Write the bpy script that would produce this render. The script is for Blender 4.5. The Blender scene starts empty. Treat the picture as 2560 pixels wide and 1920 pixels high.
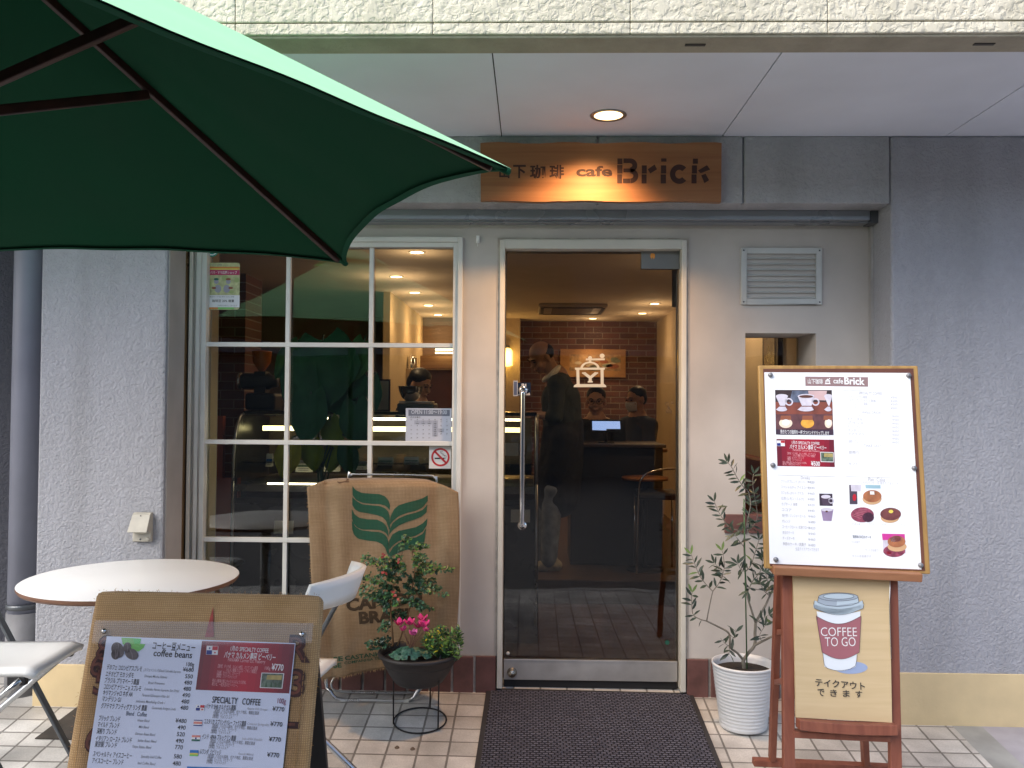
import bpy, bmesh, math, random
from math import sin, cos, pi, radians, sqrt, atan2
from mathutils import Vector, Matrix
S = bpy.context.scene
COL = S.collection
random.seed(7)

# ------------------------------------------------------------------ camera
CAM = Vector((0.0, -4.25, 1.38))
YAW, PITCH, ROLL = radians(1.335), radians(1.335), radians(0.4)
F = 2145.0
cd = bpy.data.cameras.new("camera"); cam = bpy.data.objects.new("camera", cd); COL.objects.link(cam)
cd.sensor_width = 36.0; cd.lens = 36.0 * F / 2560.0; cd.clip_start = 0.05; cd.clip_end = 500
RC = (Matrix.Rotation(YAW, 3, 'Z') @ Matrix.Rotation(radians(90) + PITCH, 3, 'X') @ Matrix.Rotation(ROLL, 3, 'Z'))
cam.matrix_world = Matrix.Translation(CAM) @ RC.to_4x4()
S.camera = cam

# ------------------------------------------------------------------ sky, sun, exposure
W = bpy.data.worlds.new("World"); S.world = W; W.use_nodes = True
wn = W.node_tree.nodes; wl = W.node_tree.links
bg = wn["Background"]; sky = wn.new("ShaderNodeTexSky"); sky.sky_type = 'NISHITA'
SUN_EL, SUN_AZ = radians(41), radians(230)     # azimuth clockwise from +Y
sky.sun_disc = False; sky.sun_elevation = SUN_EL; sky.sun_rotation = SUN_AZ
sky.air_density = 1.0; sky.dust_density = 2.0; sky.ozone_density = 1.0
wl.new(sky.outputs[0], bg.inputs[0]); bg.inputs[1].default_value = 0.15
sl = bpy.data.lights.new("sun", 'SUN'); sl.energy = 1.5; sl.angle = radians(45); sl.color = (1.0, 0.96, 0.9)
so = bpy.data.objects.new("sun", sl); COL.objects.link(so)
sdir = Vector((sin(SUN_AZ) * cos(SUN_EL), cos(SUN_AZ) * cos(SUN_EL), sin(SUN_EL)))
so.rotation_euler = sdir.to_track_quat('Z', 'Y').to_euler(); so.location = sdir * 30
S.view_settings.view_transform = 'Standard'; S.view_settings.look = 'None'
S.view_settings.exposure = 1.1; S.view_settings.gamma = 1.0
S.render.engine = 'CYCLES'
S.cycles.use_denoising = True
S.cycles.max_bounces = 10; S.cycles.transparent_max_bounces = 16
S.cycles.caustics_reflective = False; S.cycles.caustics_refractive = False
S.cycles.sample_clamp_indirect = 4.0

# ------------------------------------------------------------------ pixel of the 2560 x 1920 photo -> point of the place
def ray(u, v):
    return RC @ Vector((u - 1280.0, 960.0 - v, -F)).normalized()
def P(u, v, y):
    d = ray(u, v); t = (y - CAM.y) / d.y
    return CAM + d * t
def PD(u, v, D):
    return P(u, v, D + CAM.y)
def onplane(u, v, o, n):
    d = ray(u, v); t = (o - CAM).dot(n) / d.dot(n)
    return CAM + d * t
def px(u, v): return (u * 2560 / 2212.0, v * 2560 / 2212.0)
def fr(u0, v0, u1, v1, y):
    um, vm = (u0 + u1) / 2, (v0 + v1) / 2
    return P(u0, vm, y).x, P(u1, vm, y).x, P(um, v1, y).z, P(um, v0, y).z
def gz(x, y):
    """height of the paved ground"""
    y2 = max(y, -0.85)
    z = -0.036 + 0.119 * min(y2, 0.1) - 0.006 * max(-3, min(3, x))
    if y < -0.85: z += 0.02 * (y + 0.85)
    return z

# ------------------------------------------------------------------ materials
def lin(c):
    c = c / 255.0
    return c / 12.92 if c <= 0.04045 else ((c + 0.055) / 1.055) ** 2.4
def rgb(r, g, b): return (lin(r), lin(g), lin(b), 1.0)
MATS = {}
def mat(name, color, rough=0.6, metal=0.0, var=0.12, vscale=6.0, bump=0.0, bscale=80.0, bdist=0.003, spec=0.5, sheen=0.0, trans=0.0, detail=4.0, emit=None, estr=0.0, coat=0.0):
    if name in MATS: return MATS[name]
    m = bpy.data.materials.new(name); m.use_nodes = True
    nt = m.node_tree; N = nt.nodes; L = nt.links
    b = N["Principled BSDF"]
    b.inputs["Roughness"].default_value = rough; b.inputs["Metallic"].default_value = metal
    b.inputs["Specular IOR Level"].default_value = spec
    if sheen: b.inputs["Sheen Weight"].default_value = sheen
    if coat: b.inputs["Coat Weight"].default_value = coat
    tc = N.new("ShaderNodeTexCoord")
    if var > 0:
        nz = N.new("ShaderNodeTexNoise"); nz.inputs["Scale"].default_value = vscale; nz.inputs["Detail"].default_value = detail
        L.new(tc.outputs["Object"], nz.inputs["Vector"])
        mx = N.new("ShaderNodeMix"); mx.data_type = 'RGBA'
        c = color
        mx.inputs[6].default_value = (c[0] * (1 - var), c[1] * (1 - var), c[2] * (1 - var), 1)
        mx.inputs[7].default_value = (min(1, c[0] * (1 + var)), min(1, c[1] * (1 + var)), min(1, c[2] * (1 + var)), 1)
        mr = N.new("ShaderNodeMapRange"); mr.inputs[1].default_value = 0.3; mr.inputs[2].default_value = 0.7
        L.new(nz.outputs["Fac"], mr.inputs[0]); L.new(mr.outputs[0], mx.inputs[0]); L.new(mx.outputs[2], b.inputs["Base Color"])
        mr2 = N.new("ShaderNodeMapRange"); mr2.inputs[1].default_value = 0.3; mr2.inputs[2].default_value = 0.7
        mr2.inputs[3].default_value = max(0.02, rough - 0.08); mr2.inputs[4].default_value = min(1, rough + 0.08)
        L.new(nz.outputs["Fac"], mr2.inputs[0]); L.new(mr2.outputs[0], b.inputs["Roughness"])
    else:
        b.inputs["Base Color"].default_value = color
    if bump > 0:
        n2 = N.new("ShaderNodeTexNoise"); n2.inputs["Scale"].default_value = bscale; n2.inputs["Detail"].default_value = 5.0
        L.new(tc.outputs["Object"], n2.inputs["Vector"])
        bp = N.new("ShaderNodeBump"); bp.inputs["Strength"].default_value = bump; bp.inputs["Distance"].default_value = bdist
        L.new(n2.outputs["Fac"], bp.inputs["Height"]); L.new(bp.outputs[0], b.inputs["Normal"])
    if trans: b.inputs["Transmission Weight"].default_value = trans
    if emit is not None:
        b.inputs["Emission Color"].default_value = emit; b.inputs["Emission Strength"].default_value = estr
    MATS[name] = m
    return m

def stucco(name, color, scale, dist, strength, flat, dirt=0.15):
    """sprayed plaster: lumps with flattened tops, plus broad soiling"""
    m = mat(name, color, rough=0.85, var=0.05, vscale=30)
    nt = m.node_tree; N = nt.nodes; L = nt.links; b = N["Principled BSDF"]
    tc = [n for n in N if n.type == 'TEX_COORD'][0]
    n1 = N.new("ShaderNodeTexNoise"); n1.inputs["Scale"].default_value = scale; n1.inputs["Detail"].default_value = 3; n1.inputs["Distortion"].default_value = 0.6
    vo = N.new("ShaderNodeTexVoronoi"); vo.feature = 'SMOOTH_F1'; vo.inputs["Scale"].default_value = scale * 1.3
    L.new(tc.outputs["Object"], n1.inputs["Vector"])
    wv = N.new("ShaderNodeVectorMath"); wv.operation = 'MULTIPLY_ADD'
    L.new(n1.outputs["Color"], wv.inputs[0]); wv.inputs[1].default_value = (0.02, 0.02, 0.02); L.new(tc.outputs["Object"], wv.inputs[2])
    L.new(wv.outputs[0], vo.inputs["Vector"])
    rp = N.new("ShaderNodeMapRange"); rp.interpolation_type = 'SMOOTHSTEP'
    rp.inputs[1].default_value = flat[0]; rp.inputs[2].default_value = flat[1]
    ad = N.new("ShaderNodeMath"); ad.operation = 'MULTIPLY_ADD'; ad.inputs[1].default_value = 0.35
    L.new(vo.outputs["Distance"], ad.inputs[0]); L.new(n1.outputs["Fac"], ad.inputs[2])
    L.new(ad.outputs[0], rp.inputs[0])
    n3 = N.new("ShaderNodeTexNoise"); n3.inputs["Scale"].default_value = scale * 4; n3.inputs["Detail"].default_value = 4
    L.new(tc.outputs["Object"], n3.inputs["Vector"])
    a2 = N.new("ShaderNodeMath"); a2.operation = 'MULTIPLY_ADD'; a2.inputs[1].default_value = 0.25
    L.new(n3.outputs["Fac"], a2.inputs[0]); L.new(rp.outputs[0], a2.inputs[2])
    bp = N.new("ShaderNodeBump"); bp.inputs["Strength"].default_value = strength; bp.inputs["Distance"].default_value = dist
    L.new(a2.outputs[0], bp.inputs["Height"]); L.new(bp.outputs[0], b.inputs["Normal"])
    # broad stains
    n4 = N.new("ShaderNodeTexNoise"); n4.inputs["Scale"].default_value = 1.7; n4.inputs["Detail"].default_value = 6
    mp = N.new("ShaderNodeMapping"); mp.inputs["Scale"].default_value = (3.2, 3.2, 0.45)
    L.new(tc.outputs["Object"], mp.inputs[0]); L.new(mp.outputs[0], n4.inputs["Vector"])
    old = b.inputs["Base Color"].links[0].from_socket
    mx = N.new("ShaderNodeMix"); mx.data_type = 'RGBA'; mx.blend_type = 'MULTIPLY'
    r4 = N.new("ShaderNodeMapRange"); r4.inputs[1].default_value = 0.42; r4.inputs[2].default_value = 0.72; r4.inputs[4].default_value = 1.0
    L.new(n4.outputs["Fac"], r4.inputs[0]); L.new(r4.outputs[0], mx.inputs[0])
    L.new(old, mx.inputs[6]); mx.inputs[7].default_value = (1 - dirt, 1 - dirt, 1 - dirt * 1.1, 1)
    L.new(mx.outputs[2], b.inputs["Base Color"])
    return m

def wood(name, c1, c2, rough=0.5, scale=(1.5, 30, 30), spec=0.4, coat=0.0):
    if name in MATS: return MATS[name]
    m = mat(name, c1, rough=rough, var=0, spec=spec, coat=coat)
    nt = m.node_tree; N = nt.nodes; L = nt.links; b = N["Principled BSDF"]
    tc = [n for n in N if n.type == 'TEX_COORD'][0]
    mp = N.new("ShaderNodeMapping"); mp.inputs["Scale"].default_value = scale
    nz = N.new("ShaderNodeTexNoise"); nz.inputs["Scale"].default_value = 1.0; nz.inputs["Detail"].default_value = 6; nz.inputs["Distortion"].default_value = 1.0
    L.new(tc.outputs["Object"], mp.inputs[0]); L.new(mp.outputs[0], nz.inputs["Vector"])
    mr = N.new("ShaderNodeMapRange"); mr.inputs[1].default_value = 0.32; mr.inputs[2].default_value = 0.68
    mx = N.new("ShaderNodeMix"); mx.data_type = 'RGBA'; mx.inputs[6].default_value = c1; mx.inputs[7].default_value = c2
    L.new(nz.outputs["Fac"], mr.inputs[0]); L.new(mr.outputs[0], mx.inputs[0]); L.new(mx.outputs[2], b.inputs["Base Color"])
    bp = N.new("ShaderNodeBump"); bp.inputs["Strength"].default_value = 0.25; bp.inputs["Distance"].default_value = 0.002
    L.new(nz.outputs["Fac"], bp.inputs["Height"]); L.new(bp.outputs[0], b.inputs["Normal"])
    return m

def glassmat(name, tint=(0.93, 0.95, 0.94, 1), ior=1.5, rough=0.0, mul=1.0):
    if name in MATS: return MATS[name]
    m = bpy.data.materials.new(name); m.use_nodes = True
    nt = m.node_tree; N = nt.nodes; L = nt.links; N.remove(N["Principled BSDF"])
    t = N.new("ShaderNodeBsdfTransparent"); t.inputs[0].default_value = tint
    g = N.new("ShaderNodeBsdfGlossy"); g.inputs["Roughness"].default_value = rough
    f = N.new("ShaderNodeFresnel"); f.inputs[0].default_value = ior
    mu = N.new("ShaderNodeMath"); mu.operation = 'MULTIPLY'; mu.inputs[1].default_value = mul
    tc = N.new("ShaderNodeTexCoord"); nz = N.new("ShaderNodeTexNoise"); nz.inputs["Scale"].default_value = 2.6; nz.inputs["Detail"].default_value = 1.0
    bp = N.new("ShaderNodeBump"); bp.inputs["Strength"].default_value = 0.35; bp.inputs["Distance"].default_value = 0.004
    L.new(tc.outputs["Object"], nz.inputs["Vector"]); L.new(nz.outputs["Fac"], bp.inputs["Height"]); L.new(bp.outputs[0], g.inputs["Normal"])
    mx = N.new("ShaderNodeMixShader")
    L.new(f.outputs[0], mu.inputs[0]); L.new(mu.outputs[0], mx.inputs[0]); L.new(t.outputs[0], mx.inputs[1]); L.new(g.outputs[0], mx.inputs[2])
    L.new(mx.outputs[0], N["Material Output"].inputs[0])
    MATS[name] = m
    return m

def emis(name, color, strength):
    return mat(name, (0.8, 0.8, 0.8, 1), var=0, emit=color, estr=strength)

def weave(name, c1, c2, scale=420.0, patch=None):
    """burlap: two crossed wave sets"""
    if name in MATS: return MATS[name]
    m = mat(name, c1, rough=0.95, var=0, spec=0.1, sheen=0.15)
    nt = m.node_tree; N = nt.nodes; L = nt.links; b = N["Principled BSDF"]
    tc = [n for n in N if n.type == 'TEX_COORD'][0]
    hs = []
    for ax in ('X', 'Z'):
        w = N.new("ShaderNodeTexWave"); w.wave_type = 'BANDS'; w.bands_direction = ax
        w.inputs["Scale"].default_value = scale / 6.28; w.inputs["Distortion"].default_value = 1.2; w.inputs["Detail"].default_value = 2; w.inputs["Detail Scale"].default_value = 0.5
        L.new(tc.outputs["Object"], w.inputs["Vector"]); hs.append(w)
    ml = N.new("ShaderNodeMath"); ml.operation = 'MULTIPLY'
    L.new(hs[0].outputs["Fac"], ml.inputs[0]); L.new(hs[1].outputs["Fac"], ml.inputs[1])
    nz = N.new("ShaderNodeTexNoise"); nz.inputs["Scale"].default_value = 9; nz.inputs["Detail"].default_value = 6
    L.new(tc.outputs["Object"], nz.inputs["Vector"])
    sts = []
    for scv in ((18, 18, 340), (340, 340, 18)):
        st = N.new("ShaderNodeTexNoise"); st.inputs["Scale"].default_value = 1; st.inputs["Detail"].default_value = 3
        mp = N.new("ShaderNodeMapping"); mp.inputs["Scale"].default_value = scv; L.new(tc.outputs["Object"], mp.inputs[0]); L.new(mp.outputs[0], st.inputs["Vector"]); sts.append(st)
    sa = N.new("ShaderNodeMath"); sa.operation = 'ADD'; L.new(sts[0].outputs["Fac"], sa.inputs[0]); L.new(sts[1].outputs["Fac"], sa.inputs[1])
    st = N.new("ShaderNodeMath"); st.operation = 'MULTIPLY'; st.inputs[1].default_value = 0.5; L.new(sa.outputs[0], st.inputs[0])
    av = N.new("ShaderNodeMath"); av.operation = 'ADD'; L.new(nz.outputs["Fac"], av.inputs[0]); L.new(st.outputs[0], av.inputs[1])
    mr = N.new("ShaderNodeMapRange"); mr.inputs[1].default_value = 0.75; mr.inputs[2].default_value = 1.25
    L.new(av.outputs[0], mr.inputs[0])
    mx = N.new("ShaderNodeMix"); mx.data_type = 'RGBA'; mx.inputs[6].default_value = c2; mx.inputs[7].default_value = c1
    L.new(mr.outputs[0], mx.inputs[0])
    m2 = N.new("ShaderNodeMix"); m2.data_type = 'RGBA'; m2.blend_type = 'MULTIPLY'; m2.inputs[0].default_value = 0.55
    r2 = N.new("ShaderNodeMapRange"); r2.inputs[1].default_value = 0.0; r2.inputs[2].default_value = 0.6; r2.inputs[3].default_value = 0.45; r2.inputs[4].default_value = 1.1
    L.new(ml.outputs[0], r2.inputs[0]); L.new(mx.outputs[2], m2.inputs[6]); L.new(r2.outputs[0], m2.inputs[7]); L.new(m2.outputs[2], b.inputs["Base Color"])
    bp = N.new("ShaderNodeBump"); bp.inputs["Strength"].default_value = 0.5; bp.inputs["Distance"].default_value = 0.0015
    L.new(ml.outputs[0], bp.inputs["Height"]); L.new(bp.outputs[0], b.inputs["Normal"])
    return m

# ------------------------------------------------------------------ object helpers
def thing(name, label, cat, loc=(0, 0, 0), group=None, kind=None):
    o = bpy.data.objects.new(name, None); COL.objects.link(o); o.location = loc; o.empty_display_size = 0.05
    o["label"] = label; o["category"] = cat
    if group: o["group"] = group
    if kind: o["kind"] = kind
    return o
def origin(parent):
    v = Vector((0, 0, 0))
    while parent is not None:
        v += parent.location; parent = parent.parent
    return v
class MB:
    """collects faces in world coordinates; build() makes ONE mesh object"""
    def __init__(s): s.v = []; s.f = []; s.m = []; s.sm = []
    def add(s, verts, faces, mi=0, smooth=False):
        n = len(s.v); s.v += [Vector(p) for p in verts]
        for f in faces: s.f.append([n + i for i in f]); s.m.append(mi); s.sm.append(smooth)
    def box(s, x0, x1, y0, y1, z0, z1, mi=0):
        if x0 > x1: x0, x1 = x1, x0
        if y0 > y1: y0, y1 = y1, y0
        if z0 > z1: z0, z1 = z1, z0
        s.add([(x0,y0,z0),(x1,y0,z0),(x1,y1,z0),(x0,y1,z0),(x0,y0,z1),(x1,y0,z1),(x1,y1,z1),(x0,y1,z1)],
              [(0,3,2,1),(4,5,6,7),(0,1,5,4),(1,2,6,5),(2,3,7,6),(3,0,4,7)], mi)
    def obox(s, o, ex, ey, ez, a, b, c, mi=0):
        """box in a tilted frame: a, b, c are (lo, hi) along ex, ey, ez"""
        vs = [o + ex * x + ey * y + ez * z for z in c for y in b for x in a]
        s.add(vs, [(0,2,3,1),(4,5,7,6),(0,1,5,4),(1,3,7,5),(3,2,6,7),(2,0,4,6)], mi)
    def bar(s, p, q, w, d, up=(0, 0, 1), mi=0):
        p, q = Vector(p), Vector(q); ez = (q - p); l = ez.length; ez = ez / l
        ex = Vector(up).cross(ez)
        if ex.length < 1e-4: ex = Vector((1, 0, 0)).cross(ez)
        ex.normalize(); ey = ez.cross(ex)
        s.obox(p, ex, ey, ez, (-w / 2, w / 2), (-d / 2, d / 2), (0, l), mi)
    def prism(s, pts, o, ex, ey, n, t, mi=0):
        """polygon pts (a,b) in a frame, extruded by t along n"""
        k = len(pts); lo = [o + ex * a + ey * b for a, b in pts]; hi = [p + n * t for p in lo]
        s.add(lo + hi, [list(range(k))[::-1], list(range(k, 2 * k))] + [(i, (i + 1) % k, k + (i + 1) % k, k + i) for i in range(k)], mi)
    def tube(s, path, r, seg=10, mi=0, caps=True, closed=False):
        path = [Vector(p) for p in path]; n = len(path)
        rs = r if isinstance(r, (list, tuple)) else [r] * n
        rings = []; prev = None
        for i, p in enumerate(path):
            a = path[(i - 1) % n] if (i > 0 or closed) else p
            b = path[(i + 1) % n] if (i < n - 1 or closed) else p
            t = (b - a).normalized()
            if prev is None:
                x = t.orthogonal().normalized()
            else:
                x = (prev - t * prev.dot(t))
                x = x.normalized() if x.length > 1e-6 else t.orthogonal().normalized()
            prev = x; y = t.cross(x)
            rings.append([p + (x * cos(2*pi*k/seg) + y * sin(2*pi*k/seg)) * rs[i] for k in range(seg)])
        vs = [q for rg in rings for q in rg]; fs = []
        m = n if closed else n - 1
        for i in range(m):
            j = (i + 1) % n
            for k in range(seg):
                k2 = (k + 1) % seg
                fs.append((i*seg+k, i*seg+k2, j*seg+k2, j*seg+k))
        if caps and not closed:
            fs.append(list(range(seg))[::-1]); fs.append(list(range((n-1)*seg, n*seg)))
        s.add(vs, fs, mi, True)
    def lathe(s, prof, c, seg=40, mi=0, axis=(0, 0, 1), sx=1.0, sy=1.0):
        """prof: list of (r, h) along axis"""
        c = Vector(c); az = Vector(axis).normalized()
        ax = Vector((1, 0, 0)) if abs(az.x) < 0.9 else Vector((0, 1, 0))
        ax = (ax - az * ax.dot(az)).normalized(); ay = az.cross(ax)
        vs = []; fs = []; n = len(prof)
        for r, h in prof:
            r = max(r, 1e-5)
            for k in range(seg):
                vs.append(c + az * h + ax * (r * sx * cos(2*pi*k/seg)) + ay * (r * sy * sin(2*pi*k/seg)))
        for i in range(n - 1):
            for k in range(seg):
                k2 = (k + 1) % seg
                fs.append((i*seg+k, i*seg+k2, (i+1)*seg+k2, (i+1)*seg+k))
        s.add(vs, fs, mi, True)
    def sphere(s, c, r, seg=12, mi=0, sc=(1, 1, 1)):
        c = Vector(c); n = max(6, seg // 2)
        s.lathe([(sin(pi*i/n) * r, -cos(pi*i/n) * r * sc[2]) for i in range(n + 1)], c, seg, mi, sx=sc[0], sy=sc[1])
    def build(s, name, mats, parent=None, bevel=0.0, solid=0.0, smooth_angle=None, weld=True):
        me = bpy.data.meshes.new(name)
        off = origin(parent)
        me.from_pydata([tuple(v - off) for v in s.v], [], s.f)
        if not isinstance(mats, (list, tuple)): mats = [mats]
        for m in mats: me.materials.append(m)
        me.polygons.foreach_set("material_index", s.m); me.polygons.foreach_set("use_smooth", s.sm)
        if weld:
            bm = bmesh.new(); bm.from_mesh(me)
            bmesh.ops.remove_doubles(bm, verts=bm.verts, dist=1e-5)
            bmesh.ops.recalc_face_normals(bm, faces=bm.faces)
            bm.to_mesh(me); bm.free()
        me.update()
        o = bpy.data.objects.new(name, me); COL.objects.link(o)
        if parent is not None: o.parent = parent
        if bevel:
            b = o.modifiers.new("bevel", 'BEVEL'); b.width = bevel; b.segments = 2; b.limit_method = 'ANGLE'; b.angle_limit = radians(50)
        if solid:
            b = o.modifiers.new("solid", 'SOLIDIFY'); b.thickness = solid; b.offset = 0
        if smooth_angle:
            pass
        return o
def tag(o, label, cat, group=None):
    o["label"] = label; o["category"] = cat
    if group: o["group"] = group
    return o

# ------------------------------------------------------------------ lettering
_TXT = {}
def textmesh(body, bold=0.0, spacing=1.0):
    key = (body, bold, spacing)
    if key in _TXT: return _TXT[key]
    cu = bpy.data.curves.new("t", 'FONT'); cu.body = body; cu.size = 1.0; cu.offset = bold; cu.space_character = spacing; cu.resolution_u = 3
    ob = bpy.data.objects.new("t", cu); COL.objects.link(ob)
    dg = bpy.context.evaluated_depsgraph_get(); dg.update()
    me = bpy.data.meshes.new_from_object(ob.evaluated_get(dg))
    vs = [(v.co.x, v.co.y) for v in me.vertices]; fs = [list(p.vertices) for p in me.polygons]
    bpy.data.objects.remove(ob); bpy.data.curves.remove(cu); bpy.data.meshes.remove(me)
    if vs:
        xs = [a for a, b in vs]; ys = [b for a, b in vs]; bb = (min(xs), max(xs), min(ys), max(ys))
    else: bb = (0, 1, 0, 1)
    _TXT[key] = (vs, fs, bb)
    return _TXT[key]

class Sheet:
    """flat print on a plane: o, ex (to the reader's right), ey (up), n (towards the reader)"""
    def __init__(s, o, ex, ey):
        s.o = Vector(o); s.ex = Vector(ex).normalized(); s.ey = Vector(ey).normalized(); s.n = s.ex.cross(s.ey)
        s.b = MB(); s.mats = []; s.warp = None
    def loc(s, u, v):
        p = onplane(u, v, s.o, s.n) - s.o
        return p.dot(s.ex), p.dot(s.ey)
    def mi(s, m):
        if m not in s.mats: s.mats.append(m)
        return s.mats.index(m)
    def pt(s, a, b, l): return s.o + s.ex * a + s.ey * b + s.n * (l * 0.0004)
    def poly(s, pts, m, l=1):
        s.b.add([s.pt(a, b, l) for a, b in pts], [list(range(len(pts)))], s.mi(m))
    def rect(s, a0, b0, a1, b1, m, l=1):
        if a0 > a1: a0, a1 = a1, a0
        if b0 > b1: b0, b1 = b1, b0
        s.poly([(a0, b0), (a1, b0), (a1, b1), (a0, b1)], m, l)
    def ell(s, a, b, ra, rb, m, l=1, n=24, t0=0, t1=2*pi):
        s.poly([(a + ra * cos(t0 + (t1 - t0) * i / n), b + rb * sin(t0 + (t1 - t0) * i / n)) for i in range(n if t1 - t0 > 6.28 else n + 1)], m, l)
    def ring(s, a, b, r0, r1, m, l=1, n=40, t0=0, t1=2*pi, sy=1.0):
        vs = []; k = n + 1
        for i in range(k):
            t = t0 + (t1 - t0) * i / n
            vs += [s.pt(a + r0 * cos(t), b + r0 * sy * sin(t), l), s.pt(a + r1 * cos(t), b + r1 * sy * sin(t), l)]
        s.b.add(vs, [(2*i, 2*i+1, 2*i+3, 2*i+2) for i in range(n)], s.mi(m))
    def stroke(s, pts, w, m, l=1):
        for (a0, b0), (a1, b1) in zip(pts, pts[1:]):
            d = Vector((a1 - a0, b1 - b0)); q = Vector((-d.y, d.x)).normalized() * (w / 2)
            s.b.add([s.pt(a0 - q.x, b0 - q.y, l), s.pt(a1 - q.x, b1 - q.y, l), s.pt(a1 + q.x, b1 + q.y, l), s.pt(a0 + q.x, b0 + q.y, l)], [(0, 1, 2, 3)], s.mi(m))
    def text(s, body, a, b, h, m, l=2, align='L', bold=0.0, width=None, shear=0.0, rot=0.0, spacing=1.0):
        """cap height about 0.72 of h; width: fit to this"""
        vs, fs, bb = textmesh(body, bold, spacing)
        if not vs: return
        k = h; kx = h
        if width: kx = width / max(1e-6, bb[1] - bb[0])
        x0 = {'L': bb[0], 'C': (bb[0] + bb[1]) / 2, 'R': bb[1]}[align]
        c, sn = cos(rot), sin(rot)
        out = []
        for x, y in vs:
            X = (x - x0) * kx + shear * y * k; Y = y * k
            out.append(s.pt(a + X * c - Y * sn, b + X * sn + Y * c, l))
        s.b.add(out, fs, s.mi(m))
    def build(s, name, parent=None):
        return s.b.build(name, s.mats, parent, weld=False)

# ------------------------------------------------------------------ smooth bodies: balls and limbs fused into one surface
def blob(name, elems, mats, parent, voxel=0.008, smooth=6):
    b = MB()
    for e in elems:
        if e[0] == 'm':
            n0 = len(b.v); b.sphere((0, 0, 0), e[2], 16, 0, e[3])
            for i in range(n0, len(b.v)): b.v[i] = e[1] @ b.v[i]
        elif e[0] == 's': b.sphere(e[1], e[2], 16, 0, e[3] if len(e) > 3 else (1, 1, 1))
        else:
            pts = [Vector(p) for p in e[1]]; rs = e[2]
            for (p, q), (r0, r1) in zip(zip(pts, pts[1:]), zip(rs, rs[1:])):
                b.tube([p, q], [r0, r1], 14)
            for p, r in zip(pts, rs): b.sphere(p, r, 14)
    o = b.build(name, mats, None, weld=False)
    r = o.modifiers.new("r", 'REMESH'); r.mode = 'VOXEL'; r.voxel_size = voxel
    sm = o.modifiers.new("s", 'SMOOTH'); sm.factor = 0.6; sm.iterations = smooth
    dg = bpy.context.evaluated_depsgraph_get(); dg.update()
    me = bpy.data.meshes.new_from_object(o.evaluated_get(dg)); me.name = name
    bpy.data.objects.remove(o)
    off = origin(parent)
    me.transform(Matrix.Translation(-off))
    for p in me.polygons: p.use_smooth = True
    if not me.materials:
        for m in (mats if isinstance(mats, (list, tuple)) else [mats]): me.materials.append(m)
    o = bpy.data.objects.new(name, me); COL.objects.link(o); o.parent = parent
    return o
def spline(pts, n=8):
    """Catmull-Rom through points"""
    pts = [Vector(p) for p in pts]; out = []
    for i in range(len(pts) - 1):
        p0 = pts[max(i - 1, 0)]; p1 = pts[i]; p2 = pts[i + 1]; p3 = pts[min(i + 2, len(pts) - 1)]
        for k in range(n):
            t = k / n
            out.append(0.5 * ((2 * p1) + (p2 - p0) * t + (2 * p0 - 5 * p1 + 4 * p2 - p3) * t * t + (3 * p1 - p0 - 3 * p2 + p3) * t ** 3))
    out.append(pts[-1]); return out
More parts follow.
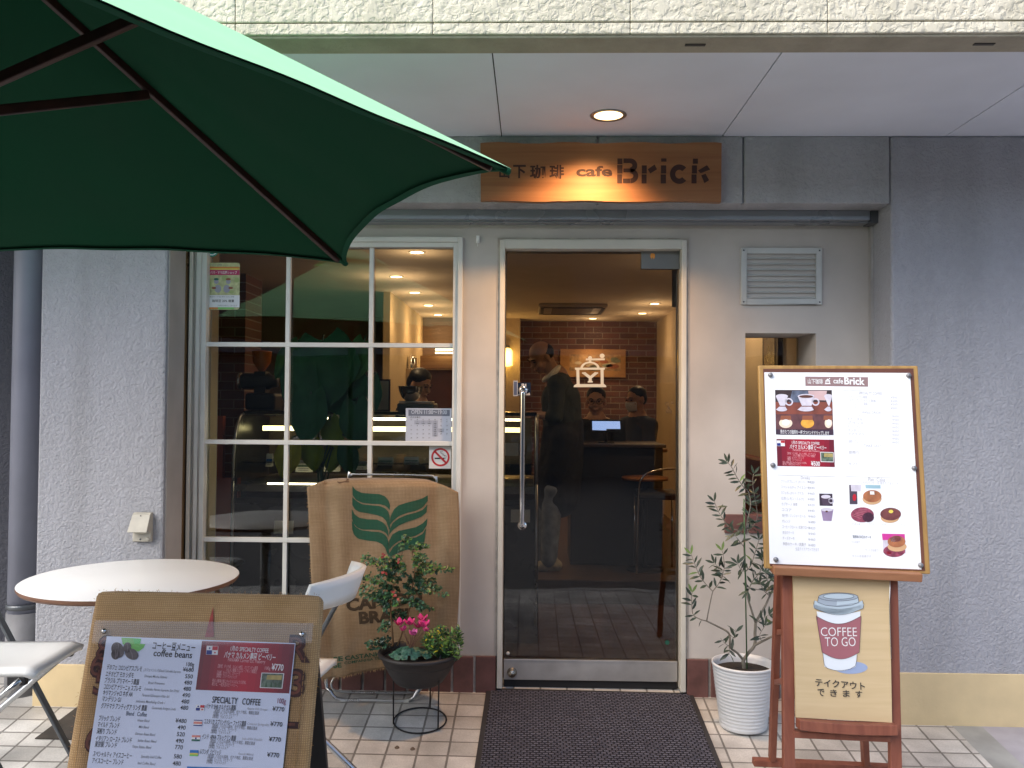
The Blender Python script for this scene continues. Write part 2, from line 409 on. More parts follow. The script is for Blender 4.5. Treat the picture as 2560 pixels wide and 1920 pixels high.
# ================================================================== ground
def tile_material():
    m = mat("tile_paving", (0.5, 0.48, 0.44, 1), rough=0.5, var=0)
    nt = m.node_tree; N = nt.nodes; L = nt.links; b = N["Principled BSDF"]
    tc = [n for n in N if n.type == 'TEX_COORD'][0]
    mp = N.new("ShaderNodeMapping"); mp.inputs["Location"].default_value = (0.343, 0.486, 0)
    br = N.new("ShaderNodeTexBrick"); br.offset = 0.0; br.squash = 1.0
    br.inputs["Scale"].default_value = 1.0; br.inputs["Brick Width"].default_value = 0.132; br.inputs["Row Height"].default_value = 0.115
    br.inputs["Mortar Size"].default_value = 0.0052; br.inputs["Mortar Smooth"].default_value = 0.2; br.inputs["Bias"].default_value = 0.0
    br.inputs["Color1"].default_value = (0.53, 0.51, 0.475, 1); br.inputs["Color2"].default_value = (0.74, 0.72, 0.68, 1); br.inputs["Mortar"].default_value = (0.25, 0.235, 0.215, 1)
    nw = N.new("ShaderNodeTexNoise"); nw.inputs["Scale"].default_value = 14; L.new(tc.outputs["Object"], nw.inputs["Vector"])
    wv = N.new("ShaderNodeVectorMath"); wv.operation = 'MULTIPLY_ADD'; wv.inputs[1].default_value = (0.004, 0.004, 0)
    L.new(nw.outputs["Color"], wv.inputs[0]); L.new(tc.outputs["Object"], wv.inputs[2])
    L.new(wv.outputs[0], mp.inputs[0]); L.new(mp.outputs[0], br.inputs["Vector"])
    nz = N.new("ShaderNodeTexNoise"); nz.inputs["Scale"].default_value = 5; nz.inputs["Detail"].default_value = 8
    L.new(tc.outputs["Object"], nz.inputs["Vector"])
    mr = N.new("ShaderNodeMapRange"); mr.inputs[1].default_value = 0.35; mr.inputs[2].default_value = 0.7; mr.inputs[3].default_value = 0.66; mr.inputs[4].default_value = 1.06
    L.new(nz.outputs["Fac"], mr.inputs[0])
    n2 = N.new("ShaderNodeTexNoise"); n2.inputs["Scale"].default_value = 160; n2.inputs["Detail"].default_value = 4; L.new(tc.outputs["Object"], n2.inputs["Vector"])
    m3 = N.new("ShaderNodeMapRange"); m3.inputs[1].default_value = 0.3; m3.inputs[2].default_value = 0.75; m3.inputs[3].default_value = 0.86; m3.inputs[4].default_value = 1.06
    L.new(n2.outputs["Fac"], m3.inputs[0])
    ml = N.new("ShaderNodeMath"); ml.operation = 'MULTIPLY'; L.new(mr.outputs[0], ml.inputs[0]); L.new(m3.outputs[0], ml.inputs[1])
    mx = N.new("ShaderNodeMix"); mx.data_type = 'RGBA'; mx.blend_type = 'MULTIPLY'; mx.inputs[0].default_value = 1.0
    L.new(br.outputs["Color"], mx.inputs[6]); L.new(ml.outputs[0], mx.inputs[7]); L.new(mx.outputs[2], b.inputs["Base Color"])
    iv = N.new("ShaderNodeMath"); iv.operation = 'MULTIPLY_ADD'; iv.inputs[1].default_value = -1.0; iv.inputs[2].default_value = 1.0
    L.new(br.outputs["Fac"], iv.inputs[0])
    ad = N.new("ShaderNodeMath"); ad.operation = 'MULTIPLY_ADD'; ad.inputs[1].default_value = 0.12; L.new(n2.outputs["Fac"], ad.inputs[0]); L.new(iv.outputs[0], ad.inputs[2])
    bp = N.new("ShaderNodeBump"); bp.inputs["Strength"].default_value = 0.6; bp.inputs["Distance"].default_value = 0.004
    L.new(ad.outputs[0], bp.inputs["Height"]); L.new(bp.outputs[0], b.inputs["Normal"])
    return m
def sheet(name, xs, ys, m, lift=0.0, kind="structure"):
    b = MB(); vs = [(x, y, gz(x, y) + lift) for y in ys for x in xs]; k = len(xs)
    b.add(vs, [(j*k+i, j*k+i+1, (j+1)*k+i+1, (j+1)*k+i) for j in range(len(ys)-1) for i in range(k-1)])
    o = b.build(name, m); o["kind"] = kind; return o
M_TILE = tile_material()
M_CONC = mat("lilac_concrete", (0.36, 0.345, 0.375, 1), rough=0.85, var=0.2, vscale=5, bump=0.3, bscale=120, bdist=0.002)
M_STRIP = mat("grey_border_tile", (0.33, 0.335, 0.32, 1), rough=0.7, var=0.18, vscale=7, bump=0.2, bscale=90, bdist=0.002)
M_ROAD = mat("asphalt", (0.085, 0.084, 0.086, 1), rough=0.9, var=0.25, vscale=9, bump=0.5, bscale=220, bdist=0.004)
sheet("pavement", [-9, -3, 1.93], [-2.85, -0.85, 0.1, 0.2], M_TILE)
sheet("path_border", [1.93, 2.065], [-2.85, -0.85, 0.1, 0.2], M_STRIP)
sheet("path", [2.065, 3, 9], [-2.85, -0.85, 0.1, 0.2], M_CONC)
b = MB(); b.box(-9, 9, -2.97, -2.85, -0.42, -0.176); k_ = b.build("kerb", mat("kerb_concrete", (0.35, 0.35, 0.34, 1), rough=0.85), bevel=0.012); k_["kind"] = "structure"
b = MB(); b.add([(-60, -60, -0.30), (60, -60, -0.30), (60, -2.97, -0.30), (-60, -2.97, -0.30)], [(0, 1, 2, 3)]); r_ = b.build("road", M_ROAD); r_["kind"] = "structure"

# ================================================================== the cafe building
ST_GREY = stucco("grey_stucco", (0.365, 0.371, 0.405, 1), 66, 0.0055, 0.55, (0.42, 0.82), 0.16)
ST_BAND = stucco("grey_band_stucco", (0.40, 0.41, 0.43, 1), 52, 0.006, 0.55, (0.42, 0.82), 0.24)
ST_CREAM = stucco("cream_stucco", (0.67, 0.62, 0.50, 1), 36, 0.007, 0.6, (0.45, 0.78), 0.22)
M_SOFF = mat("soffit_paint", (0.74, 0.775, 0.855, 1), rough=0.75, var=0.07, vscale=1.6, bump=0.05, bscale=40)
M_PLAS = mat("white_plaster", (0.51, 0.475, 0.435, 1), rough=0.75, var=0.15, vscale=2.2, bump=0.12, bscale=25, bdist=0.002, detail=7)
M_YEL = mat("ochre_paint", (0.62, 0.49, 0.285, 1), rough=0.8, var=0.09, vscale=6, bump=0.3, bscale=90)
M_BRK = mat("dark_red_brick", (0.135, 0.060, 0.052, 1), rough=0.6, var=0.28, vscale=13, bump=0.3, bscale=70, bdist=0.002)
M_MORT = mat("pale_mortar", (0.34, 0.325, 0.30, 1), rough=0.95, var=0.2, vscale=40, bump=0.5, bscale=150)
M_STEEL = mat("brushed_steel", (0.50, 0.49, 0.47, 1), rough=0.42, metal=0.6, var=0.1, vscale=12)
M_HEAD = mat("grey_enamel", (0.27, 0.29, 0.32, 1), rough=0.3, metal=0.2, var=0.07, vscale=3)
M_DARK = mat("dark_gap", (0.012, 0.012, 0.013, 1), rough=0.6, var=0)
M_BRASS = mat("brass_strip", (0.28, 0.18, 0.09, 1), rough=0.35, metal=0.6, var=0.15)
M_WHITE = mat("white_frame_paint", (0.66, 0.66, 0.62, 1), rough=0.45, var=0.05, vscale=8)
M_JAMB = mat("cream_jamb_paint", (0.62, 0.60, 0.53, 1), rough=0.5, var=0.06, vscale=5)
M_GLASS = glassmat("window_glass", (0.92, 0.93, 0.92, 1), 1.58)
M_DGLASS = glassmat("door_glass", (0.78, 0.765, 0.74, 1), 1.62)
M_CHROME = mat("chrome", (0.72, 0.72, 0.73, 1), rough=0.08, metal=1.0, var=0)
M_BEIGE = mat("cream_wall_paint", (0.50, 0.40, 0.27, 1), rough=0.8, var=0.06, vscale=3)
M_ROOMC = mat("room_ceiling_paint", (0.74, 0.64, 0.50, 1), rough=0.85, var=0.04)
M_FLOOR = wood("dark_floor_boards", (0.055, 0.035, 0.025, 1), (0.10, 0.06, 0.04, 1), rough=0.35, scale=(2, 12, 2))

house = thing("cafe_building", "cafe with grey stucco walls, cream beam and white plaster shopfront with glass door", "building")
YB = -0.24
xr = P(2229, 1000, YB).x; xl = P(413, 1000, YB).x; xle = P(97, 1000, YB).x
zs = 2.642
z_band0 = P(1280, 507, YB).z
# walls either side of the shopfront
b = MB(); b.box(xr, 6.5, YB, 0.45, -0.3, zs); b.build("side_wall", ST_GREY, house, bevel=0.012)
b = MB(); b.box(xle, xl, YB, 0.45, -0.3, zs); b.build("side_wall", ST_GREY, house, bevel=0.012)
# band over the shopfront, in panels with open joints
xj = [xl, P(560, 400, YB).x, P(930, 400, YB).x, P(1495, 345, YB).x, P(1859, 430, YB).x, xr]
b = MB()
for a, c in zip(xj, xj[1:]): b.box(a + 0.004, c - 0.004, YB + 0.002, 0.2, z_band0, zs)
b.build("upper_wall", ST_BAND, house, bevel=0.006)
b = MB(); b.box(xl, xr, YB + 0.016, 0.19, z_band0 + 0.004, zs - 0.004); b.build("joint_filler", M_HEAD, house)
# painted skirting band of the side walls
zy = P(2400, 1683, YB).z
b = MB(); b.box(xr + 0.002, 6.5, YB - 0.006, YB + 0.1, -0.3, zy); b.build("painted_skirting", M_YEL, house, bevel=0.003)
zy2 = P(150, 1660, YB).z
b = MB(); b.box(xle, xl - 0.002, YB - 0.006, YB + 0.1, -0.3, zy2); b.build("painted_skirting", M_YEL, house, bevel=0.003)
# soffit panels
xs_ = [P(1254, 335, YB).x + 1.035 * k for k in range(-6, 6)]
b = MB()
for a, c in zip(xs_, xs_[1:]): b.box(a + 0.0025, c - 0.0025, -1.30, 0.2, zs, zs + 0.012)
b.build("soffit", M_SOFF, house)
b = MB(); b.box(-6.3, 6.3, -1.30, 0.2, zs + 0.008, zs + 0.05); b.build("soffit_joint", M_DARK, house)
# cream beam
yf, yb2, zb = -1.36, -1.215, 2.630
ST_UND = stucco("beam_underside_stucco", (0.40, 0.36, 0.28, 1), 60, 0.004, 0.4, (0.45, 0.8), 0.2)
vj = [P(588 - 494 * 5 + 494 * k, 40, yf).x for k in range(12)]
zg = P(1280, 55, yf).z
b = MB()
for a, c in zip(vj, vj[1:]):
    b.box(a + 0.0007, c - 0.0007, yf, yf + 0.06, zg + 0.0015, 3.9)
    b.box(a + 0.0007, c - 0.0007, yf + 0.002, yf + 0.06, zb + 0.010, zg - 0.0015)
b.build("cream_beam", ST_CREAM, house, bevel=0.004)
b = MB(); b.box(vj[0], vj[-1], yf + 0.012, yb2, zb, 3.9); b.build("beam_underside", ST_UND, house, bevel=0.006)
b = MB(); b.box(vj[0], vj[-1], yf + 0.3, 8.0, 3.9, 8.5); b.build("upper_storey", ST_CREAM, house)
b = MB(); b.box(-6.3, 6.4, -1.0, 8.0, 3.8, 3.9); b.build("storey_slab", M_CONC, house)
# two dark slots in the beam's underside
for u in (1738, 2460):
    b = MB(); q = P(u, 101, -1.29); b.box(q.x - 0.035, q.x + 0.035, q.y - 0.008, q.y + 0.008, zb - 0.003, zb + 0.01)
    b.build("drain_slot", mat("slot_shadow", (0.05, 0.045, 0.04, 1), var=0), house)

# ---- shopfront wall of white plaster with its openings
wx0, wx1, wz0, wz1 = fr(490, 596, 1152, 1636, 0.0)
dx0, dx1, dz0, dz1 = fr(1246, 601, 1715, 1722, 0.0)
nx0, nx1, nz0, nz1 = fr(1863, 833, 2040, 1302, 0.0)
sx0, sx1 = P(478, 900, 0.0).x, P(2186, 700, 0.0).x
zt = P(1400, 561, 0.0).z; zbk = P(1180, 1637, 0.0).z
wz0 = zbk + 0.004; dz0 = -0.2; T = 0.18
b = MB()
def wallcells(xs, zs2, holes, y0, y1):
    for i in range(len(xs) - 1):
        for j in range(len(zs2) - 1):
            cx, cz = (xs[i] + xs[i+1]) / 2, (zs2[j] + zs2[j+1]) / 2
            if any(h[0] < cx < h[1] and h[2] < cz < h[3] for h in holes): continue
            b.box(xs[i], xs[i+1], y0, y1, zs2[j], zs2[j+1])
b.box(sx0, dx1, 0, T, max(wz1, dz1), zt)
b.box(sx0, wx0, 0, T, zbk, max(wz1, dz1)); b.box(wx1, dx0, 0, T, zbk, max(wz1, dz1))
if wz1 < dz1: b.box(wx0, wx1, 0, T, wz1, dz1)
elif dz1 < wz1: b.box(dx0, dx1, 0, T, dz1, wz1)
b.build("plaster_wall", M_PLAS, house)
b = MB(); T2 = 0.31
b.box(dx1, nx0, 0, T2, zbk, zt); b.box(nx0, nx1, 0, T2, nz1, zt); b.box(nx0, nx1, 0, T2, zbk, nz0); b.box(nx1, sx1, 0, T2, zbk, zt)
b.build("plaster_wall", M_PLAS, house)
# soldier course of dark red bricks at the foot
b = MB(); bw = 0.110
def soldiers(x0, x1, y=-0.014):
    n = max(1, round((x1 - x0) / bw)); w = (x1 - x0) / n
    for i in range(n):
        j = random.uniform(-0.0015, 0.0015)
        b.box(x0 + i * w + 0.006, x0 + (i + 1) * w - 0.006, y + j, 0.12, -0.2, zbk - 0.004 + random.uniform(-0.002, 0.002))
for xa, xb in ((sx0, dx0), (dx1, sx1)):
    b = MB(); soldiers(xa, xb); bb_ = b.build("brick_base", M_BRK, house, bevel=0.004)
    b = MB(); b.box(xa, xb - 0.008, -0.006, T, -0.2, zbk) if xa < 0 and xb < 0.1 else b.box(xa + 0.008, xb, -0.006, T, -0.2, zbk); b.build("mortar", M_MORT, bb_)
# header rail and side tracks of the roller shutter
hx0, hx1, hz0, hz1 = fr(440, 526, 2195, 551, -0.08)
b = MB(); b.box(hx0 - 0.02, hx1 - 0.045, -0.10, 0.0, hz0, hz1); b.build("shutter_header", M_HEAD, house, bevel=0.004)
b = MB(); b.box(hx1 - 0.042, hx1 + 0.005, -0.095, 0.0, hz0 - 0.012, hz1); b.build("header_end_cap", mat("dark_grey_enamel", (0.075, 0.08, 0.09, 1), rough=0.4, var=0.1), house, bevel=0.003)
b = MB(); b.box(hx0, hx1, -0.062, 0.04, zt - 0.002, hz0 + 0.01); b.build("header_slot", M_DARK, house)
b = MB(); b.box(hx0, hx1, -0.07, 0.0, zt - 0.004, zt + 0.004); b.build("header_lip", M_HEAD, house)
b = MB(); b.box(xl - 0.01, xr + 0.01, -0.2, 0.2, hz1, z_band0 + 0.02); b.build("lintel_reveal", ST_BAND, house)
# right shutter track: steel channel with a dark groove
tx = P(2183, 900, -0.02).x
b = MB(); b.box(tx - 0.014, tx - 0.001, -0.035, 0.02, -0.1, zt); b.box(tx + 0.007, tx + 0.024, -0.06, 0.02, -0.1, zt); b.build("shutter_track", M_STEEL, house)
b = MB(); b.box(tx - 0.001, tx + 0.007, -0.012, 0.02, -0.1, zt); b.build("track_groove", M_DARK, house)
b = MB(); b.box(tx + 0.024, xr + 0.02, -0.03, 0.2, -0.2, zt + 0.05); b.build("reveal_filler", ST_GREY, house)
b = MB(); b.box(xl - 0.004, xl + 0.005, YB + 0.018, 0.0, -0.2, hz0 + 0.03); b.build("return_board", mat("pale_return_paint", (0.46, 0.42, 0.39, 1), rough=0.6, var=0.12, vscale=5), house)
# left track: pale board, brass strip, dark groove
ly = -0.03
a0 = xl - 0.02; 
c0 = P(455, 1000, ly).x; c1 = P(463, 1000, ly).x; c2 = P(467, 1000, ly).x; c3 = P(480, 1000, ly).x
b = MB(); b.box(a0, c0, ly, 0.2, -0.2, hz0 + 0.01); b.build("reveal_board", mat("pale_board", (0.50, 0.46, 0.42, 1), rough=0.5, var=0.08), house)
b = MB(); b.box(c0 + 0.0005, c1, ly - 0.008, 0.2, -0.2, hz0 + 0.01); b.build("brass_track", M_BRASS, house)
b = MB(); b.box(c1 + 0.0005, c2, ly + 0.015, 0.2, -0.2, hz0 + 0.01); b.build("track_groove", M_DARK, house)
b = MB(); b.box(c2 + 0.0005, sx0 + 0.01, ly + 0.006, 0.05, -0.2, hz0 + 0.01); b.build("track_trim", M_JAMB, house, bevel=0.002)

# ---- shop window: white frame, twelve panes
win = MB(); yg = 0.034
def rect_frame(mb, x0, x1, z0, z1, w, y0, y1):
    mb.box(x0, x0 + w, y0, y1, z0, z1); mb.box(x1 - w, x1, y0, y1, z0, z1)
    mb.box(x0 + w, x1 - w, y0, y1, z1 - w, z1); mb.box(x0 + w, x1 - w, y0, y1, z0, z0 + w)
rect_frame(win, wx0 - 0.004, wx1 + 0.004, wz0 - 0.004, wz1 + 0.004, 0.024, -0.022, 0.004)
rect_frame(win, wx0 + 0.020, wx1 - 0.020, wz0 + 0.020, wz1 - 0.020, 0.024, -0.010, 0.06)
wf = win.build("shop_window", M_WHITE, house, bevel=0.003)
vz = [P(820, v, 0.0).z for v in (862, 1107, 1352)]
ux = [P(716, 1000, 0.0).x, P(925, 1000, 0.0).x]
ix0, ix1, iz0, iz1 = wx0 + 0.04, wx1 - 0.04, wz0 + 0.04, wz1 - 0.04
b = MB()
for x in ux: b.box(x - 0.011, x + 0.011, 0.004, 0.030, iz0, iz1)
for z in vz: b.box(ix0, ix1, 0.002, 0.0295, z - 0.011, z + 0.011)
b.build("glazing_bar", M_WHITE, wf, bevel=0.002)
b = MB(); b.box(ix0 - 0.005, ix1 + 0.005, yg, yg + 0.006, iz0 - 0.005, iz1 + 0.005); b.build("glass_pane", M_GLASS, wf)

# ---- glass door
b = MB()
jw = 0.026
b.box(dx0, dx0 + jw, -0.016, 0.13, gz(dx0, 0) + 0.02, dz1); b.box(dx1 - jw, dx1, -0.016, 0.13, gz(dx1, 0) + 0.02, dz1)
b.box(dx0 + jw, dx1 - jw, -0.016, 0.13, dz1 - 0.045, dz1)
rect = MB()
jf = b.build("door_frame", M_JAMB, house, bevel=0.004)
b = MB(); b.box(dx0 - 0.012, dx0 - 0.0005, -0.004, 0.05, 0.14, dz1 + 0.012); b.box(dx1 + 0.0005, dx1 + 0.012, -0.004, 0.05, 0.14, dz1 + 0.012); b.box(dx0, dx1, -0.004, 0.05, dz1 + 0.0005, dz1 + 0.012)
b.build("door_caulk", mat("soiled_caulk", (0.42, 0.38, 0.33, 1), rough=0.8, var=0.25, vscale=18), house)
lx0, lx1 = dx0 + jw + 0.006, dx1 - jw - 0.006; yd = 0.055
lz0 = P(1475, 1700, yd).z; lz1 = P(1475, 626, yd).z; kz = P(1475, 1650, yd).z
b = MB(); b.box(lx0, lx1, yd, yd + 0.010, kz, lz1)
leaf = b.build("door", M_DGLASS, house)
b = MB(); b.box(lx0, lx1, yd - 0.012, yd + 0.022, lz0, kz); b.box(lx0, lx1, yd - 0.014, yd - 0.008, kz - 0.006, kz + 0.003); b.build("kick_plate", M_STEEL, leaf, bevel=0.0015)
hx = P(1603, 640, yd).x; hz = P(1640, 673, yd).z
b = MB(); b.box(hx, lx1 + 0.004, yd - 0.012, yd + 0.022, hz, lz1 + 0.004); b.build("hinge_patch", mat("satin_steel", (0.20, 0.205, 0.20, 1), rough=0.6, metal=0.3), leaf, bevel=0.002)
q = P(1632, 641, yd - 0.013); s = Sheet(q, (1, 0, 0), (0, 0, 1)); s.poly([(-0.010, 0.014), (-0.013, 0.0), (-0.006, -0.016), (-0.002, -0.004), (0.004, -0.015), (0.011, -0.004), (0.010, 0.012), (0.0, 0.016)], mat("orange_tape", (0.75, 0.30, 0.05, 1), var=0.1)); s.build("orange_sticker", leaf)
b = MB()
hp = P(1306, 1150, yd - 0.07); ht = P(1306, 975, yd - 0.07).z; hb = P(1306, 1318, yd - 0.07).z
b.tube(spline([(hp.x, yd - 0.01, ht + 0.0), (hp.x, yd - 0.045, ht), (hp.x, yd - 0.066, ht - 0.012), (hp.x, yd - 0.07, ht - 0.045), (hp.x, yd - 0.07, hp.z), (hp.x, yd - 0.07, hb + 0.045), (hp.x, yd - 0.066, hb + 0.012), (hp.x, yd - 0.045, hb), (hp.x, yd - 0.01, hb)], 6), 0.0125, 14)
b.lathe([(0.0, 0.0), (0.022, 0.0), (0.024, 0.008), (0.0, 0.008)], (hp.x, yd - 0.009, ht), 20, axis=(0, 1, 0)); b.lathe([(0.0, 0.0), (0.022, 0.0), (0.024, 0.008), (0.0, 0.008)], (hp.x, yd - 0.009, hb), 20, axis=(0, 1, 0))
b.build("pull_handle", M_CHROME, leaf)
q = P(1280, 1681, yd - 0.012); b = MB(); b.lathe([(0.0, 0.030), (0.016, 0.030), (0.019, 0.026), (0.020, 0.010), (0.024, 0.006), (0.025, 0.0), (0.0, 0.0)], q, 28, axis=(0, -1, 0)); b.lathe([(0.0, 0.033), (0.011, 0.033), (0.012, 0.029), (0.0, 0.029)], q, 24, axis=(0, -1, 0)); b.build("lock_cylinder", mat("nickel", (0.42, 0.38, 0.32, 1), rough=0.3, metal=1.0, var=0.1), leaf)
q = P(1270, 1633, yd - 0.001); b = MB(); b.lathe([(0.0, 0.006), (0.007, 0.006), (0.009, 0.0), (0, 0)], q, 16, axis=(0, -1, 0)); b.build("bumper_stud", mat("clear_plastic", (0.7, 0.7, 0.68, 1), rough=0.3, var=0), leaf)
# door-foot gap
b = MB(); b.box(lx0, lx1, yd + 0.003, yd + 0.02, gz(0.3, 0.06) + 0.002, lz0 - 0.002); b.build("door_seal", M_DARK, house)

# ---- narrow side window
b = MB(); b.box(nx0, nx1, T2 - 0.03, T2 - 0.022, nz0, nz1); nw_ = b.build("narrow_window", M_GLASS, house)
b = MB()
sz0, sz1 = P(1900, 1334, -0.012).z, P(1900, 1287, -0.012).z
sxa = P(1812, 1310, -0.012).x
for k in range(3): b.box(sxa + k * 0.118, sxa + k * 0.118 + 0.108, -0.012 , 0.1, sz0, sz1)
b.build("window_sill", M_BRK, house, bevel=0.004)

# ---- the room behind the glass
RX0, RX1, RY1, RZ1 = -3.3, 1.49, 6.05, 2.38
b = MB(); b.box(RX0, RX1, T + 0.002, 1.75, -0.12, -0.004); b.build("entry_floor", wood("warm_floor_boards", (0.075, 0.030, 0.016, 1), (0.045, 0.018, 0.010, 1), rough=0.75, spec=0.15, scale=(12, 1.5, 2)), house)
b = MB(); b.box(RX0, RX1, 1.752, RY1, -0.12, 0.16); b.build("raised_floor", M_FLOOR, house, bevel=0.006)
b = MB(); b.box(RX0, RX1, T2 + 0.002, RY1, RZ1, RZ1 + 0.1); b.build("room_ceiling", M_ROOMC, house)
b = MB(); b.box(RX1, RX1 + 0.1, T2 + 0.002, RY1 + 0.2, -0.1, RZ1); b.build("room_side_wall", M_BEIGE, house)
b = MB(); b.box(RX0 - 0.1, RX0, T + 0.002, RY1 + 0.2, -0.1, RZ1); b.build("room_side_wall", M_BEIGE, house)
b = MB(); b.box(sx0 - 0.05, P(541, 900, 0.40).x, T + 0.002, 0.42, -0.1, RZ1); b.box(RX0, sx0 - 0.05, T + 0.002, 0.42, -0.1, RZ1); b.build("inner_reveal", mat("cream_reveal_paint", (0.60, 0.54, 0.43, 1), rough=0.8, var=0.06), house)
b = MB(); b.box(dx1 - 0.02, RX1, T2 + 0.0, T2 + 0.01, 1.9, RZ1); b.build("room_front_wall", M_BEIGE, house)
def brick_material(name, c1, c2, mort, w, h, ms, axis):
    m = mat(name, c1, rough=0.75, var=0)
    nt = m.node_tree; N = nt.nodes; L = nt.links; bb = N["Principled BSDF"]
    tc = [n for n in N if n.type == 'TEX_COORD'][0]
    mp = N.new("ShaderNodeMapping"); mp.inputs["Rotation"].default_value = (radians(-90), 0, 0) if axis == 'X' else (radians(-90), 0, radians(-90))
    br = N.new("ShaderNodeTexBrick"); br.inputs["Scale"].default_value = 1
    br.inputs["Brick Width"].default_value = w; br.inputs["Row Height"].default_value = h; br.inputs["Mortar Size"].default_value = ms
    br.inputs["Color1"].default_value = c1; br.inputs["Color2"].default_value = c2; br.inputs["Mortar"].default_value = mort
    L.new(tc.outputs["Object"], mp.inputs[0]); L.new(mp.outputs[0], br.inputs["Vector"]); L.new(br.outputs["Color"], bb.inputs["Base Color"])
    bp = N.new("ShaderNodeBump"); bp.invert = True; bp.inputs["Strength"].default_value = 0.6; bp.inputs["Distance"].default_value = 0.008
    L.new(br.outputs["Fac"], bp.inputs["Height"]); L.new(bp.outputs[0], bb.inputs["Normal"])
    return m
M_RB = brick_material("room_brick", (0.15, 0.060, 0.042, 1), (0.095, 0.042, 0.033, 1), (0.22, 0.18, 0.15, 1), 0.21, 0.07, 0.005, 'X')
bx0 = P(1300, 1000, RY1).x
b = MB(); b.box(bx0, RX1, RY1, RY1 + 0.1, -0.1, RZ1); b.build("brick_wall", M_RB, house)
b = MB(); b.box(RX0, bx0, 5.75, RY1 + 0.1, -0.1, RZ1); b.build("back_wall", M_BEIGE, house)
bp0, bp1 = P(541, 900, 2.35).x, P(612, 900, 2.35).x
b = MB(); b.box(bp0 - 0.4, bp1, 2.35, 2.75, -0.1, RZ1); b.build("brick_pillar", M_RB, house)
pc = P(985, 900, 2.6).x
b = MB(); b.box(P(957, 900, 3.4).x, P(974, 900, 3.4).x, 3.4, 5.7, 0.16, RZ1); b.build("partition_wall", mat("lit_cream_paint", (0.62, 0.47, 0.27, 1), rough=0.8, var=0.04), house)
b = MB(); b.box(P(976, 900, 5.70).x, P(1215, 900, 5.70).x, 5.70, 5.748, 0.16, RZ1); b.build("bar_back_panel", wood("bar_panel_wood", (0.20, 0.125, 0.07, 1), (0.14, 0.085, 0.05, 1), scale=(2, 20, 20)), house)
# maroon panel behind the counter
m0, m1 = P(1052, 940, 4.6).x, P(1190, 940, 4.6).x
b = MB(); b.box(m0, m1, 4.6, 4.66, 0.5, P(1100, 925, 4.6).z); b.build("maroon_panel", mat("maroon_laminate", (0.10, 0.028, 0.022, 1), rough=0.5), house)
q0, q1 = P(1052, 940, 4.55).x, P(1190, 940, 4.55).x
b = MB(); b.box(q0, q1, 4.50, 4.7, P(1100, 922, 4.55).z, P(1100, 890, 4.55).z); b.build("bar_shelf", wood("shelf_wood", (0.30, 0.16, 0.07, 1), (0.22, 0.11, 0.05, 1)), house)
# terracotta panel left of the showcase
t0, t1 = P(536, 1100, 0.75).x, P(598, 1100, 0.75).x
b = MB(); b.box(t0 - 0.1, t0 + 0.05, 0.75, 0.79, 0.0, P(560, 1040, 0.75).z); b.box(t0 + 0.05, t1, 0.75, 0.79, 0.0, P(560, 1195, 0.75).z); b.build("terracotta_panel", mat("terracotta_laminate", (0.50, 0.12, 0.06, 1), rough=0.55), house)

# ================================================================== neighbours
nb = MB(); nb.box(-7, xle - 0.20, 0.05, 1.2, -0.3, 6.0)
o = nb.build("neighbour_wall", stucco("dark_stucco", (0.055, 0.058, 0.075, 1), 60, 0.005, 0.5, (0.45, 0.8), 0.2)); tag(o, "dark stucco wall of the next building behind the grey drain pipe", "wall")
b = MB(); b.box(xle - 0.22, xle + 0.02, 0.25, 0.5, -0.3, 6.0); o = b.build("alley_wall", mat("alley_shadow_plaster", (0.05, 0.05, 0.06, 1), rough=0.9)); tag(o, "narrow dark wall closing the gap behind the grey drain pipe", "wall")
opp = thing("opposite_building", "dark building across the street, showing only as a reflection in the shop glass", "building", (0, -16, 0))
b = MB(); b.box(-18, 18, -22, -16, -0.4, 5.4); b.build("facade", mat("taupe_render", (0.13, 0.125, 0.13, 1), rough=0.8, var=0.15, vscale=1.5), opp)
for k in range(-3, 4):
    b = MB(); b.box(k * 3.2 - 0.9, k * 3.2 + 0.9, -15.98, -15.9, 3.0, 4.6); b.build("window", mat("dull_window", (0.03, 0.035, 0.04, 1), rough=0.2, var=0), opp)
    b = MB(); b.box(k * 3.2 - 1.3, k * 3.2 + 1.3, -15.97, -15.9, -0.3, 2.3); b.build("shutter", mat("grey_shutter", (0.10, 0.105, 0.11, 1), rough=0.6, var=0.1), opp)
b = MB(); b.box(-18, 18, -16.0, -15.4, 2.5, 2.65); b.build("canopy_ledge", mat("ledge_metal", (0.2, 0.2, 0.21, 1), rough=0.6), opp)
# ================================================================== helpers for placed things
def onZ(u, v, z):
    d = ray(u, v); t = (z - CAM.z) / d.z
    return CAM + d * t
def onground(u, v):
    d = ray(u, v); t = 1.0
    for _ in range(60):
        p = CAM + d * t
        t += (gz(p.x, p.y) - p.z) / d.z * 0.7 if d.z else 0
    return CAM + d * t
M_LEAFS = [mat("leaf_green", (0.055, 0.135, 0.060, 1), rough=0.42, var=0.35, vscale=25), mat("leaf_dark", (0.018, 0.055, 0.028, 1), rough=0.38, var=0.35, vscale=25), mat("leaf_light", (0.11, 0.24, 0.05, 1), rough=0.45, var=0.3, vscale=25)]
M_BLK = mat("black_print", (0.03, 0.027, 0.025, 1), rough=0.6, var=0)
M_GREYT = mat("grey_print", (0.22, 0.22, 0.24, 1), rough=0.6, var=0)
M_LGREYT = mat("light_grey_print", (0.45, 0.45, 0.48, 1), rough=0.6, var=0)
M_WPRT = mat("white_print", (0.80, 0.80, 0.80, 1), rough=0.5, var=0)
M_PAPER = mat("white_paper", (0.76, 0.77, 0.80, 1), rough=0.35, var=0.02, vscale=3)
M_RED = mat("red_print", (0.50, 0.015, 0.03, 1), rough=0.4, var=0)
M_MAROON = mat("maroon_print", (0.14, 0.008, 0.018, 1), rough=0.4, var=0)
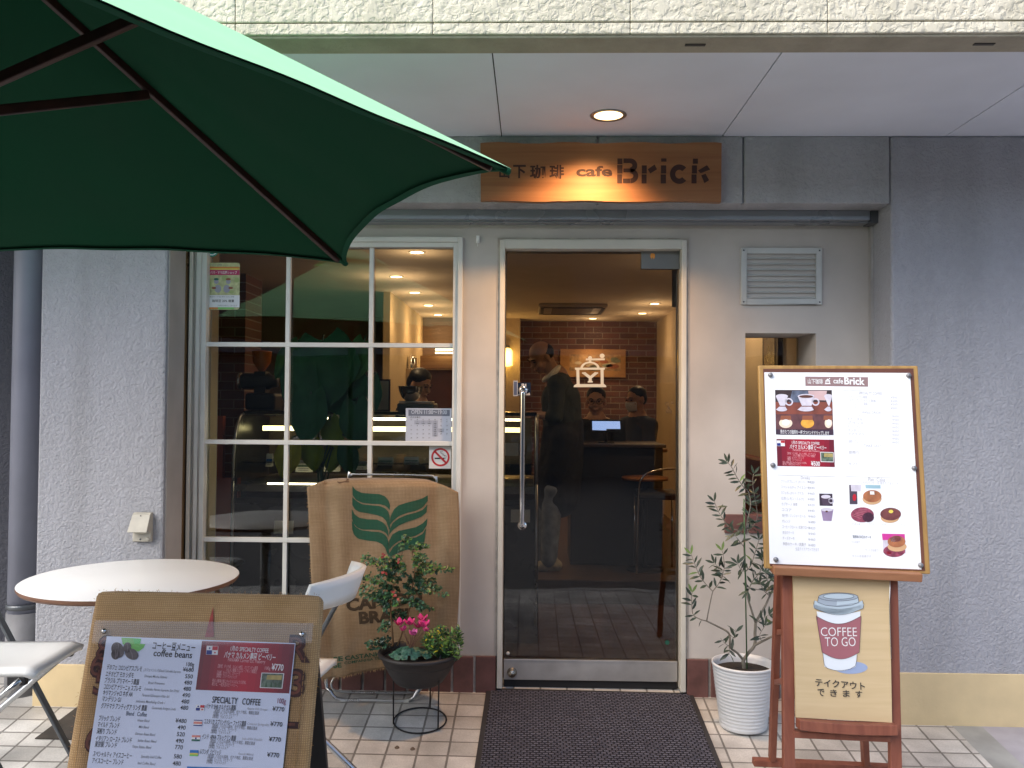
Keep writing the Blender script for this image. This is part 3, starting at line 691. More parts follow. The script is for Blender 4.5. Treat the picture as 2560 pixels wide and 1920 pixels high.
M_BLUE = mat("blue_print", (0.01, 0.03, 0.22, 1), rough=0.5, var=0)
M_SKYB = mat("sky_blue_print", (0.02, 0.17, 0.50, 1), rough=0.5, var=0)
M_GRN = mat("green_print", (0.18, 0.55, 0.12, 1), rough=0.5, var=0)
M_DGRN = mat("dark_green_print", (0.02, 0.13, 0.10, 1), rough=0.5, var=0)
M_YELP = mat("yellow_print", (0.75, 0.60, 0.10, 1), rough=0.5, var=0)
M_ORG = mat("orange_print", (0.65, 0.23, 0.04, 1), rough=0.5, var=0)
M_BRN = mat("brown_print", (0.10, 0.035, 0.022, 1), rough=0.5, var=0)
M_MBRN = mat("mid_brown_print", (0.28, 0.09, 0.045, 1), rough=0.5, var=0)
M_SALM = mat("salmon_print", (0.70, 0.25, 0.20, 1), rough=0.5, var=0)
M_ALU = mat("aluminium", (0.50, 0.51, 0.52, 1), rough=0.3, metal=0.95, var=0.08)
M_GSTEEL = mat("grey_coated_steel", (0.12, 0.13, 0.14, 1), rough=0.4, metal=0.5, var=0.1)
M_WPLA = mat("white_plastic", (0.86, 0.87, 0.85, 1), rough=0.4, var=0.03, spec=0.5)
M_BLKP = mat("black_plastic", (0.015, 0.015, 0.017, 1), rough=0.45, var=0)

def leaf(mb, p, d, up, L, w, mi, fold=0.25, droop=0.0):
    """one leaf blade: six faces bent along the midrib, from p along d"""
    d = Vector(d).normalized(); sd = d.cross(Vector(up))
    if sd.length < 1e-4: sd = d.orthogonal()
    sd.normalize(); n = sd.cross(d).normalized()
    prof = [(0.0, 0.0), (0.25, 0.75), (0.55, 1.0), (0.85, 0.5), (1.0, 0.0)]
    mid = []; lf = []; rt = []
    for t, k in prof:
        c = p + d * (t * L) - n * (droop * L * t * t)
        mid.append(c); lf.append(c + sd * (w / 2 * k) + n * (fold * w / 2 * k)); rt.append(c - sd * (w / 2 * k) + n * (fold * w / 2 * k))
    vs = [mid[0], lf[1], mid[1], rt[1], lf[2], mid[2], rt[2], lf[3], mid[3], rt[3], mid[4]]
    mb.add(vs, [(0, 2, 1), (0, 3, 2), (1, 2, 5, 4), (2, 3, 6, 5), (4, 5, 8, 7), (5, 6, 9, 8), (7, 8, 10), (8, 9, 10)], mi, True)
def rv(s=1.0): return Vector((random.uniform(-s, s), random.uniform(-s, s), random.uniform(-s, s)))

# ================================================================== grey drain pipe at the far left
yp = -0.10
pt_, pb_ = P(76, 640, yp), P(62, 1500, yp)
r0 = (P(110, 900, yp).x - P(36, 900, yp).x) / 2
px_ = (P(36, 900, yp).x + P(110, 900, yp).x) / 2
pipe = thing("drain_pipe", "grey vertical drain pipe at the corner of the stucco wall", "pipe", (px_, yp, -0.1))
b = MB(); b.tube([(px_, yp, -0.15), (px_, yp, 4.0)], r0, 28); b.build("pipe_tube", mat("grey_pvc", (0.20, 0.21, 0.26, 1), rough=0.45, var=0.1, vscale=4), pipe)
cz = P(55, 1512, yp).z
b = MB(); b.lathe([(r0 + 0.001, -0.012), (r0 + 0.006, -0.012), (r0 + 0.007, 0.0), (r0 + 0.006, 0.012), (r0 + 0.001, 0.012)], (px_, yp, cz), 28); b.box(px_ + r0, px_ + r0 + 0.045, yp - 0.01, yp + 0.006, cz - 0.01, cz + 0.01)
b.build("pipe_bracket", M_GSTEEL, pipe)
b = MB(); b.tube([(px_, yp, -0.15), (px_, yp, cz - 0.03)], r0 + 0.005, 28); b.build("pipe_sleeve", mat("weathered_pvc", (0.19, 0.19, 0.20, 1), rough=0.6, var=0.25, vscale=6), pipe)

# ================================================================== outdoor socket box on the left wall
def c5(x, y): return (x / 2.023, 580 + y / 2.023)
q = P(*c5(722, 1490), YB); sb = thing("outdoor_socket", "small beige weatherproof power socket with hooded cover on the left stucco wall", "power socket", (q.x, YB, q.z))
w_ = P(*c5(775, 1490), YB).x - P(*c5(672, 1490), YB).x; h_ = P(*c5(722, 1420), YB).z - P(*c5(722, 1566), YB).z
x0, x1 = q.x - w_ / 2 + 0.006, q.x + w_ / 2; z0, z1 = q.z - h_ / 2, q.z + h_ / 2
M_BOX = mat("aged_beige_plastic", (0.44, 0.42, 0.36, 1), rough=0.5, var=0.14, vscale=14)
b = MB(); b.box(x0 + 0.004, x1, YB - 0.022, YB + 0.004, z0, z1); b.build("base_plate", M_BOX, sb, bevel=0.004)
b = MB(); d = 0.062; zt_, zm = z1 - 0.002, z0 + h_ * 0.36
b.add([(x0+.006, YB-.022, zt_), (x1, YB-.022, zt_), (x1, YB-.030, zt_-.006), (x0+.006, YB-.030, zt_-.006), (x0-.004, YB-d, zm), (x1-.002, YB-d, zm), (x1, YB-.022, zm-.004), (x0+.006, YB-.022, zm-.004)],
      [(0,1,2,3),(3,2,5,4),(0,3,4,7),(1,6,5,2),(4,5,6,7),(0,7,6,1)])
b.build("hood", M_BOX, sb, bevel=0.003)
b = MB()
b.lathe([(0, 0.004), (0.007, 0.004), (0.009, 0.0), (0, 0)], (x1 - 0.012, YB - 0.023, z0 + 0.012), 14, axis=(0, -1, 0)); b.build("cable_gland", M_BOX, sb)
b = MB(); b.lathe([(0, 0.002), (0.004, 0.002), (0.004, 0), (0, 0)], (q.x, YB - 0.0225, z0 + 0.012), 12, axis=(0, -1, 0)); b.build("screw", M_GSTEEL, sb)
b = MB(); b.lathe([(0, 0.002), (0.004, 0.002), (0.004, 0), (0, 0)], (q.x + 0.004, YB - 0.031, zt_ - 0.012), 12, axis=(0, -1, 0)); b.build("screw", M_BLKP, sb)

# ================================================================== wooden sign with lamp
sg0 = P(1199, 357, YB - 0.03); sg1 = P(1804, 502, YB - 0.03)
sx_0, sx_1 = P(1200.5, 430, YB - 0.03).x, P(1804, 430, YB - 0.03).x; sz_0, sz_1 = P(1500, 503, YB - 0.03).z, P(1500, 357, YB - 0.03).z
sign = thing("wooden_sign", "long wooden board with burnt dark lettering mounted above the glass door", "shop sign", ((sx_0 + sx_1) / 2, YB, sz_0))
b = MB(); n = 40
top = [(sx_0 + (sx_1 - sx_0) * i / n, sz_1 + 0.0035 * sin(i * 0.55) + random.uniform(-0.0012, 0.0012)) for i in range(n + 1)]
bot = [(sx_0 + 0.004 + (sx_1 - sx_0 - 0.006) * i / n, sz_0 + 0.003 * sin(i * 0.4 + 1) + random.uniform(-0.001, 0.001)) for i in range(n + 1)]
vs = [(x, YB - 0.03, z) for x, z in bot + top] + [(x, YB + 0.004, z) for x, z in bot + top]
k = n + 1; fs = []
for i in range(n):
    fs += [(i, i+1, k+i+1, k+i), (2*k+i, 3*k+i, 3*k+i+1, 2*k+i+1), (i, 2*k+i, 2*k+i+1, i+1), (k+i, k+i+1, 3*k+i+1, 3*k+i)]
fs += [(0, k, 3*k, 2*k), (n, 2*k+n, 3*k+n, k+n)]
b.add(vs, fs)
b.build("board", wood("sign_plank", (0.33, 0.155, 0.068, 1), (0.235, 0.100, 0.042, 1), rough=0.5, scale=(1.2, 10, 26)), sign)
s = Sheet((sx_0, YB - 0.0302, sz_0), (1, 0, 0), (0, 0, 1))
def c7(x, y): return s.loc(1180 + x / 3.456, 340 + y / 3.456)
M_BURN = mat("burnt_lettering", (0.040, 0.013, 0.012, 1), rough=0.7, var=0.2, vscale=60)
def boxtext(sh, cmap, body, x0, y0, x1, y1, m, l=2, bold=0.0):
    """letters stretched to fill a box given by its corners"""
    vs, fs, bb = textmesh(body, bold); a0, b0 = cmap(x0, y1); a1, b1 = cmap(x1, y0)
    sh.b.add([sh.pt(a0 + (x - bb[0]) / (bb[1] - bb[0]) * (a1 - a0), b0 + (y - bb[2]) / (bb[3] - bb[2]) * (b1 - b0), l) for x, y in vs], fs, sh.mi(m))
boxtext(s, c7, "山", 235, 255, 325, 365, M_BURN, bold=0.03)
boxtext(s, c7, "下", 355, 250, 465, 365, M_BURN, bold=0.03)
boxtext(s, c7, "珈", 500, 250, 635, 370, M_BURN, bold=0.025)
boxtext(s, c7, "琲", 668, 250, 795, 370, M_BURN, bold=0.025)
s.build("lettering", sign); s = Sheet((sx_0, YB - 0.0302, sz_0), (1, 0, 0), (0, 0, 1))
boxtext(s, c7, "cafe", 900, 258, 1212, 350, M_BURN, bold=0.03)
def pl(pts): s.poly([c7(*p) for p in pts], M_BURN, 2)
def blk(x0, y0, x1, y1): pl([(x0, y1), (x1, y1), (x1, y0), (x0, y0)])
def arcband(cx, cy, rx, ry, w, t0, t1, n=24):
    vs = []
    for i in range(n + 1):
        t = radians(t0 + (t1 - t0) * i / n)
        for kk in (0, 1):
            a, c = c7(cx + (rx - kk * w) * cos(t), cy - (ry - kk * w) * sin(t)); vs.append(s.pt(a, c, 2))
    s.b.add(vs, [(2*i, 2*i+1, 2*i+3, 2*i+2) for i in range(n)], s.mi(M_BURN))
s.build("lettering", sign); s = Sheet((sx_0, YB - 0.0302, sz_0), (1, 0, 0), (0, 0, 1))
blk(1256, 194, 1300, 244); blk(1254, 251, 1300, 325); blk(1254, 331, 1296, 410)     # B: stem in three blocks, two bowls
blk(1308, 194, 1366, 234); blk(1308, 281, 1366, 314); blk(1304, 368, 1366, 408)
arcband(1366, 254, 62, 60, 42, -90, 90); arcband(1368, 345, 68, 64, 42, -90, 90)
blk(1467, 254, 1510, 325); blk(1465, 332, 1508, 410); pl([(1540, 324), (1598, 288), (1578, 246), (1518, 288)])   # r
blk(1634, 194, 1680, 222); blk(1632, 254, 1678, 325); blk(1630, 332, 1676, 410)       # i
arcband(1790, 330, 80, 84, 46, 42, 318, 40)                                           # c
blk(1908, 196, 1952, 240); blk(1900, 254, 1944, 325); blk(1896, 332, 1940, 410)       # k
pl([(1976, 322), (2058, 290), (2030, 252), (1952, 298)]); pl([(2008, 408), (2048, 382), (2018, 326), (1980, 340)])
s.build("lettering", sign)
# soffit lamp that lights it
lp = Vector((P(1521, 283, -0.53).x, -0.53, zs))
dl = thing("downlight", "lit round lamp set in the outdoor soffit above the wooden sign", "ceiling lamp", lp)
b = MB(); b.lathe([(0.062, 0.001), (0.078, 0.001), (0.080, -0.003), (0.076, -0.006), (0.062, -0.004)], lp, 40); b.build("trim_ring", mat("grey_trim_ring", (0.36, 0.34, 0.31, 1), rough=0.3, metal=0.6, var=0), dl)
b = MB(); b.lathe([(0, -0.0015), (0.062, -0.0015)], lp, 40); b.build("lamp_lens", emis("warm_lamp_glow", (1.0, 0.66, 0.26, 1), 3.2), dl)
def spot(name, loc, parent, energy, angle, blend, color, radius=0.04, aim=(0, 0, -1)):
    l = bpy.data.lights.new(name, 'SPOT'); l.energy = energy; l.spot_size = radians(angle); l.spot_blend = blend; l.color = color; l.shadow_soft_size = radius
    o = bpy.data.objects.new(name, l); COL.objects.link(o); o.parent = parent; o.location = Vector(loc) - origin(parent)
    o.rotation_euler = (-Vector(aim)).to_track_quat('Z', 'Y').to_euler(); return o
spot("lamp_bulb", lp + Vector((-0.03, 0.0, -0.02)), dl, 62, 116, 1.0, (1.0, 0.56, 0.24), 0.05, aim=(-0.10, 0.20, -1))

# ================================================================== louvred vent
vx0, vx1, vz0, vz1 = fr(1853, 620, 2055, 761, -0.012)
vent = thing("louvre_vent", "grey white louvred ventilation grille on the plaster wall above the narrow window", "vent", ((vx0 + vx1) / 2, 0, vz0))
M_VENT = mat("vent_enamel", (0.50, 0.52, 0.50, 1), rough=0.5, var=0.08, vscale=8)
b = MB(); rect_frame(b, vx0, vx1, vz0, vz1, 0.028, -0.014, 0.002); b.build("frame", M_VENT, vent, bevel=0.002)
b = MB(); n = 8; hh = (vz1 - vz0 - 0.056) / n
for i in range(n):
    z = vz0 + 0.028 + hh * i
    b.obox(Vector((vx0 + 0.027, -0.011, z + hh * 0.10)), Vector((1, 0, 0)), Vector((0, 0.80, 0.6)), Vector((0, -0.6, 0.80)), (0, vx1 - vx0 - 0.054), (-0.0005, hh * 0.66), (-0.001, 0.001))
b.build("slat", M_VENT, vent)
b = MB(); b.box(vx0 + 0.02, vx1 - 0.02, 0.03, 0.034, vz0 + 0.02, vz1 - 0.02); b.box(vx0 + .027, vx1 - .027, -0.0005, 0.03, vz0 + 0.026, vz0 + 0.0275); b.build("backing", mat("vent_shadow_plate", (0.10, 0.105, 0.10, 1), rough=0.8, var=0), vent)
for i, (x, z) in enumerate([(vx0 + .012, vz0 + .012), (vx1 - .012, vz0 + .012), (vx0 + .012, vz1 - .012), (vx1 - .012, vz1 - .012)]):
    b = MB(); b.lathe([(0, 0.002), (0.0035, 0.0015), (0.0045, 0), (0, 0)], (x, -0.0141, z), 12, axis=(0, -1, 0)); b.build("screw", M_GSTEEL, vent)

# small white hook beside the window
q = P(1195, 600, 0.0); b = MB(); b.box(q.x - 0.008, q.x + 0.008, -0.012, 0.001, q.z - 0.016, q.z + 0.020); b.tube(spline([(q.x, -0.012, q.z - 0.008), (q.x, -0.022, q.z - 0.014), (q.x, -0.024, q.z - 0.006)], 5), 0.0022, 8); b.tube([(q.x - .001, -0.013, q.z - 0.014), (q.x - .001, -0.012, q.z - 0.034)], 0.0012, 6)
tag(b.build("wall_hook", M_WPLA, None, bevel=0.003), "tiny white plastic hook on the plaster between window and door", "hook")

# ================================================================== things stuck on the glass
yst = yg - 0.0012
def sticker(name, label, cat, u0, v0, u1, v1, y):
    """flat print on glass, drawn with a function from photo pixels to the print's own plane"""
    p = P((u0 + u1) / 2, (v0 + v1) / 2, y)
    t = thing(name, label, cat, p); sh = Sheet(p, (1, 0, 0), (0, 0, 1)); return t, sh
def rrect(sh, u0, v0, u1, v1, r, m, l=1):
    a0, b0 = sh.loc(u0, v1); a1, b1 = sh.loc(u1, v0); pts = []
    for ca, cb, t0 in ((a1 - r, b0 + r, -90), (a1 - r, b1 - r, 0), (a0 + r, b1 - r, 90), (a0 + r, b0 + r, 180)):
        pts += [(ca + r * cos(radians(t0 + 90 * i / 5)), cb + r * sin(radians(t0 + 90 * i / 5))) for i in range(6)]
    sh.poly(pts, m, l)
def band(sh, u0, v0, u1, v1, m, l=2):
    a0, b0 = sh.loc(u0, v1); a1, b1 = sh.loc(u1, v0); sh.rect(a0, b0, a1, b1, m, l)
t, s = sticker("shop_sticker", "pale green and white support sticker with crimson title band, top left of the window", "sticker", 517, 657, 601, 774, yst)
M_PGRN = mat("pale_lime_print", (0.48, 0.50, 0.26, 1), rough=0.5, var=0.25, vscale=50)
M_CRIM = mat("crimson_print", (0.45, 0.02, 0.11, 1), rough=0.5, var=0)
rrect(s, 518, 657, 600, 774, 0.012, M_PGRN, 1)
band(s, 518.5, 667, 599.5, 671, M_ORG); band(s, 518.5, 671, 599.5, 674, M_YELP); band(s, 519, 675, 599.5, 687.5, M_CRIM)
band(s, 521, 738, 599.3, 768, M_PAPER); band(s, 519.5, 768.5, 545, 772.5, M_ORG); band(s, 545, 768.5, 585, 772.5, M_GRN)
a, c = s.loc(559, 684.5); wd = s.loc(593, 684)[0] - s.loc(526, 684)[0]; s.text("パパ・ママ応援ショップ", a, c, 0.0165, M_WPRT, 3, 'C', 0.01, wd)
a, c = s.loc(529, 663.5); s.text("まいど・大阪", a, c, 0.009, M_GREYT, 3)
a, c = s.loc(524.5, 662); s.ring(a, c, 0.0035, 0.0047, M_GREYT, 3, 14)
for u, v, ru, rvv in ((563, 695, 9, 7), (592, 700, 7, 6), (523, 710, 5, 7), (578, 730, 7, 4)):
    a, c = s.loc(u, v); s.ell(a, c, ru * .002, rvv * .002, mat("lime_dot_print", (0.36, 0.44, 0.18, 1), var=0), 2, 16)
# plain generic pair of figures instead of the sticker's mascots
for u, dirn in ((545, 1), (567, -1)):
    a, c = s.loc(u, 722); s.ell(a, c, 0.017, 0.020, mat("lilac_grey_print", (0.34, 0.34, 0.42, 1), var=0), 3, 18)
    a, c = s.loc(u - 4 * dirn, 704); s.ell(a, c, 0.012, 0.012, MATS["lilac_grey_print"], 3, 18)
    a, c = s.loc(u - 4 * dirn, 698); s.ell(a, c, 0.013, 0.006, M_DGRN if dirn > 0 else M_MBRN, 4, 16)
    a, c = s.loc(u - 10 * dirn, 720); s.ell(a, c, 0.012, 0.006, M_MBRN, 4, 14)
a, c = s.loc(524, 730); s.text("う", a, c, 0.016, M_GREYT, 3)
a, c = s.loc(524, 743.5); s.text("優待カードをお持ちの方に特典", a, c, 0.009, M_GREYT, 3)
a, c = s.loc(558, 755); wd = s.loc(585, 684)[0] - s.loc(530, 684)[0]; s.text("珈琲豆 20% 増量", a, c, 0.015, M_BLK, 3, 'C', 0.01, wd)
a, c = s.loc(593, 765.5); s.text("ご利用をお待ちしております", a, c, 0.008, M_GREYT, 3, 'R')
s.build("print", t)
q = P(530, 625, yst); b = MB(); s = Sheet(q, (1, 0, 0), (0, 0, 1)); s.ell(0, 0, 0.034, 0.034, mat("teal_print", (0.02, 0.30, 0.24, 1), var=0.1), 1, 28); s.ring(0, 0, 0.022, 0.028, M_WPRT, 2)
tag(s.build("round_sticker"), "round teal sticker half hidden behind the parasol's lower edge", "sticker")
t, s = sticker("opening_hours_card", "bluish paper card with opening hours and a month calendar, taped inside the window", "notice", 1013, 1021, 1129, 1103, yst)
M_CARD = mat("blue_white_card", (0.45, 0.49, 0.58, 1), rough=0.5, var=0.03)
M_SLATE = mat("slate_print", (0.13, 0.15, 0.20, 1), rough=0.5, var=0)
def c4(x, y): return 990 + x / 8.73, 1000 + y / 8.73
band(s, *c4(208, 185), *c4(1215, 908), M_CARD, 1); band(s, *c4(270, 215), *c4(1176, 345), M_SLATE, 2)
a, c = s.loc(*c4(722, 305)); wd = s.loc(*c4(1110, 300))[0] - s.loc(*c4(335, 300))[0]; s.text("OPEN 11:00～19:00", a, c, 0.028, mat("pale_blue_print", (0.55, 0.60, 0.68, 1), var=0), 3, 'C', 0, wd)
a, c = s.loc(*c4(305, 390)); s.text("1月の休業日", a, c, 0.010, M_BLK, 3)
M_SHADE = mat("grey_cell_print", (0.33, 0.36, 0.44, 1), var=0)
for x0, y0, x1, y1 in ((400, 445, 525, 530), (530, 445, 655, 530), (660, 445, 785, 530), (790, 445, 915, 530), (790, 532, 915, 618), (790, 622, 915, 705), (920, 622, 1050, 705), (790, 710, 915, 795)):
    band(s, *c4(x0, y0), *c4(x1, y1), M_SHADE, 2)
days = ["日", "月", "火", "水", "木", "金", "土"]; xs7 = [333, 464, 594, 724, 853, 984, 1112]
for i, x in enumerate(xs7):
    a, c = s.loc(*c4(x, 438)); s.text(days[i], a, c, 0.0075, M_BLK, 3, 'C')
dnum = 1; start = 1
for r in range(5):
    for i in range(7):
        if r == 0 and i < start or dnum > 31: continue
        a, c = s.loc(*c4(xs7[i], 485 + 88 * r)); s.text(str(dnum), a, c, 0.009, M_BLK, 3, 'C'); dnum += 1
for x, y in ((464, 520), (594, 520), (724, 520), (853, 520), (853, 608), (853, 696), (984, 696), (853, 786)):
    a, c = s.loc(*c4(x, y + 6)); s.text("休業", a, c, 0.007, M_BLK, 3, 'C')
s.build("print", t)
t, s = sticker("no_smoking_sign", "square white no smoking sticker with red ring on the window", "sign", 1073, 1116, 1129, 1171, yst)
band(s, *c4(722, 1015), *c4(1200, 1495), mat("sticker_white", (0.66, 0.66, 0.64, 1), rough=0.4, var=0), 1)
ca, cc = s.loc(*c4(970, 1248)); sc_ = s.loc(*c4(1070, 0))[0] - s.loc(*c4(970, 0))[0]; k = sc_ / 100
M_NSR = mat("signal_red_print", (0.48, 0.025, 0.03, 1), rough=0.45, var=0)
s.rect(ca - 125 * k, cc - 42 * k, ca + 90 * k, cc - 10 * k, M_BLK, 2); s.rect(ca + 97 * k, cc - 42 * k, ca + 106 * k, cc - 10 * k, M_GREYT, 2); s.rect(ca + 112 * k, cc - 42 * k, ca + 122 * k, cc - 10 * k, M_LGREYT, 2)
for off in (0, 28):
    s.stroke([(ca + (x + off) * k, cc + y * k) for x, y in ((100, -5), (98, 30), (75, 42), (40, 48), (30, 75), (5, 90), (-5, 110), (15, 135))], 7 * k, M_BLK, 2)
s.ring(ca, cc, 160 * k, 200 * k, M_NSR, 3, 48); s.stroke([(ca - 122 * k, cc + 122 * k), (ca + 122 * k, cc - 122 * k)], 44 * k, M_NSR, 3)
s.build("print", t)
# coffee mill emblem on the door glass
ydg = yd - 0.001
def cd5(x, y): return 1240 + x / 3.95, 820 + y / 3.95
t, s = sticker("mill_decal", "white vinyl coffee mill emblem on the door glass", "decal", 1434, 884, 1516, 968, ydg)
M_VIN = mat("frosted_vinyl", (0.50, 0.48, 0.40, 1), rough=0.6, var=0)
def lp_(x, y): return s.loc(*cd5(x, y))
def poly5(pts, l=1): s.poly([lp_(*p) for p in pts], M_VIN, l)
K5 = lp_(1000, 0)[0] - lp_(900, 0)[0]; K5 /= 100
poly5([(765, 584), (1090, 584), (1085, 566), (1068, 554), (792, 554), (772, 566)])
poly5([(797, 554), (826, 554), (822, 412), (793, 412)]); poly5([(1034, 554), (1064, 554), (1062, 412), (1032, 412)])
poly5([(782, 412), (1072, 412), (1078, 392), (778, 392)])
a, c = lp_(928, 400); s.ring(a, c, 72 * K5, 95 * K5, M_VIN, 2, 24, 0.05, pi - 0.05, 0.72)
poly5([(915, 342), (945, 342), (940, 318), (918, 318)]); poly5([(886, 320), (1074, 318), (1074, 300), (888, 302)])
a, c = lp_(929, 294); s.ell(a, c, 19 * K5, 17 * K5, M_VIN, 2); a, c = lp_(1048, 275); s.ell(a, c, 24 * K5, 22 * K5, M_VIN, 2)
s.stroke([lp_(868, 444), lp_(932, 492)], 28 * K5, M_VIN, 2); s.stroke([lp_(988, 444), lp_(930, 492)], 28 * K5, M_VIN, 3); s.stroke([lp_(931, 484), lp_(931, 530)], 30 * K5, M_VIN, 4)
poly5([(850, 452), (886, 452), (886, 438), (850, 438)], 5); poly5([(974, 452), (1008, 452), (1008, 438), (974, 438)], 5); poly5([(906, 538), (956, 538), (956, 524), (906, 524)], 5)
s.build("print", t)
t, s = sticker("pull_sign", "small dark blue pull plate with white character above the chrome door handle", "sign", 1283, 951, 1326, 990, ydg)
band(s, *cd5(170, 520), *cd5(215, 672), mat("pale_slip", (0.42, 0.46, 0.52, 1), var=0), 1); band(s, *cd5(176, 530), *cd5(208, 662), mat("slip_blue", (0.08, 0.11, 0.20, 1), var=0), 2)
band(s, *cd5(214, 540), *cd5(342, 668), mat("navy_plate", (0.012, 0.022, 0.045, 1), rough=0.15, var=0), 2)
a, c = lp_(275, 598) if False else s.loc(*cd5(273, 600)); s.text("引", a, c, 0.030, M_WPRT, 3, 'C', 0.02)
s.rect(*s.loc(*cd5(232, 606)), *s.loc(*cd5(318, 602)), M_GREYT, 3); a, c = s.loc(*cd5(275, 626)); s.text("PULL", a, c, 0.014, M_LGREYT, 3, 'C')
s.poly([s.loc(*cd5(*p)) for p in ((216, 664), (338, 664), (332, 636), (310, 650), (284, 612), (262, 640), (240, 632))], mat("pale_jagged_patch", (0.45, 0.44, 0.42, 1), rough=0.3, var=0), 3)  # pale jagged patch along the plate's lower edge
s.build("print", t)
t, s = sticker("hourglass_decal", "thin dark hourglass outline decal at the right edge of the door glass", "decal", 1662, 1003, 1682, 1032, ydg)
M_OUT = mat("dark_outline", (0.05, 0.04, 0.03, 1), var=0)
a, c = s.loc(*cd5(1690, 748)); s.ring(a, c, 0.007, 0.0085, M_OUT, 1, 20); a, c = s.loc(*cd5(1738, 738)); s.ring(a, c, 0.004, 0.0055, M_OUT, 1, 14)
s.stroke([s.loc(*cd5(*p)) for p in ((1680, 832), (1705, 778), (1738, 830), (1678, 832))], 0.0018, M_OUT, 1); s.stroke([s.loc(*cd5(*p)) for p in ((1700, 760), (1708, 832))], 0.0016, M_OUT, 1)
s.build("print", t)
q = P(1668, 1606, ydg); s = Sheet(q, (1, 0, 0), (0, 0, 1))
s.poly([(0.014 * cos(2*pi*i/16) * (1 if i % 2 else 0.7), 0.014 * sin(2*pi*i/16) * (1 if i % 2 else 0.7)) for i in range(16)], mat("leaf_sticker_green", (0.01, 0.09, 0.06, 1), var=0), 1)
tag(s.build("leaf_sticker"), "little dark green sticker low on the right of the door glass", "sticker")

# ================================================================== door mat
def mat_material():
    m = mat("ribbed_mat", (0.05, 0.05, 0.06, 1), rough=0.85, var=0, spec=0.2)
    nt = m.node_tree; N = nt.nodes; L = nt.links; bb = N["Principled BSDF"]; tc = [n for n in N if n.type == 'TEX_COORD'][0]
    nz = N.new("ShaderNodeTexNoise"); nz.inputs["Scale"].default_value = 60; L.new(tc.outputs["Object"], nz.inputs["Vector"])
    wv = N.new("ShaderNodeVectorMath"); wv.operation = 'MULTIPLY_ADD'; wv.inputs[1].default_value = (0.006, 0.006, 0)
    L.new(nz.outputs["Color"], wv.inputs[0]); L.new(tc.outputs["Object"], wv.inputs[2])
    br = N.new("ShaderNodeTexBrick"); br.inputs["Scale"].default_value = 1; br.inputs["Brick Width"].default_value = 0.026; br.inputs["Row Height"].default_value = 0.0165
    br.inputs["Mortar Size"].default_value = 0.0036; br.inputs["Mortar Smooth"].default_value = 0.6
    br.inputs["Color1"].default_value = (0.13, 0.13, 0.165, 1); br.inputs["Color2"].default_value = (0.09, 0.09, 0.118, 1); br.inputs["Mortar"].default_value = (0.018, 0.018, 0.024, 1)
    L.new(wv.outputs[0], br.inputs["Vector"])
    L.new(br.outputs["Color"], bb.inputs["Base Color"])
    bp = N.new("ShaderNodeBump"); bp.invert = True; bp.inputs["Strength"].default_value = 1.0; bp.inputs["Distance"].default_value = 0.006
    L.new(br.outputs["Fac"], bp.inputs["Height"]); L.new(bp.outputs[0], bb.inputs["Normal"]); return m
A_, B_ = onground(1217, 1724), onground(1731, 1737); C_, D_ = onground(1187, 1918), onground(1804, 1918)
def ext(p, q, k): return p + (q - p) * k
C2, D2 = ext(A_, C_, 1.12), ext(B_, D_, 1.12)
dm = thing("door_mat", "dark grey ribbed door mat with rubber border before the glass door", "doormat", (A_ + D2) / 2)
def matgrid(mb, inset, lift, n=8, mi=0):
    vs = []
    for j in range(n + 1):
        for i in range(n + 1):
            s_, t_ = inset + (1 - 2 * inset) * i / n, inset * 1.4 + (1 - 2.8 * inset) * j / n
            p = (A_ * (1 - s_) + B_ * s_) * (1 - t_) + (C2 * (1 - s_) + D2 * s_) * t_
            vs.append((p.x, p.y, gz(p.x, p.y) + lift))
    k = n + 1; mb.add(vs, [(j*k+i, j*k+i+1, (j+1)*k+i+1, (j+1)*k+i) for j in range(n) for i in range(n)], mi)
b = MB(); matgrid(b, 0.0, 0.005); o = b.build("rubber_border", mat("black_rubber", (0.03, 0.03, 0.034, 1), rough=0.6, var=0.15), dm, solid=0.008)
b = MB(); matgrid(b, 0.022, 0.010); o = b.build("pile", mat_material(), dm, solid=0.006)

# recessed cover plate in the tiles, bolts left in the paving
p0 = onground(87, 1849); b = MB(); x0 = p0.x; y0, y1 = p0.y, YB - 0.01
b.add([(x0, y0, gz(x0, y0) + 0.004), (x0 + 0.42, y0, gz(x0 + .42, y0) + 0.004), (x0 + 0.42, y1, gz(x0 + .42, y1) + 0.004), (x0 + 0.03, y1, gz(x0, y1) + 0.004)], [(0, 1, 2, 3)])
tag(b.build("drain_cover", mat("dirty_dark_plate", (0.045, 0.038, 0.032, 1), rough=0.9, var=0.35, vscale=16, bump=0.3), None, solid=0.004), "dark soiled cover plate sunk in the tiles below the left wall", "drain cover")
for x, y, lb in ((940, 1104, "rusty bolt stub in the tiles, nearer the plant stand side"), (1112, 1120, "rusty bolt stub in the tiles, nearer the door mat")):
    q = onground(780 + x / 4.424, 1620 + y / 4.424); b = MB(); b.lathe([(0.011, -0.002), (0.010, 0.003), (0.006, 0.004), (0.005, 0.008), (0.0, 0.009)], q, 10)
    tag(b.build("bolt_stub", mat("rusty_steel", (0.14, 0.10, 0.07, 1), rough=0.8, var=0.3, vscale=60)), lb, "bolt", "bolt stubs in the paving")

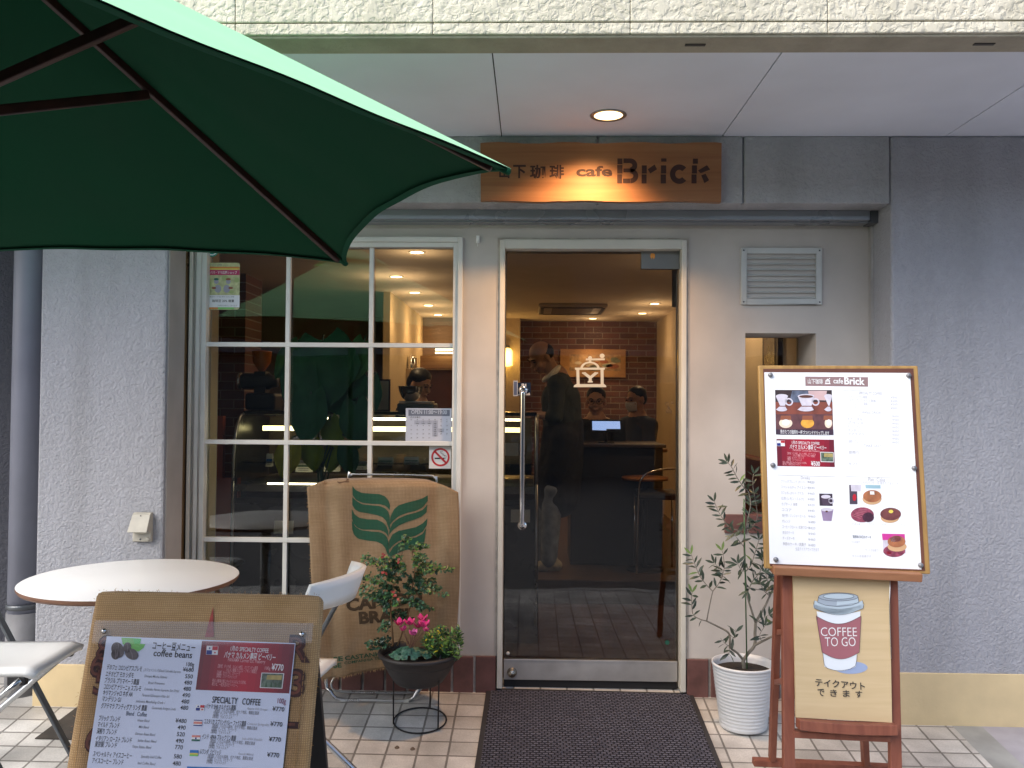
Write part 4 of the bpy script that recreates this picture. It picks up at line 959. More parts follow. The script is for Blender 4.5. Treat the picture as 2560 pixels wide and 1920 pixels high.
# ================================================================== parasol
ZT = 1.88
T1, T2_ = onZ(1279, 422, ZT), onZ(868, 657, ZT)
dv = T2_ - T1; c60, s60 = 0.5, sin(radians(60))
CEN = T1 + Vector((dv.x * c60 - dv.y * s60, dv.x * s60 + dv.y * c60, 0))
APEX = Vector((CEN.x, CEN.y, 2.585)); PG = gz(CEN.x, CEN.y)
tips = []
for k in range(6):
    a = radians(60 * k); d = T1 - CEN
    tips.append(CEN + Vector((d.x * cos(a) - d.y * sin(a), d.x * sin(a) + d.y * cos(a), 0)))
tips[2].z += 0.05
par = thing("parasol", "large green market parasol with dark wooden ribs at the left", "parasol", (CEN.x, CEN.y, PG))
def cloth_fabric():
    m = mat("green_canvas", (0.25, 0.72, 0.34, 1), rough=0.9, var=0.06, vscale=3, bump=0.15, bscale=500, bdist=0.0006, spec=0.15, sheen=0.3); return m  # brightness of the lit top is put into this paler green
M_CANV = cloth_fabric()
b = MB(); NT, NS = 22, 26
for k in range(6):
    a, c = tips[k], tips[(k + 1) % 6]; vs = []
    for i in range(NT + 1):
        t = 0.10 + 0.90 * i / NT
        for j in range(NS + 1):
            q = j / NS; w = (4 * q * (1 - q))
            tt = t * (1 - (0.064, 0.034, 0.05, 0.05, 0.05, 0.030)[k] * (w ** 0.7) * (t ** 3))
            e = a * (1 - q) + c * q
            p = APEX + (e - APEX) * tt
            p.z += -0.012 * w * sin(pi * min(1, t)) + 0.0022 * w * sin(q * 21 + 3 * t + k) * t + 0.0018 * w * sin(t * 14 + q * 5); vs.append(p)
    K = NS + 1; b.add(vs, [(i*K+j, i*K+j+1, (i+1)*K+j+1, (i+1)*K+j) for i in range(NT) for j in range(NS)], 0, True)
can = b.build("canopy", M_CANV, par, weld=False)
under_ = MB(); under_.v = [v - Vector((0, 0, 0.004)) for v in b.v]; under_.f = b.f; under_.m = b.m; under_.sm = b.sm
M_UNDERSHADE = mat("shaded_canopy_green", (0.008, 0.062, 0.029, 1), rough=0.9, var=0.06, vscale=3, bump=0.15, bscale=500, bdist=0.0006, spec=0.15)  # darker green copy carries the shade under the canopy
under_.build("shaded_underside", M_UNDERSHADE, can, weld=False)
hm_ = MB()
for k in range(6):
    row = [b.v[k * (NT + 1) * (NS + 1) + NT * (NS + 1) + j] for j in range(NS + 1)]; cc_ = Vector((CEN.x, CEN.y, ZT + 0.2))
    inn = [p + (cc_ - p).normalized() * 0.022 - Vector((0, 0, 0.0055)) for p in row]; out = [p - Vector((0, 0, 0.0055)) for p in row]
    hm_.add(out + inn, [(j, j + 1, NS + 1 + j + 1, NS + 1 + j) for j in range(NS)], 0, True)
hm_.build("hem", mat("green_hem", (0.009, 0.070, 0.037, 1), rough=0.9, var=0.1, spec=0.15), can, weld=False)
b = MB()
for k in range(6):
    a, c = tips[k], tips[(k + 1) % 6]; vs = []
    for i in range(5):
        t = 0.02 + 0.20 * i / 4
        for j in range(7):
            q = j / 6; e = a * (1 - q) + c * q; w = 4 * q * (1 - q)
            p = APEX + (e - APEX) * (t * (1 - 0.1 * w * i / 4)); p.z += 0.035 - 0.05 * t; vs.append(p)
    b.add(vs, [(i*7+j, i*7+j+1, (i+1)*7+j+1, (i+1)*7+j) for i in range(4) for j in range(6)], 0, True)
b.build("vent_cap", M_CANV, can, solid=0.002)
M_RIB = wood("rib_wood", (0.030, 0.011, 0.008, 1), (0.050, 0.018, 0.012, 1), rough=0.45, scale=(20, 20, 20))
HUB = Vector((CEN.x, CEN.y, 2.03)); 
for k in range(6):
    tp = tips[k]; d = (tp - APEX).normalized(); dn = Vector((0, 0, -1)); dn = (dn - d * dn.dot(d)).normalized()
    p = APEX + (tp - APEX) * 0.04 + dn * 0.016; e = APEX + (tp - APEX) * 0.975 + dn * 0.014
    b = MB(); b.bar(p, e, 0.017, 0.024); b.build("rib", M_RIB, par, bevel=0.003)
    j = APEX + (tp - APEX) * 0.44 + dn * 0.030; hd = (Vector((tp.x - CEN.x, tp.y - CEN.y, 0))).normalized() * 0.045
    b = MB(); b.bar(HUB + hd, j, 0.017, 0.026); b.build("strut", M_RIB, par, bevel=0.003)
    b = MB(); n_ = tp - d * 0.005; sd = d.cross(dn)
    b.obox(tp - d * 0.085 + dn * 0.002, d, sd, dn, (0.02, 0.087), (-0.010, 0.010), (-0.001, 0.014)); b.build("tip_pocket", M_UNDERSHADE, can, bevel=0.006)
b = MB(); b.lathe([(0.0, -0.05), (0.060, -0.05), (0.066, 0.0), (0.060, 0.05), (0.0, 0.05)], HUB, 24); b.build("runner_hub", M_RIB, par)
b = MB(); b.tube([(CEN.x, CEN.y, PG + 0.05), (CEN.x, CEN.y, 2.60)], 0.024, 20); b.build("pole", M_RIB, par)
b = MB(); b.lathe([(0.0, 0.0), (0.022, 0.0), (0.030, 0.03), (0.022, 0.06), (0.0, 0.075)], (CEN.x, CEN.y, 2.61), 20); b.build("finial", M_RIB, par)
b = MB(); b.lathe([(0.0, 0.0), (0.25, 0.0), (0.25, 0.05), (0.20, 0.075), (0.04, 0.08), (0.04, 0.28), (0.0, 0.28)], (CEN.x, CEN.y, PG), 32); b.build("base_weight", mat("grey_cast_concrete", (0.25, 0.25, 0.25, 1), rough=0.9), par)

# ================================================================== round table
TC = PD(331, 1443, 3.42); TR = 0.408; TG = gz(TC.x, TC.y)
tab = thing("round_table", "round white cafe table with plywood edge under the green parasol", "table", (TC.x, TC.y, TG))
b = MB(); b.lathe([(0, 0), (TR - 0.004, 0), (TR, -0.003)], TC, 96); b.build("table_top", mat("white_laminate", (0.90, 0.91, 0.91, 1), rough=0.35, var=0), tab)
b = MB(); b.lathe([(TR, -0.003), (TR + 0.0005, -0.012), (TR - 0.006, -0.022), (0, -0.022)], TC, 96); b.build("plywood_edge", wood("plywood", (0.22, 0.11, 0.065, 1), (0.14, 0.065, 0.04, 1), scale=(6, 6, 120)), tab)
b = MB(); b.tube([(TC.x, TC.y, TG + 0.03), (TC.x, TC.y, TC.z - 0.02)], 0.03, 20); b.build("column", M_ALU, tab)
for k in range(4):
    a = radians(45 + 90 * k); e = Vector((TC.x + 0.3 * cos(a), TC.y + 0.3 * sin(a), 0)); e.z = gz(e.x, e.y) + 0.016
    b = MB(); b.tube([(TC.x, TC.y, TG + 0.075), (e.x, e.y, e.z)], [0.022, 0.015], 12); b.build("foot", M_ALU, tab)

# ================================================================== white folding chairs
def make_chair(name, label, group):
    t = thing(name, label, "chair", (0, 0, 0), group)
    for sg in (-1, 1):
        b = MB(); b.bar((-0.035, sg * 0.188, 0.75), (0.37, sg * 0.188, 0.0), 0.012, 0.030, up=(0, 1, 0)); b.build("front_leg", M_GSTEEL, t, bevel=0.003)
    pts = [(0.345, 0.166, 0.425), (-0.05, 0.166, 0.085), (-0.12, 0.163, 0.025), (-0.135, 0.13, 0.013), (-0.137, 0.0, 0.012), (-0.135, -0.13, 0.013), (-0.12, -0.163, 0.025), (-0.05, -0.166, 0.085), (0.345, -0.166, 0.425)]
    b = MB(); b.tube(spline(pts, 6), 0.011, 12); b.build("rear_leg_loop", M_ALU, t)
    b = MB(); n = 10; vs = []
    for i in range(n + 1):
        x = 0.015 + 0.375 * i / n
        for j in range(n + 1):
            y = -0.172 + 0.344 * j / n
            z = 0.452 - 0.012 * (1 - (2 * j / n - 1) ** 2) * sin(pi * i / n) - (0.012 if i == n else 0) - 0.006 * (abs(2 * j / n - 1) > 0.99)
            vs.append((x, y, z))
    K = n + 1; b.add(vs, [(i*K+j, i*K+j+1, (i+1)*K+j+1, (i+1)*K+j) for i in range(n) for j in range(n)], 0, True)
    m2 = MB(); m2.v = b.v; m2.f = b.f; m2.m = b.m; m2.sm = b.sm
    st_ = m2.build("seat", M_WPLA, t, solid=0.020)
    b = MB(); n = 12; vs = []
    for j in range(n + 1):
        q = 2 * j / n - 1; y = q * 0.205; xo = -0.092 * (1 - q * q)
        for z, x in ((0.705, 0.004), (0.74, -0.008), (0.775, -0.020), (0.800, -0.030)):
            vs.append((x + xo, y, z - 0.012 * q * q * (z > 0.72)))
    b.add(vs, [(j*4+i, j*4+i+1, (j+1)*4+i+1, (j+1)*4+i) for j in range(n) for i in range(3)], 0, True)
    b.build("backrest", M_WPLA, t, solid=0.016)
    for sg in (-1, 1):
        b = MB(); b.box(0.30, 0.36, sg * 0.158 - 0.012, sg * 0.158 + 0.012, 0.405, 0.438); b.build("seat_clip", M_BLKP, t, bevel=0.005)
        b = MB(); b.lathe([(0, 0.004), (0.006, 0.004), (0.008, 0), (0, 0)], (0.166, sg * 0.194, 0.378), 12, axis=(0, sg, 0)); b.build("pivot_bolt", M_ALU, t)
    return t
def children(o): return [c for c in bpy.data.objects if c.parent == o]
def copy_tree(o, parent=None):
    c = o.copy(); COL.objects.link(c)
    if parent is not None: c.parent = parent
    for ch in children(o): copy_tree(ch, c)
    return c
ch1 = make_chair("folding_chair", "white folding chair whose curved back shows between the burlap menu board and the sack", "white folding chairs at the round table")
ch2 = copy_tree(ch1); ch2["label"] = "white folding chair cut by the left edge of the photo, seat and crossed legs showing"
def put_chair(t, x, y, ang, sc):
    t.location = (x, y, gz(x, y)); t.rotation_euler = (0, 0, ang); t.scale = (sc, sc, sc)
fa, na = PD(868, 1372, 3.36), PD(778, 1440, 2.98)
m_ = (fa + na) / 2; sdv = (fa - na); ang = atan2(sdv.y, sdv.x) + pi / 2
put_chair(ch1, m_.x - 0.02, m_.y, ang, 1.13)
put_chair(ch2, -1.83 - 0.39 * 1.13, 3.30 - 4.25, 0.06, 1.13)
# ================================================================== burlap menu board (A-shaped) at the lower left
M_BURL = weave("burlap", (0.47, 0.305, 0.155, 1), (0.36, 0.22, 0.10, 1), 380)
def q1(x, y): return px(x, y)
bt = PD(*px(452, 1280), 2.2)                       # middle of the top edge
lean = radians(17); exv = Vector((1, 0, 0)); eyv = Vector((0, sin(lean), cos(lean))); nv = exv.cross(eyv)
exv = Vector((cos(radians(0.5)), 0, -sin(radians(0.5)))); nv = exv.cross(eyv).normalized(); eyv = nv.cross(exv)
BW = 0.594; BH = 1.10
gb = gz(bt.x, bt.y - 0.3)
aboard = thing("menu_board", "A-shaped pavement sign covered in brown burlap with coffee bean price list pinned on its front", "pavement sign", (bt.x, bt.y, gb))
o0 = bt - exv * (BW / 2)
b = MB(); NXB, NYB = 24, 40; vs = []
BH = (bt.z - gb - 0.01) / eyv.z
def bfront(a, c):
    """front of the burlap-wrapped panel: gently padded, rounded at the edges"""
    e = min(a, BW - a, -c if c > -0.5 else 1)
    return -0.011 * max(0, 1 - e / 0.016) ** 2 + 0.0012 * sin(a * 31 + c * 7) * sin(c * 23)
sa = [0, 0.003, 0.008, 0.016] + [0.016 + (BW - 0.032) * i / 16 for i in range(1, 16)] + [BW - 0.016, BW - 0.008, BW - 0.003, BW]
sc = [0, -0.003, -0.008, -0.016] + [-0.016 - (BH - 0.016) * i / 24 for i in range(1, 25)]
def rc(a, c):
    r = 0.028; a2, c2 = a, c
    dx = max(0, r - a) if a < r else max(0, a - (BW - r)); dz = max(0, c + r)
    if dx > 0 and dz > 0:
        l = sqrt(dx * dx + dz * dz); f_ = min(1, r / max(l, 1e-6) ) if l > r else 1
        a2 = (r - dx * f_) if a < r else (BW - r + dx * f_); c2 = -r + dz * f_
    return a2, c2
for c in sc:
    for a in sa:
        a2, c2 = rc(a, c); vs.append(o0 + exv * a2 + eyv * c2 + nv * bfront(a, c))
K = len(sa); fs = [(j*K+i, j*K+i+1, (j+1)*K+i+1, (j+1)*K+i) for j in range(len(sc)-1) for i in range(K-1)]
b.add(vs, fs, 0, True)
n0 = len(vs); b.add([v - nv * 0.012 for v in [o0 + exv * rc(a, c)[0] + eyv * rc(a, c)[1] for c in sc for a in sa]], [f[::-1] for f in fs], 0, True)
rim = list(range(K)) + [j*K + K-1 for j in range(1, len(sc))]; rim = [j*K for j in range(len(sc)-1, 0, -1)] + rim
b.add([b.v[i] for i in rim] + [b.v[i + n0] for i in rim], [(i, i+1, len(rim)+i+1, len(rim)+i) for i in range(len(rim)-1)], 0, True)
b.build("burlap_panel", M_BURL, aboard)
# frayed threads along the edge
M_THR = mat("burlap_thread", (0.34, 0.19, 0.07, 1), rough=0.95, var=0.2)
b = MB()
for i in range(170):
    if i < 60: a, c = random.uniform(0.01, BW - 0.01), 0.0
    else: a, c = (BW if i % 2 else 0.0), -random.uniform(0.02, 0.7)
    p = o0 + exv * a + eyv * c - nv * 0.006; e = p + rv(0.004) + (eyv * 0.003 if i < 60 else exv * (0.003 if a > 0 else -0.003))
    b.tube([p, e], 0.0004, 4, caps=False)
b.build("loose_thread", M_THR, aboard); bpy.data.objects["loose_thread"]["kind"] = "stuff"
b = MB(); bx = lambda a: o0 + exv * a
M_BPAN = mat("black_board", (0.012, 0.011, 0.012, 1), rough=0.5, var=0.2)
b.obox(o0 - nv * 0.013, exv, eyv, nv, (0.012, BW - 0.012), (-BH, -0.01), (-0.014, 0.0)); b.build("front_panel", M_BPAN, aboard)
ey2 = Vector((0, -sin(radians(20)), cos(radians(20)))); n2 = exv.cross(ey2)
b = MB(); b.obox(o0 - nv * 0.035 - eyv * 0.03, exv, ey2, n2, (0.0, BW - 0.034), (-BH + 0.02, 0), (-0.016, 0.0)); b.build("back_panel", M_BPAN, aboard, bevel=0.002)
M_STAIN = mat("scorched_print", (0.055, 0.025, 0.022, 1), rough=0.9, var=0.5, vscale=30)
# prints on the burlap itself: big dark letters peeping round the sheet, a faded red wedge
s = Sheet(o0 + nv * 0.002, exv, eyv)
def cb(x, y): return s.loc(x / 2.3044, 1200 + y / 2.3044)
s.poly([cb(1228, 728), cb(1180, 905), cb(1232, 905)], mat("faded_red_print", (0.30, 0.055, 0.045, 1), rough=0.9, var=0.3, vscale=60), 1); s.build("red_wedge", aboard)
def letters(body, x, y, h, m):
    a, c = cb(x, y); s.text(body, a, c, h, m, 1, 'L', 0.05)
M_REDL = mat("dull_red_print", (0.15, 0.055, 0.038, 1), rough=0.9, var=0.3, vscale=60)
for body, x, y in (("8", 545, 1040), ("R", 1655, 1040), ("3", 1660, 1240), ("6", 510, 1130), ("5", 530, 1230), ("6", 480, 1560), ("L", 1620, 1420)):
    s = Sheet(o0 + nv * 0.002, exv, eyv); a, c = cb(x, y); s.text(body, a, c, 0.085, M_STAIN, 1, 'L', 0.05); s.text(body, a + 0.002, c + 0.002, 0.080, M_REDL, 2, 'L', -0.005); s.build("sack_letter", aboard)
# stitched hem line
s = Sheet(o0 + nv * 0.0022, exv, eyv)
for k in range(70): s.rect(0.022, -0.05 - k * 0.014, 0.0232, -0.05 - k * 0.014 - 0.009, M_THR, 1)
s.build("hem_stitching", aboard); s = Sheet(o0 + nv * 0.0022, exv, eyv)
for k in range(70): s.rect(BW - 0.0345, -0.07 - k * 0.014, BW - 0.033, -0.07 - k * 0.014 - 0.011, M_THR, 1)
s.build("hem_stitching", aboard)
# the price list
s = Sheet(o0 + nv * 0.0045, exv, eyv)
pTL, pTR = cb(615, 900), cb(1703, 940); pBL, pBR = cb(500, 1659), cb(1630, 1659)
def ext2(p, q, k): return (p[0] + (q[0] - p[0]) * k, p[1] + (q[1] - p[1]) * k)
s.poly([pTL, ext2(pTL, pBL, 1.3), ext2(pTR, pBR, 1.3), pTR], mat("cool_white_sheet", (0.66, 0.72, 0.87, 1), rough=0.35, var=0.02), 0)
def cA(x, y): return s.loc(220 + x / 4.607, 1560 + y / 4.607)     # left half, zoom A
def cBz(x, y): return s.loc(470 + x / 4.608, 1560 + y / 4.608)    # right half, zoom B
R0 = -radians(1.9)
def tA(body, x, y, h, m=M_BLK, al='L', x2=None, bold=0.006, l=2, sh=0.0):
    a, c = cA(x, y); w = None
    if x2 is not None:
        a2, c2 = cA(x2, y); w = abs(a2 - a)
    s.text(body, a, c, h, m, l, al, bold, w, sh, R0)
def tB(body, x, y, h, m=M_BLK, al='L', x2=None, bold=0.004, l=3, sh=0.0):
    a, c = cBz(x, y); w = None
    if x2 is not None: w = abs(cBz(x2, y)[0] - a)
    s.text(body, a, c, h, m, l, al, bold, w, sh, R0)
H = 0.0145
tA("コーヒー豆メニュー", 740, 285, 0.022, x2=1235, bold=0.012); tA("coffee beans", 752, 368, 0.022, x2=1200, bold=0.012); tA("100g", 1130, 485, 0.014, x2=1222)
rows = [("デカフェ コロンビアスプレモ", 215, 520, 622, "¥680", 1215, 552, "(カフェインレス)Decaf Colombia Supremo", 640, 1070, 540),
 ("エチオピア モカ シダモ", 202, 598, 525, "550", 1205, 628, "Ethiopia Mocha Sidamo", 648, 910, 612),
 ("ブラジル プリマベーラ農園", 190, 672, 587, "480", 1195, 700, "Brasil Primavera", 692, 882, 690),
 ("コロンビア ナリーニョ スプレモ", 180, 745, 612, "480", 1185, 772, "Colombia Narino Supremo Sun Dried", 645, 1048, 762),
 ("キリマンジャロ キボ AA", 170, 815, 515, "490", 1175, 845, "Tanzania Kilimanjaro Kibo AA", 616, 938, 832),
 ("マンデリン G1", 160, 885, 378, "480", 1163, 918, "Indonesia Mandheling Grade 1", 552, 885, 902),
 ("グアテマラ アンティグア リンダ 農園", 148, 965, 678, "480", 1152, 990, "Guatemala Antigua Linda", 732, 1010, 978),
 ("ブリック ブレンド", 120, 1108, 368, "¥480", 1132, 1142, "House Blend", 568, 705, 1122),
 ("マイルド ブレンド", 110, 1182, 360, "490", 1122, 1218, "Mild Blend", 584, 697, 1198),
 ("深煎り ブレンド", 98, 1258, 330, "520", 1112, 1295, "German Roast Blend", 540, 770, 1276),
 ("イタリアン ロースト ブレンド", 86, 1342, 505, "490", 1100, 1372, "Italian Roast Blend", 572, 785, 1354),
 ("東京駅 ブレンド", 76, 1408, 332, "770", 1090, 1445, "Tokyo Station Blend", 505, 725, 1424),
 ("スペシャルティ アイスコーヒー", 55, 1520, 505, "580", 1077, 1552, "Specialty Iced Coffee", 608, 845, 1538),
 ("アイスコーヒー ブレンド", 45, 1598, 408, "480", 1066, 1632, "Iced Coffee Blend", 570, 772, 1614)]
for jp, x, y, x2, pr, xp, yp_, en, xe, xe2, ye in rows:
    tA(jp, x, y, H, x2=x2, bold=0.008); tA(pr, xp, yp_, 0.0135, al='R', bold=0.008); tA(en, xe, ye, 0.0085, M_GREYT, x2=xe2, bold=0.002, sh=0.2)
tA("Blend   Coffee", 437, 1052, 0.014, M_SLATE, x2=678, bold=0.012)
# bean picture
M_BEAN = mat("bean_print", (0.075, 0.06, 0.065, 1), var=0.2, vscale=80, rough=0.4); M_BEANL = mat("bean_highlight_print", (0.17, 0.14, 0.15, 1), var=0, rough=0.4)
s.poly([cA(*p) for p in ((385, 158), (480, 160), (615, 170), (600, 228), (662, 232), (640, 275), (585, 318), (505, 300), (400, 230))], M_GRN, 2)
s.poly([cA(*p) for p in ((520, 168), (615, 170), (602, 225), (540, 230))], mat("bright_green_print", (0.10, 0.60, 0.13, 1), var=0), 3)
for x, y, rx, ry, rot in ((345, 300, 72, 92, -20), (455, 270, 45, 60, 10), (505, 345, 82, 62, 30), (320, 350, 50, 60, 0)):
    a, c = cA(x, y); k = 1 / 4.607 * 2.2 / F
    pts = []
    for i in range(26):
        t_ = 2 * pi * i / 26; ex_, ey_ = rx * cos(t_), ry * sin(t_); r_ = radians(rot)
        pts.append(cA(x + ex_ * cos(r_) - ey_ * sin(r_), y + ex_ * sin(r_) + ey_ * cos(r_)))
    s.poly(pts[::-1], M_BEAN, 4)
    s.stroke([cA(x + rx * 0.5 * sin(radians(-rot)) , y - ry * .8), cA(x + 6, y), cA(x - rx * .3 * sin(radians(-rot)), y + ry * .8)], 0.0022, M_BEANL, 5)
s.build("price_list", aboard)
s = Sheet(o0 + nv * 0.0050, exv, eyv)
def qB(*pts): return [cBz(*p) for p in pts]
# crimson panel, darker towards its printed ends
TLc, TRc, BRc, BLc = (163, 195), (1230, 232), (1165, 800), (88, 757)
NC = 24
for i in range(NC):
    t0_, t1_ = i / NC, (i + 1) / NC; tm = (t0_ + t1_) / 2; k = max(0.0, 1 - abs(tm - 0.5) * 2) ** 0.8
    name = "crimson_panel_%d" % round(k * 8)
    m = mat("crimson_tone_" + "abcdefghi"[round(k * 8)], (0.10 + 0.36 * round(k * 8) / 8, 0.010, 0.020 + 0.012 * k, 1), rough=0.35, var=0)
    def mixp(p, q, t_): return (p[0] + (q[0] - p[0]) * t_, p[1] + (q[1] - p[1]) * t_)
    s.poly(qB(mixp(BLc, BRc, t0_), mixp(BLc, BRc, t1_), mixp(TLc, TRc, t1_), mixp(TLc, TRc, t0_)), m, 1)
def flag(x, y, w, h, kind, l=3):
    sk = -0.09
    def f(u, v): return (x + u * w - v * h * 0.09, y + v * h + u * w * 0.03)
    def r(u0, v0, u1, v1, m, dl=0): s.poly(qB(f(u0, v1), f(u1, v1), f(u1, v0), f(u0, v0)), m, l + dl)
    if kind == "PA":
        r(0, 0, 1, 1, M_WPRT); r(.5, .03, .97, .48, M_RED, 1); r(.03, .5, .5, .97, M_BLUE, 1)
        a, c = cBz(*f(.27, .27)); s.ell(a, c, .0024, .0024, M_BLUE, l + 1, 5); a, c = cBz(*f(.75, .75)); s.ell(a, c, .0024, .0024, M_RED, l + 1, 5)
    elif kind == "CR":
        for v0, v1, m in ((0, .15, M_BLUE), (.15, .3, M_WPRT), (.3, .68, M_SALM), (.68, .84, M_WPRT), (.84, 1, M_BLUE)): r(0, v0, 1, v1, m)
    elif kind == "IN":
        for v0, v1, m in ((0, .34, M_SALM), (.34, .68, M_WPRT), (.68, 1, M_DGRN)): r(0, v0, 1, v1, m)
        a, c = cBz(*f(.5, .5)); s.ell(a, c, .0022, .0022, M_BLUE, l + 1, 10)
    else:
        for v0, v1, m in ((0, .48, M_SKYB), (.48, .74, M_YELP), (.74, 1, M_GRN)): r(0, v0, 1, v1, m)
flag(218, 250, 135, 102, "PA"); flag(95, 930, 100, 68, "PA"); flag(70, 1102, 98, 70, "CR"); flag(48, 1280, 96, 68, "IN"); flag(25, 1450, 98, 70, "RW")
tB("1月の SPECIALTY COFFEE", 490, 305, 0.014, M_WPRT, x2=930, bold=0.012); tB("パナマ カルメン農園 ピーベリー", 415, 385, 0.018, M_WPRT, x2=1010, bold=0.015); tB("PANAMA Carmen Est. Peaberry", 460, 430, 0.0125, mat("pink_print", (0.75, 0.4, 0.42, 1), var=0), x2=893, bold=0.006)
MPK = MATS["pink_print"]
for body, x, y, x2 in (("【産地】 チリキ県、カルメン地区、パソアンチョ農園", 345, 500, 805), ("カルメン農園 カルロス・アギレラ農園主", 440, 545, 795), ("【品種】 カトゥアイ、カトゥーラ", 335, 575, 598), ("【精製】 フリーウォッシュド", 330, 612, 568), ("明るい酸味の奥にキャラメルのような甘味。", 280, 668, 672), ("希少な、一粒丸豆のピーベリー。", 275, 708, 575)):
    tB(body, x, y, 0.0095, MPK, x2=x2, bold=0.004)
tB("100g", 885, 525, 0.011, MPK, x2=950); tB("¥770", 960, 530, 0.021, M_WPRT, x2=1098, bold=0.02)
s.poly(qB((828, 735), (1088, 745), (1110, 568), (848, 560)), M_WPRT, 3); s.poly(qB((838, 727), (1080, 737), (1100, 574), (856, 568)), mat("photo_leaf_green", (0.10, 0.14, 0.10, 1), var=0.6, vscale=120, rough=0.4), 4)
s.poly(qB((905, 640), (1080, 645), (1085, 592), (915, 588)), mat("photo_sand", (0.42, 0.33, 0.12, 1), var=0.2, vscale=80), 5)
for x in (900, 960, 1010, 1050): s.poly(qB((x - 12, 728), (x + 16, 730), (x + 4, 655)), mat("photo_dark_green", (0.05, 0.10, 0.05, 1), var=0.3), 6)
tB("SPECIALTY   COFFEE", 275, 905, 0.021, M_BLK, x2=835, bold=0.010); tB("100g", 1030, 912, 0.017, mat("wine_print", (0.22, 0.015, 0.05, 1), var=0), x2=1128)
for jp, x, y, x2, yp_, xp, en, xe, xe2 in (("パナマ SHB オルテガル農園", 205, 970, 550, 1008, 1108, "Panama SHB Ortegar", 682, 915), ("コスタリカ スプリングバレー ファラス農園", 185, 1145, 668, 1182, 1085, "Costarica Springvalley Fa", 682, 968), ("インド  APAA ブルックリン農園", 160, 1318, 550, 1358, 1068, "India APAA Brooklin", 622, 855), ("ルワンダ  ミビリッジ", 135, 1492, 378, 1538, 1048, "Rwanda Mibirizi", 578, 750)):
    tB(jp, x, y, 0.0135, x2=x2, bold=0.006); tB("¥770", xp, yp_, 0.0145, al='R', bold=0.008); tB(en, xe, y + 15, 0.008, M_LGREYT, x2=xe2, sh=0.2)
    for k, body in enumerate(("【産地】 バルカル高地、ボケテ地区、農園主直送", "【品種】 ティピカ、カトゥーラ", "【精製】 ウォッシュド")):
        tB(body, x + 95 - 8 * k, y + 42 + 34 * k, 0.0088, M_GREYT, x2=x + (95 - 8 * k) + (520, 285, 225)[k])
s.poly(qB((-10, 1700), (1090, 1735), (1095, 1675), (-10, 1640)), M_SKYB, 2)
s.build("special_list", aboard)
# clear acrylic cover with four steel studs
s0 = Sheet(o0 + nv * 0.0095, exv, eyv)
def cb0(x, y): return s0.loc(x / 2.3044, 1200 + y / 2.3044)
aTL, aTR, aBL, aBR = cb0(545, 808), cb0(1805, 825), cb0(430, 1659), cb0(1722, 1659)
aBL, aBR = ext2(aTL, aBL, 1.35), ext2(aTR, aBR, 1.35)
b = MB(); b.prism([aTL, aBL, aBR, aTR], o0 + nv * 0.0075, exv, eyv, nv, 0.002)
b.build("acrylic_cover", glassmat("acrylic", (0.97, 0.97, 0.98, 1), 1.45, 0.03, 0.7), aboard)
for x, y in ((598, 870), (1738, 888)):
    p = s0.o + exv * cb0(x, y)[0] + eyv * cb0(x, y)[1]
    b = MB(); b.lathe([(0, 0.003), (0.004, 0.0025), (0.0065, 0.0), (0, 0)], p, 16, axis=tuple(nv)); b.lathe([(0.0, 0.0036), (0.0028, 0.0034), (0.003, 0.0025)], p, 12, axis=tuple(nv)); b.build("stud", M_CHROME, aboard)

# ================================================================== folded chair under the coffee sack
fc = thing("folded_chair", "folded tubular chair leaning at the window, almost hidden under the hanging sack", "chair", P(950, 1745, -0.08))
def g_(u, v, y): return P(u, v, y)
b = MB(); b.tube(spline([g_(838, 1690, -0.055), g_(828, 1712, -0.06), g_(846, 1728, -0.07), g_(930, 1731, -0.075), g_(1030, 1731, -0.07), g_(1052, 1715, -0.06), g_(1062, 1600, -0.05), g_(1090, 1230, -0.032), g_(1085, 1195, -0.03), g_(1062, 1189, -0.03), g_(900, 1186, -0.03), g_(878, 1190, -0.03), g_(868, 1225, -0.03), g_(838, 1690, -0.055)], 5), 0.0052, 10); b.build("back_tube", M_ALU, fc)
b = MB(); b.tube(spline([g_(812, 1480, -0.085), g_(814, 1690, -0.10), g_(826, 1728, -0.115), g_(852, 1749, -0.125), g_(930, 1751, -0.128), g_(1018, 1751, -0.125), g_(1042, 1730, -0.115), g_(1058, 1690, -0.10), g_(1060, 1480, -0.085)], 6), 0.0085, 10); b.build("front_tube", M_ALU, fc)
b = MB()
for u in (858, 1016):
    b = MB(); b.lathe([(0.0105, -0.012), (0.0105, 0.012)], g_(u, 1753, -0.125), 12, axis=(1, 0, 0)); b.build("foot_cap", mat("clear_foot_cap", (0.5, 0.5, 0.48, 1), rough=0.4, var=0), fc)

def sk(x, y): return 760 + x / 2.9625, 1180 + y / 2.9625
E_L = [(22, 112), (33, 300), (42, 500), (50, 700), (60, 900), (85, 1200), (110, 1400), (133, 1540)]
E_R = [(1143, 150), (1150, 320), (1156, 600), (1152, 850), (1138, 1100), (1130, 1200), (1124, 1270), (1118, 1330)]
E_T = [(22, 112), (160, 58), (250, 46), (345, 46), (500, 43), (750, 46), (900, 54), (980, 78), (1060, 108), (1143, 150)]
E_B = [(133, 1540), (300, 1512), (450, 1478), (590, 1452), (800, 1410), (960, 1370), (1118, 1330)]
def along(E, t):
    pts = [Vector((x, y, 0)) for x, y in E]; L_ = [0]
    for p, q in zip(pts, pts[1:]): L_.append(L_[-1] + (q - p).length)
    d = t * L_[-1]
    for i in range(len(pts) - 1):
        if d <= L_[i + 1] + 1e-9: return pts[i] + (pts[i + 1] - pts[i]) * ((d - L_[i]) / (L_[i + 1] - L_[i]))
    return pts[-1]
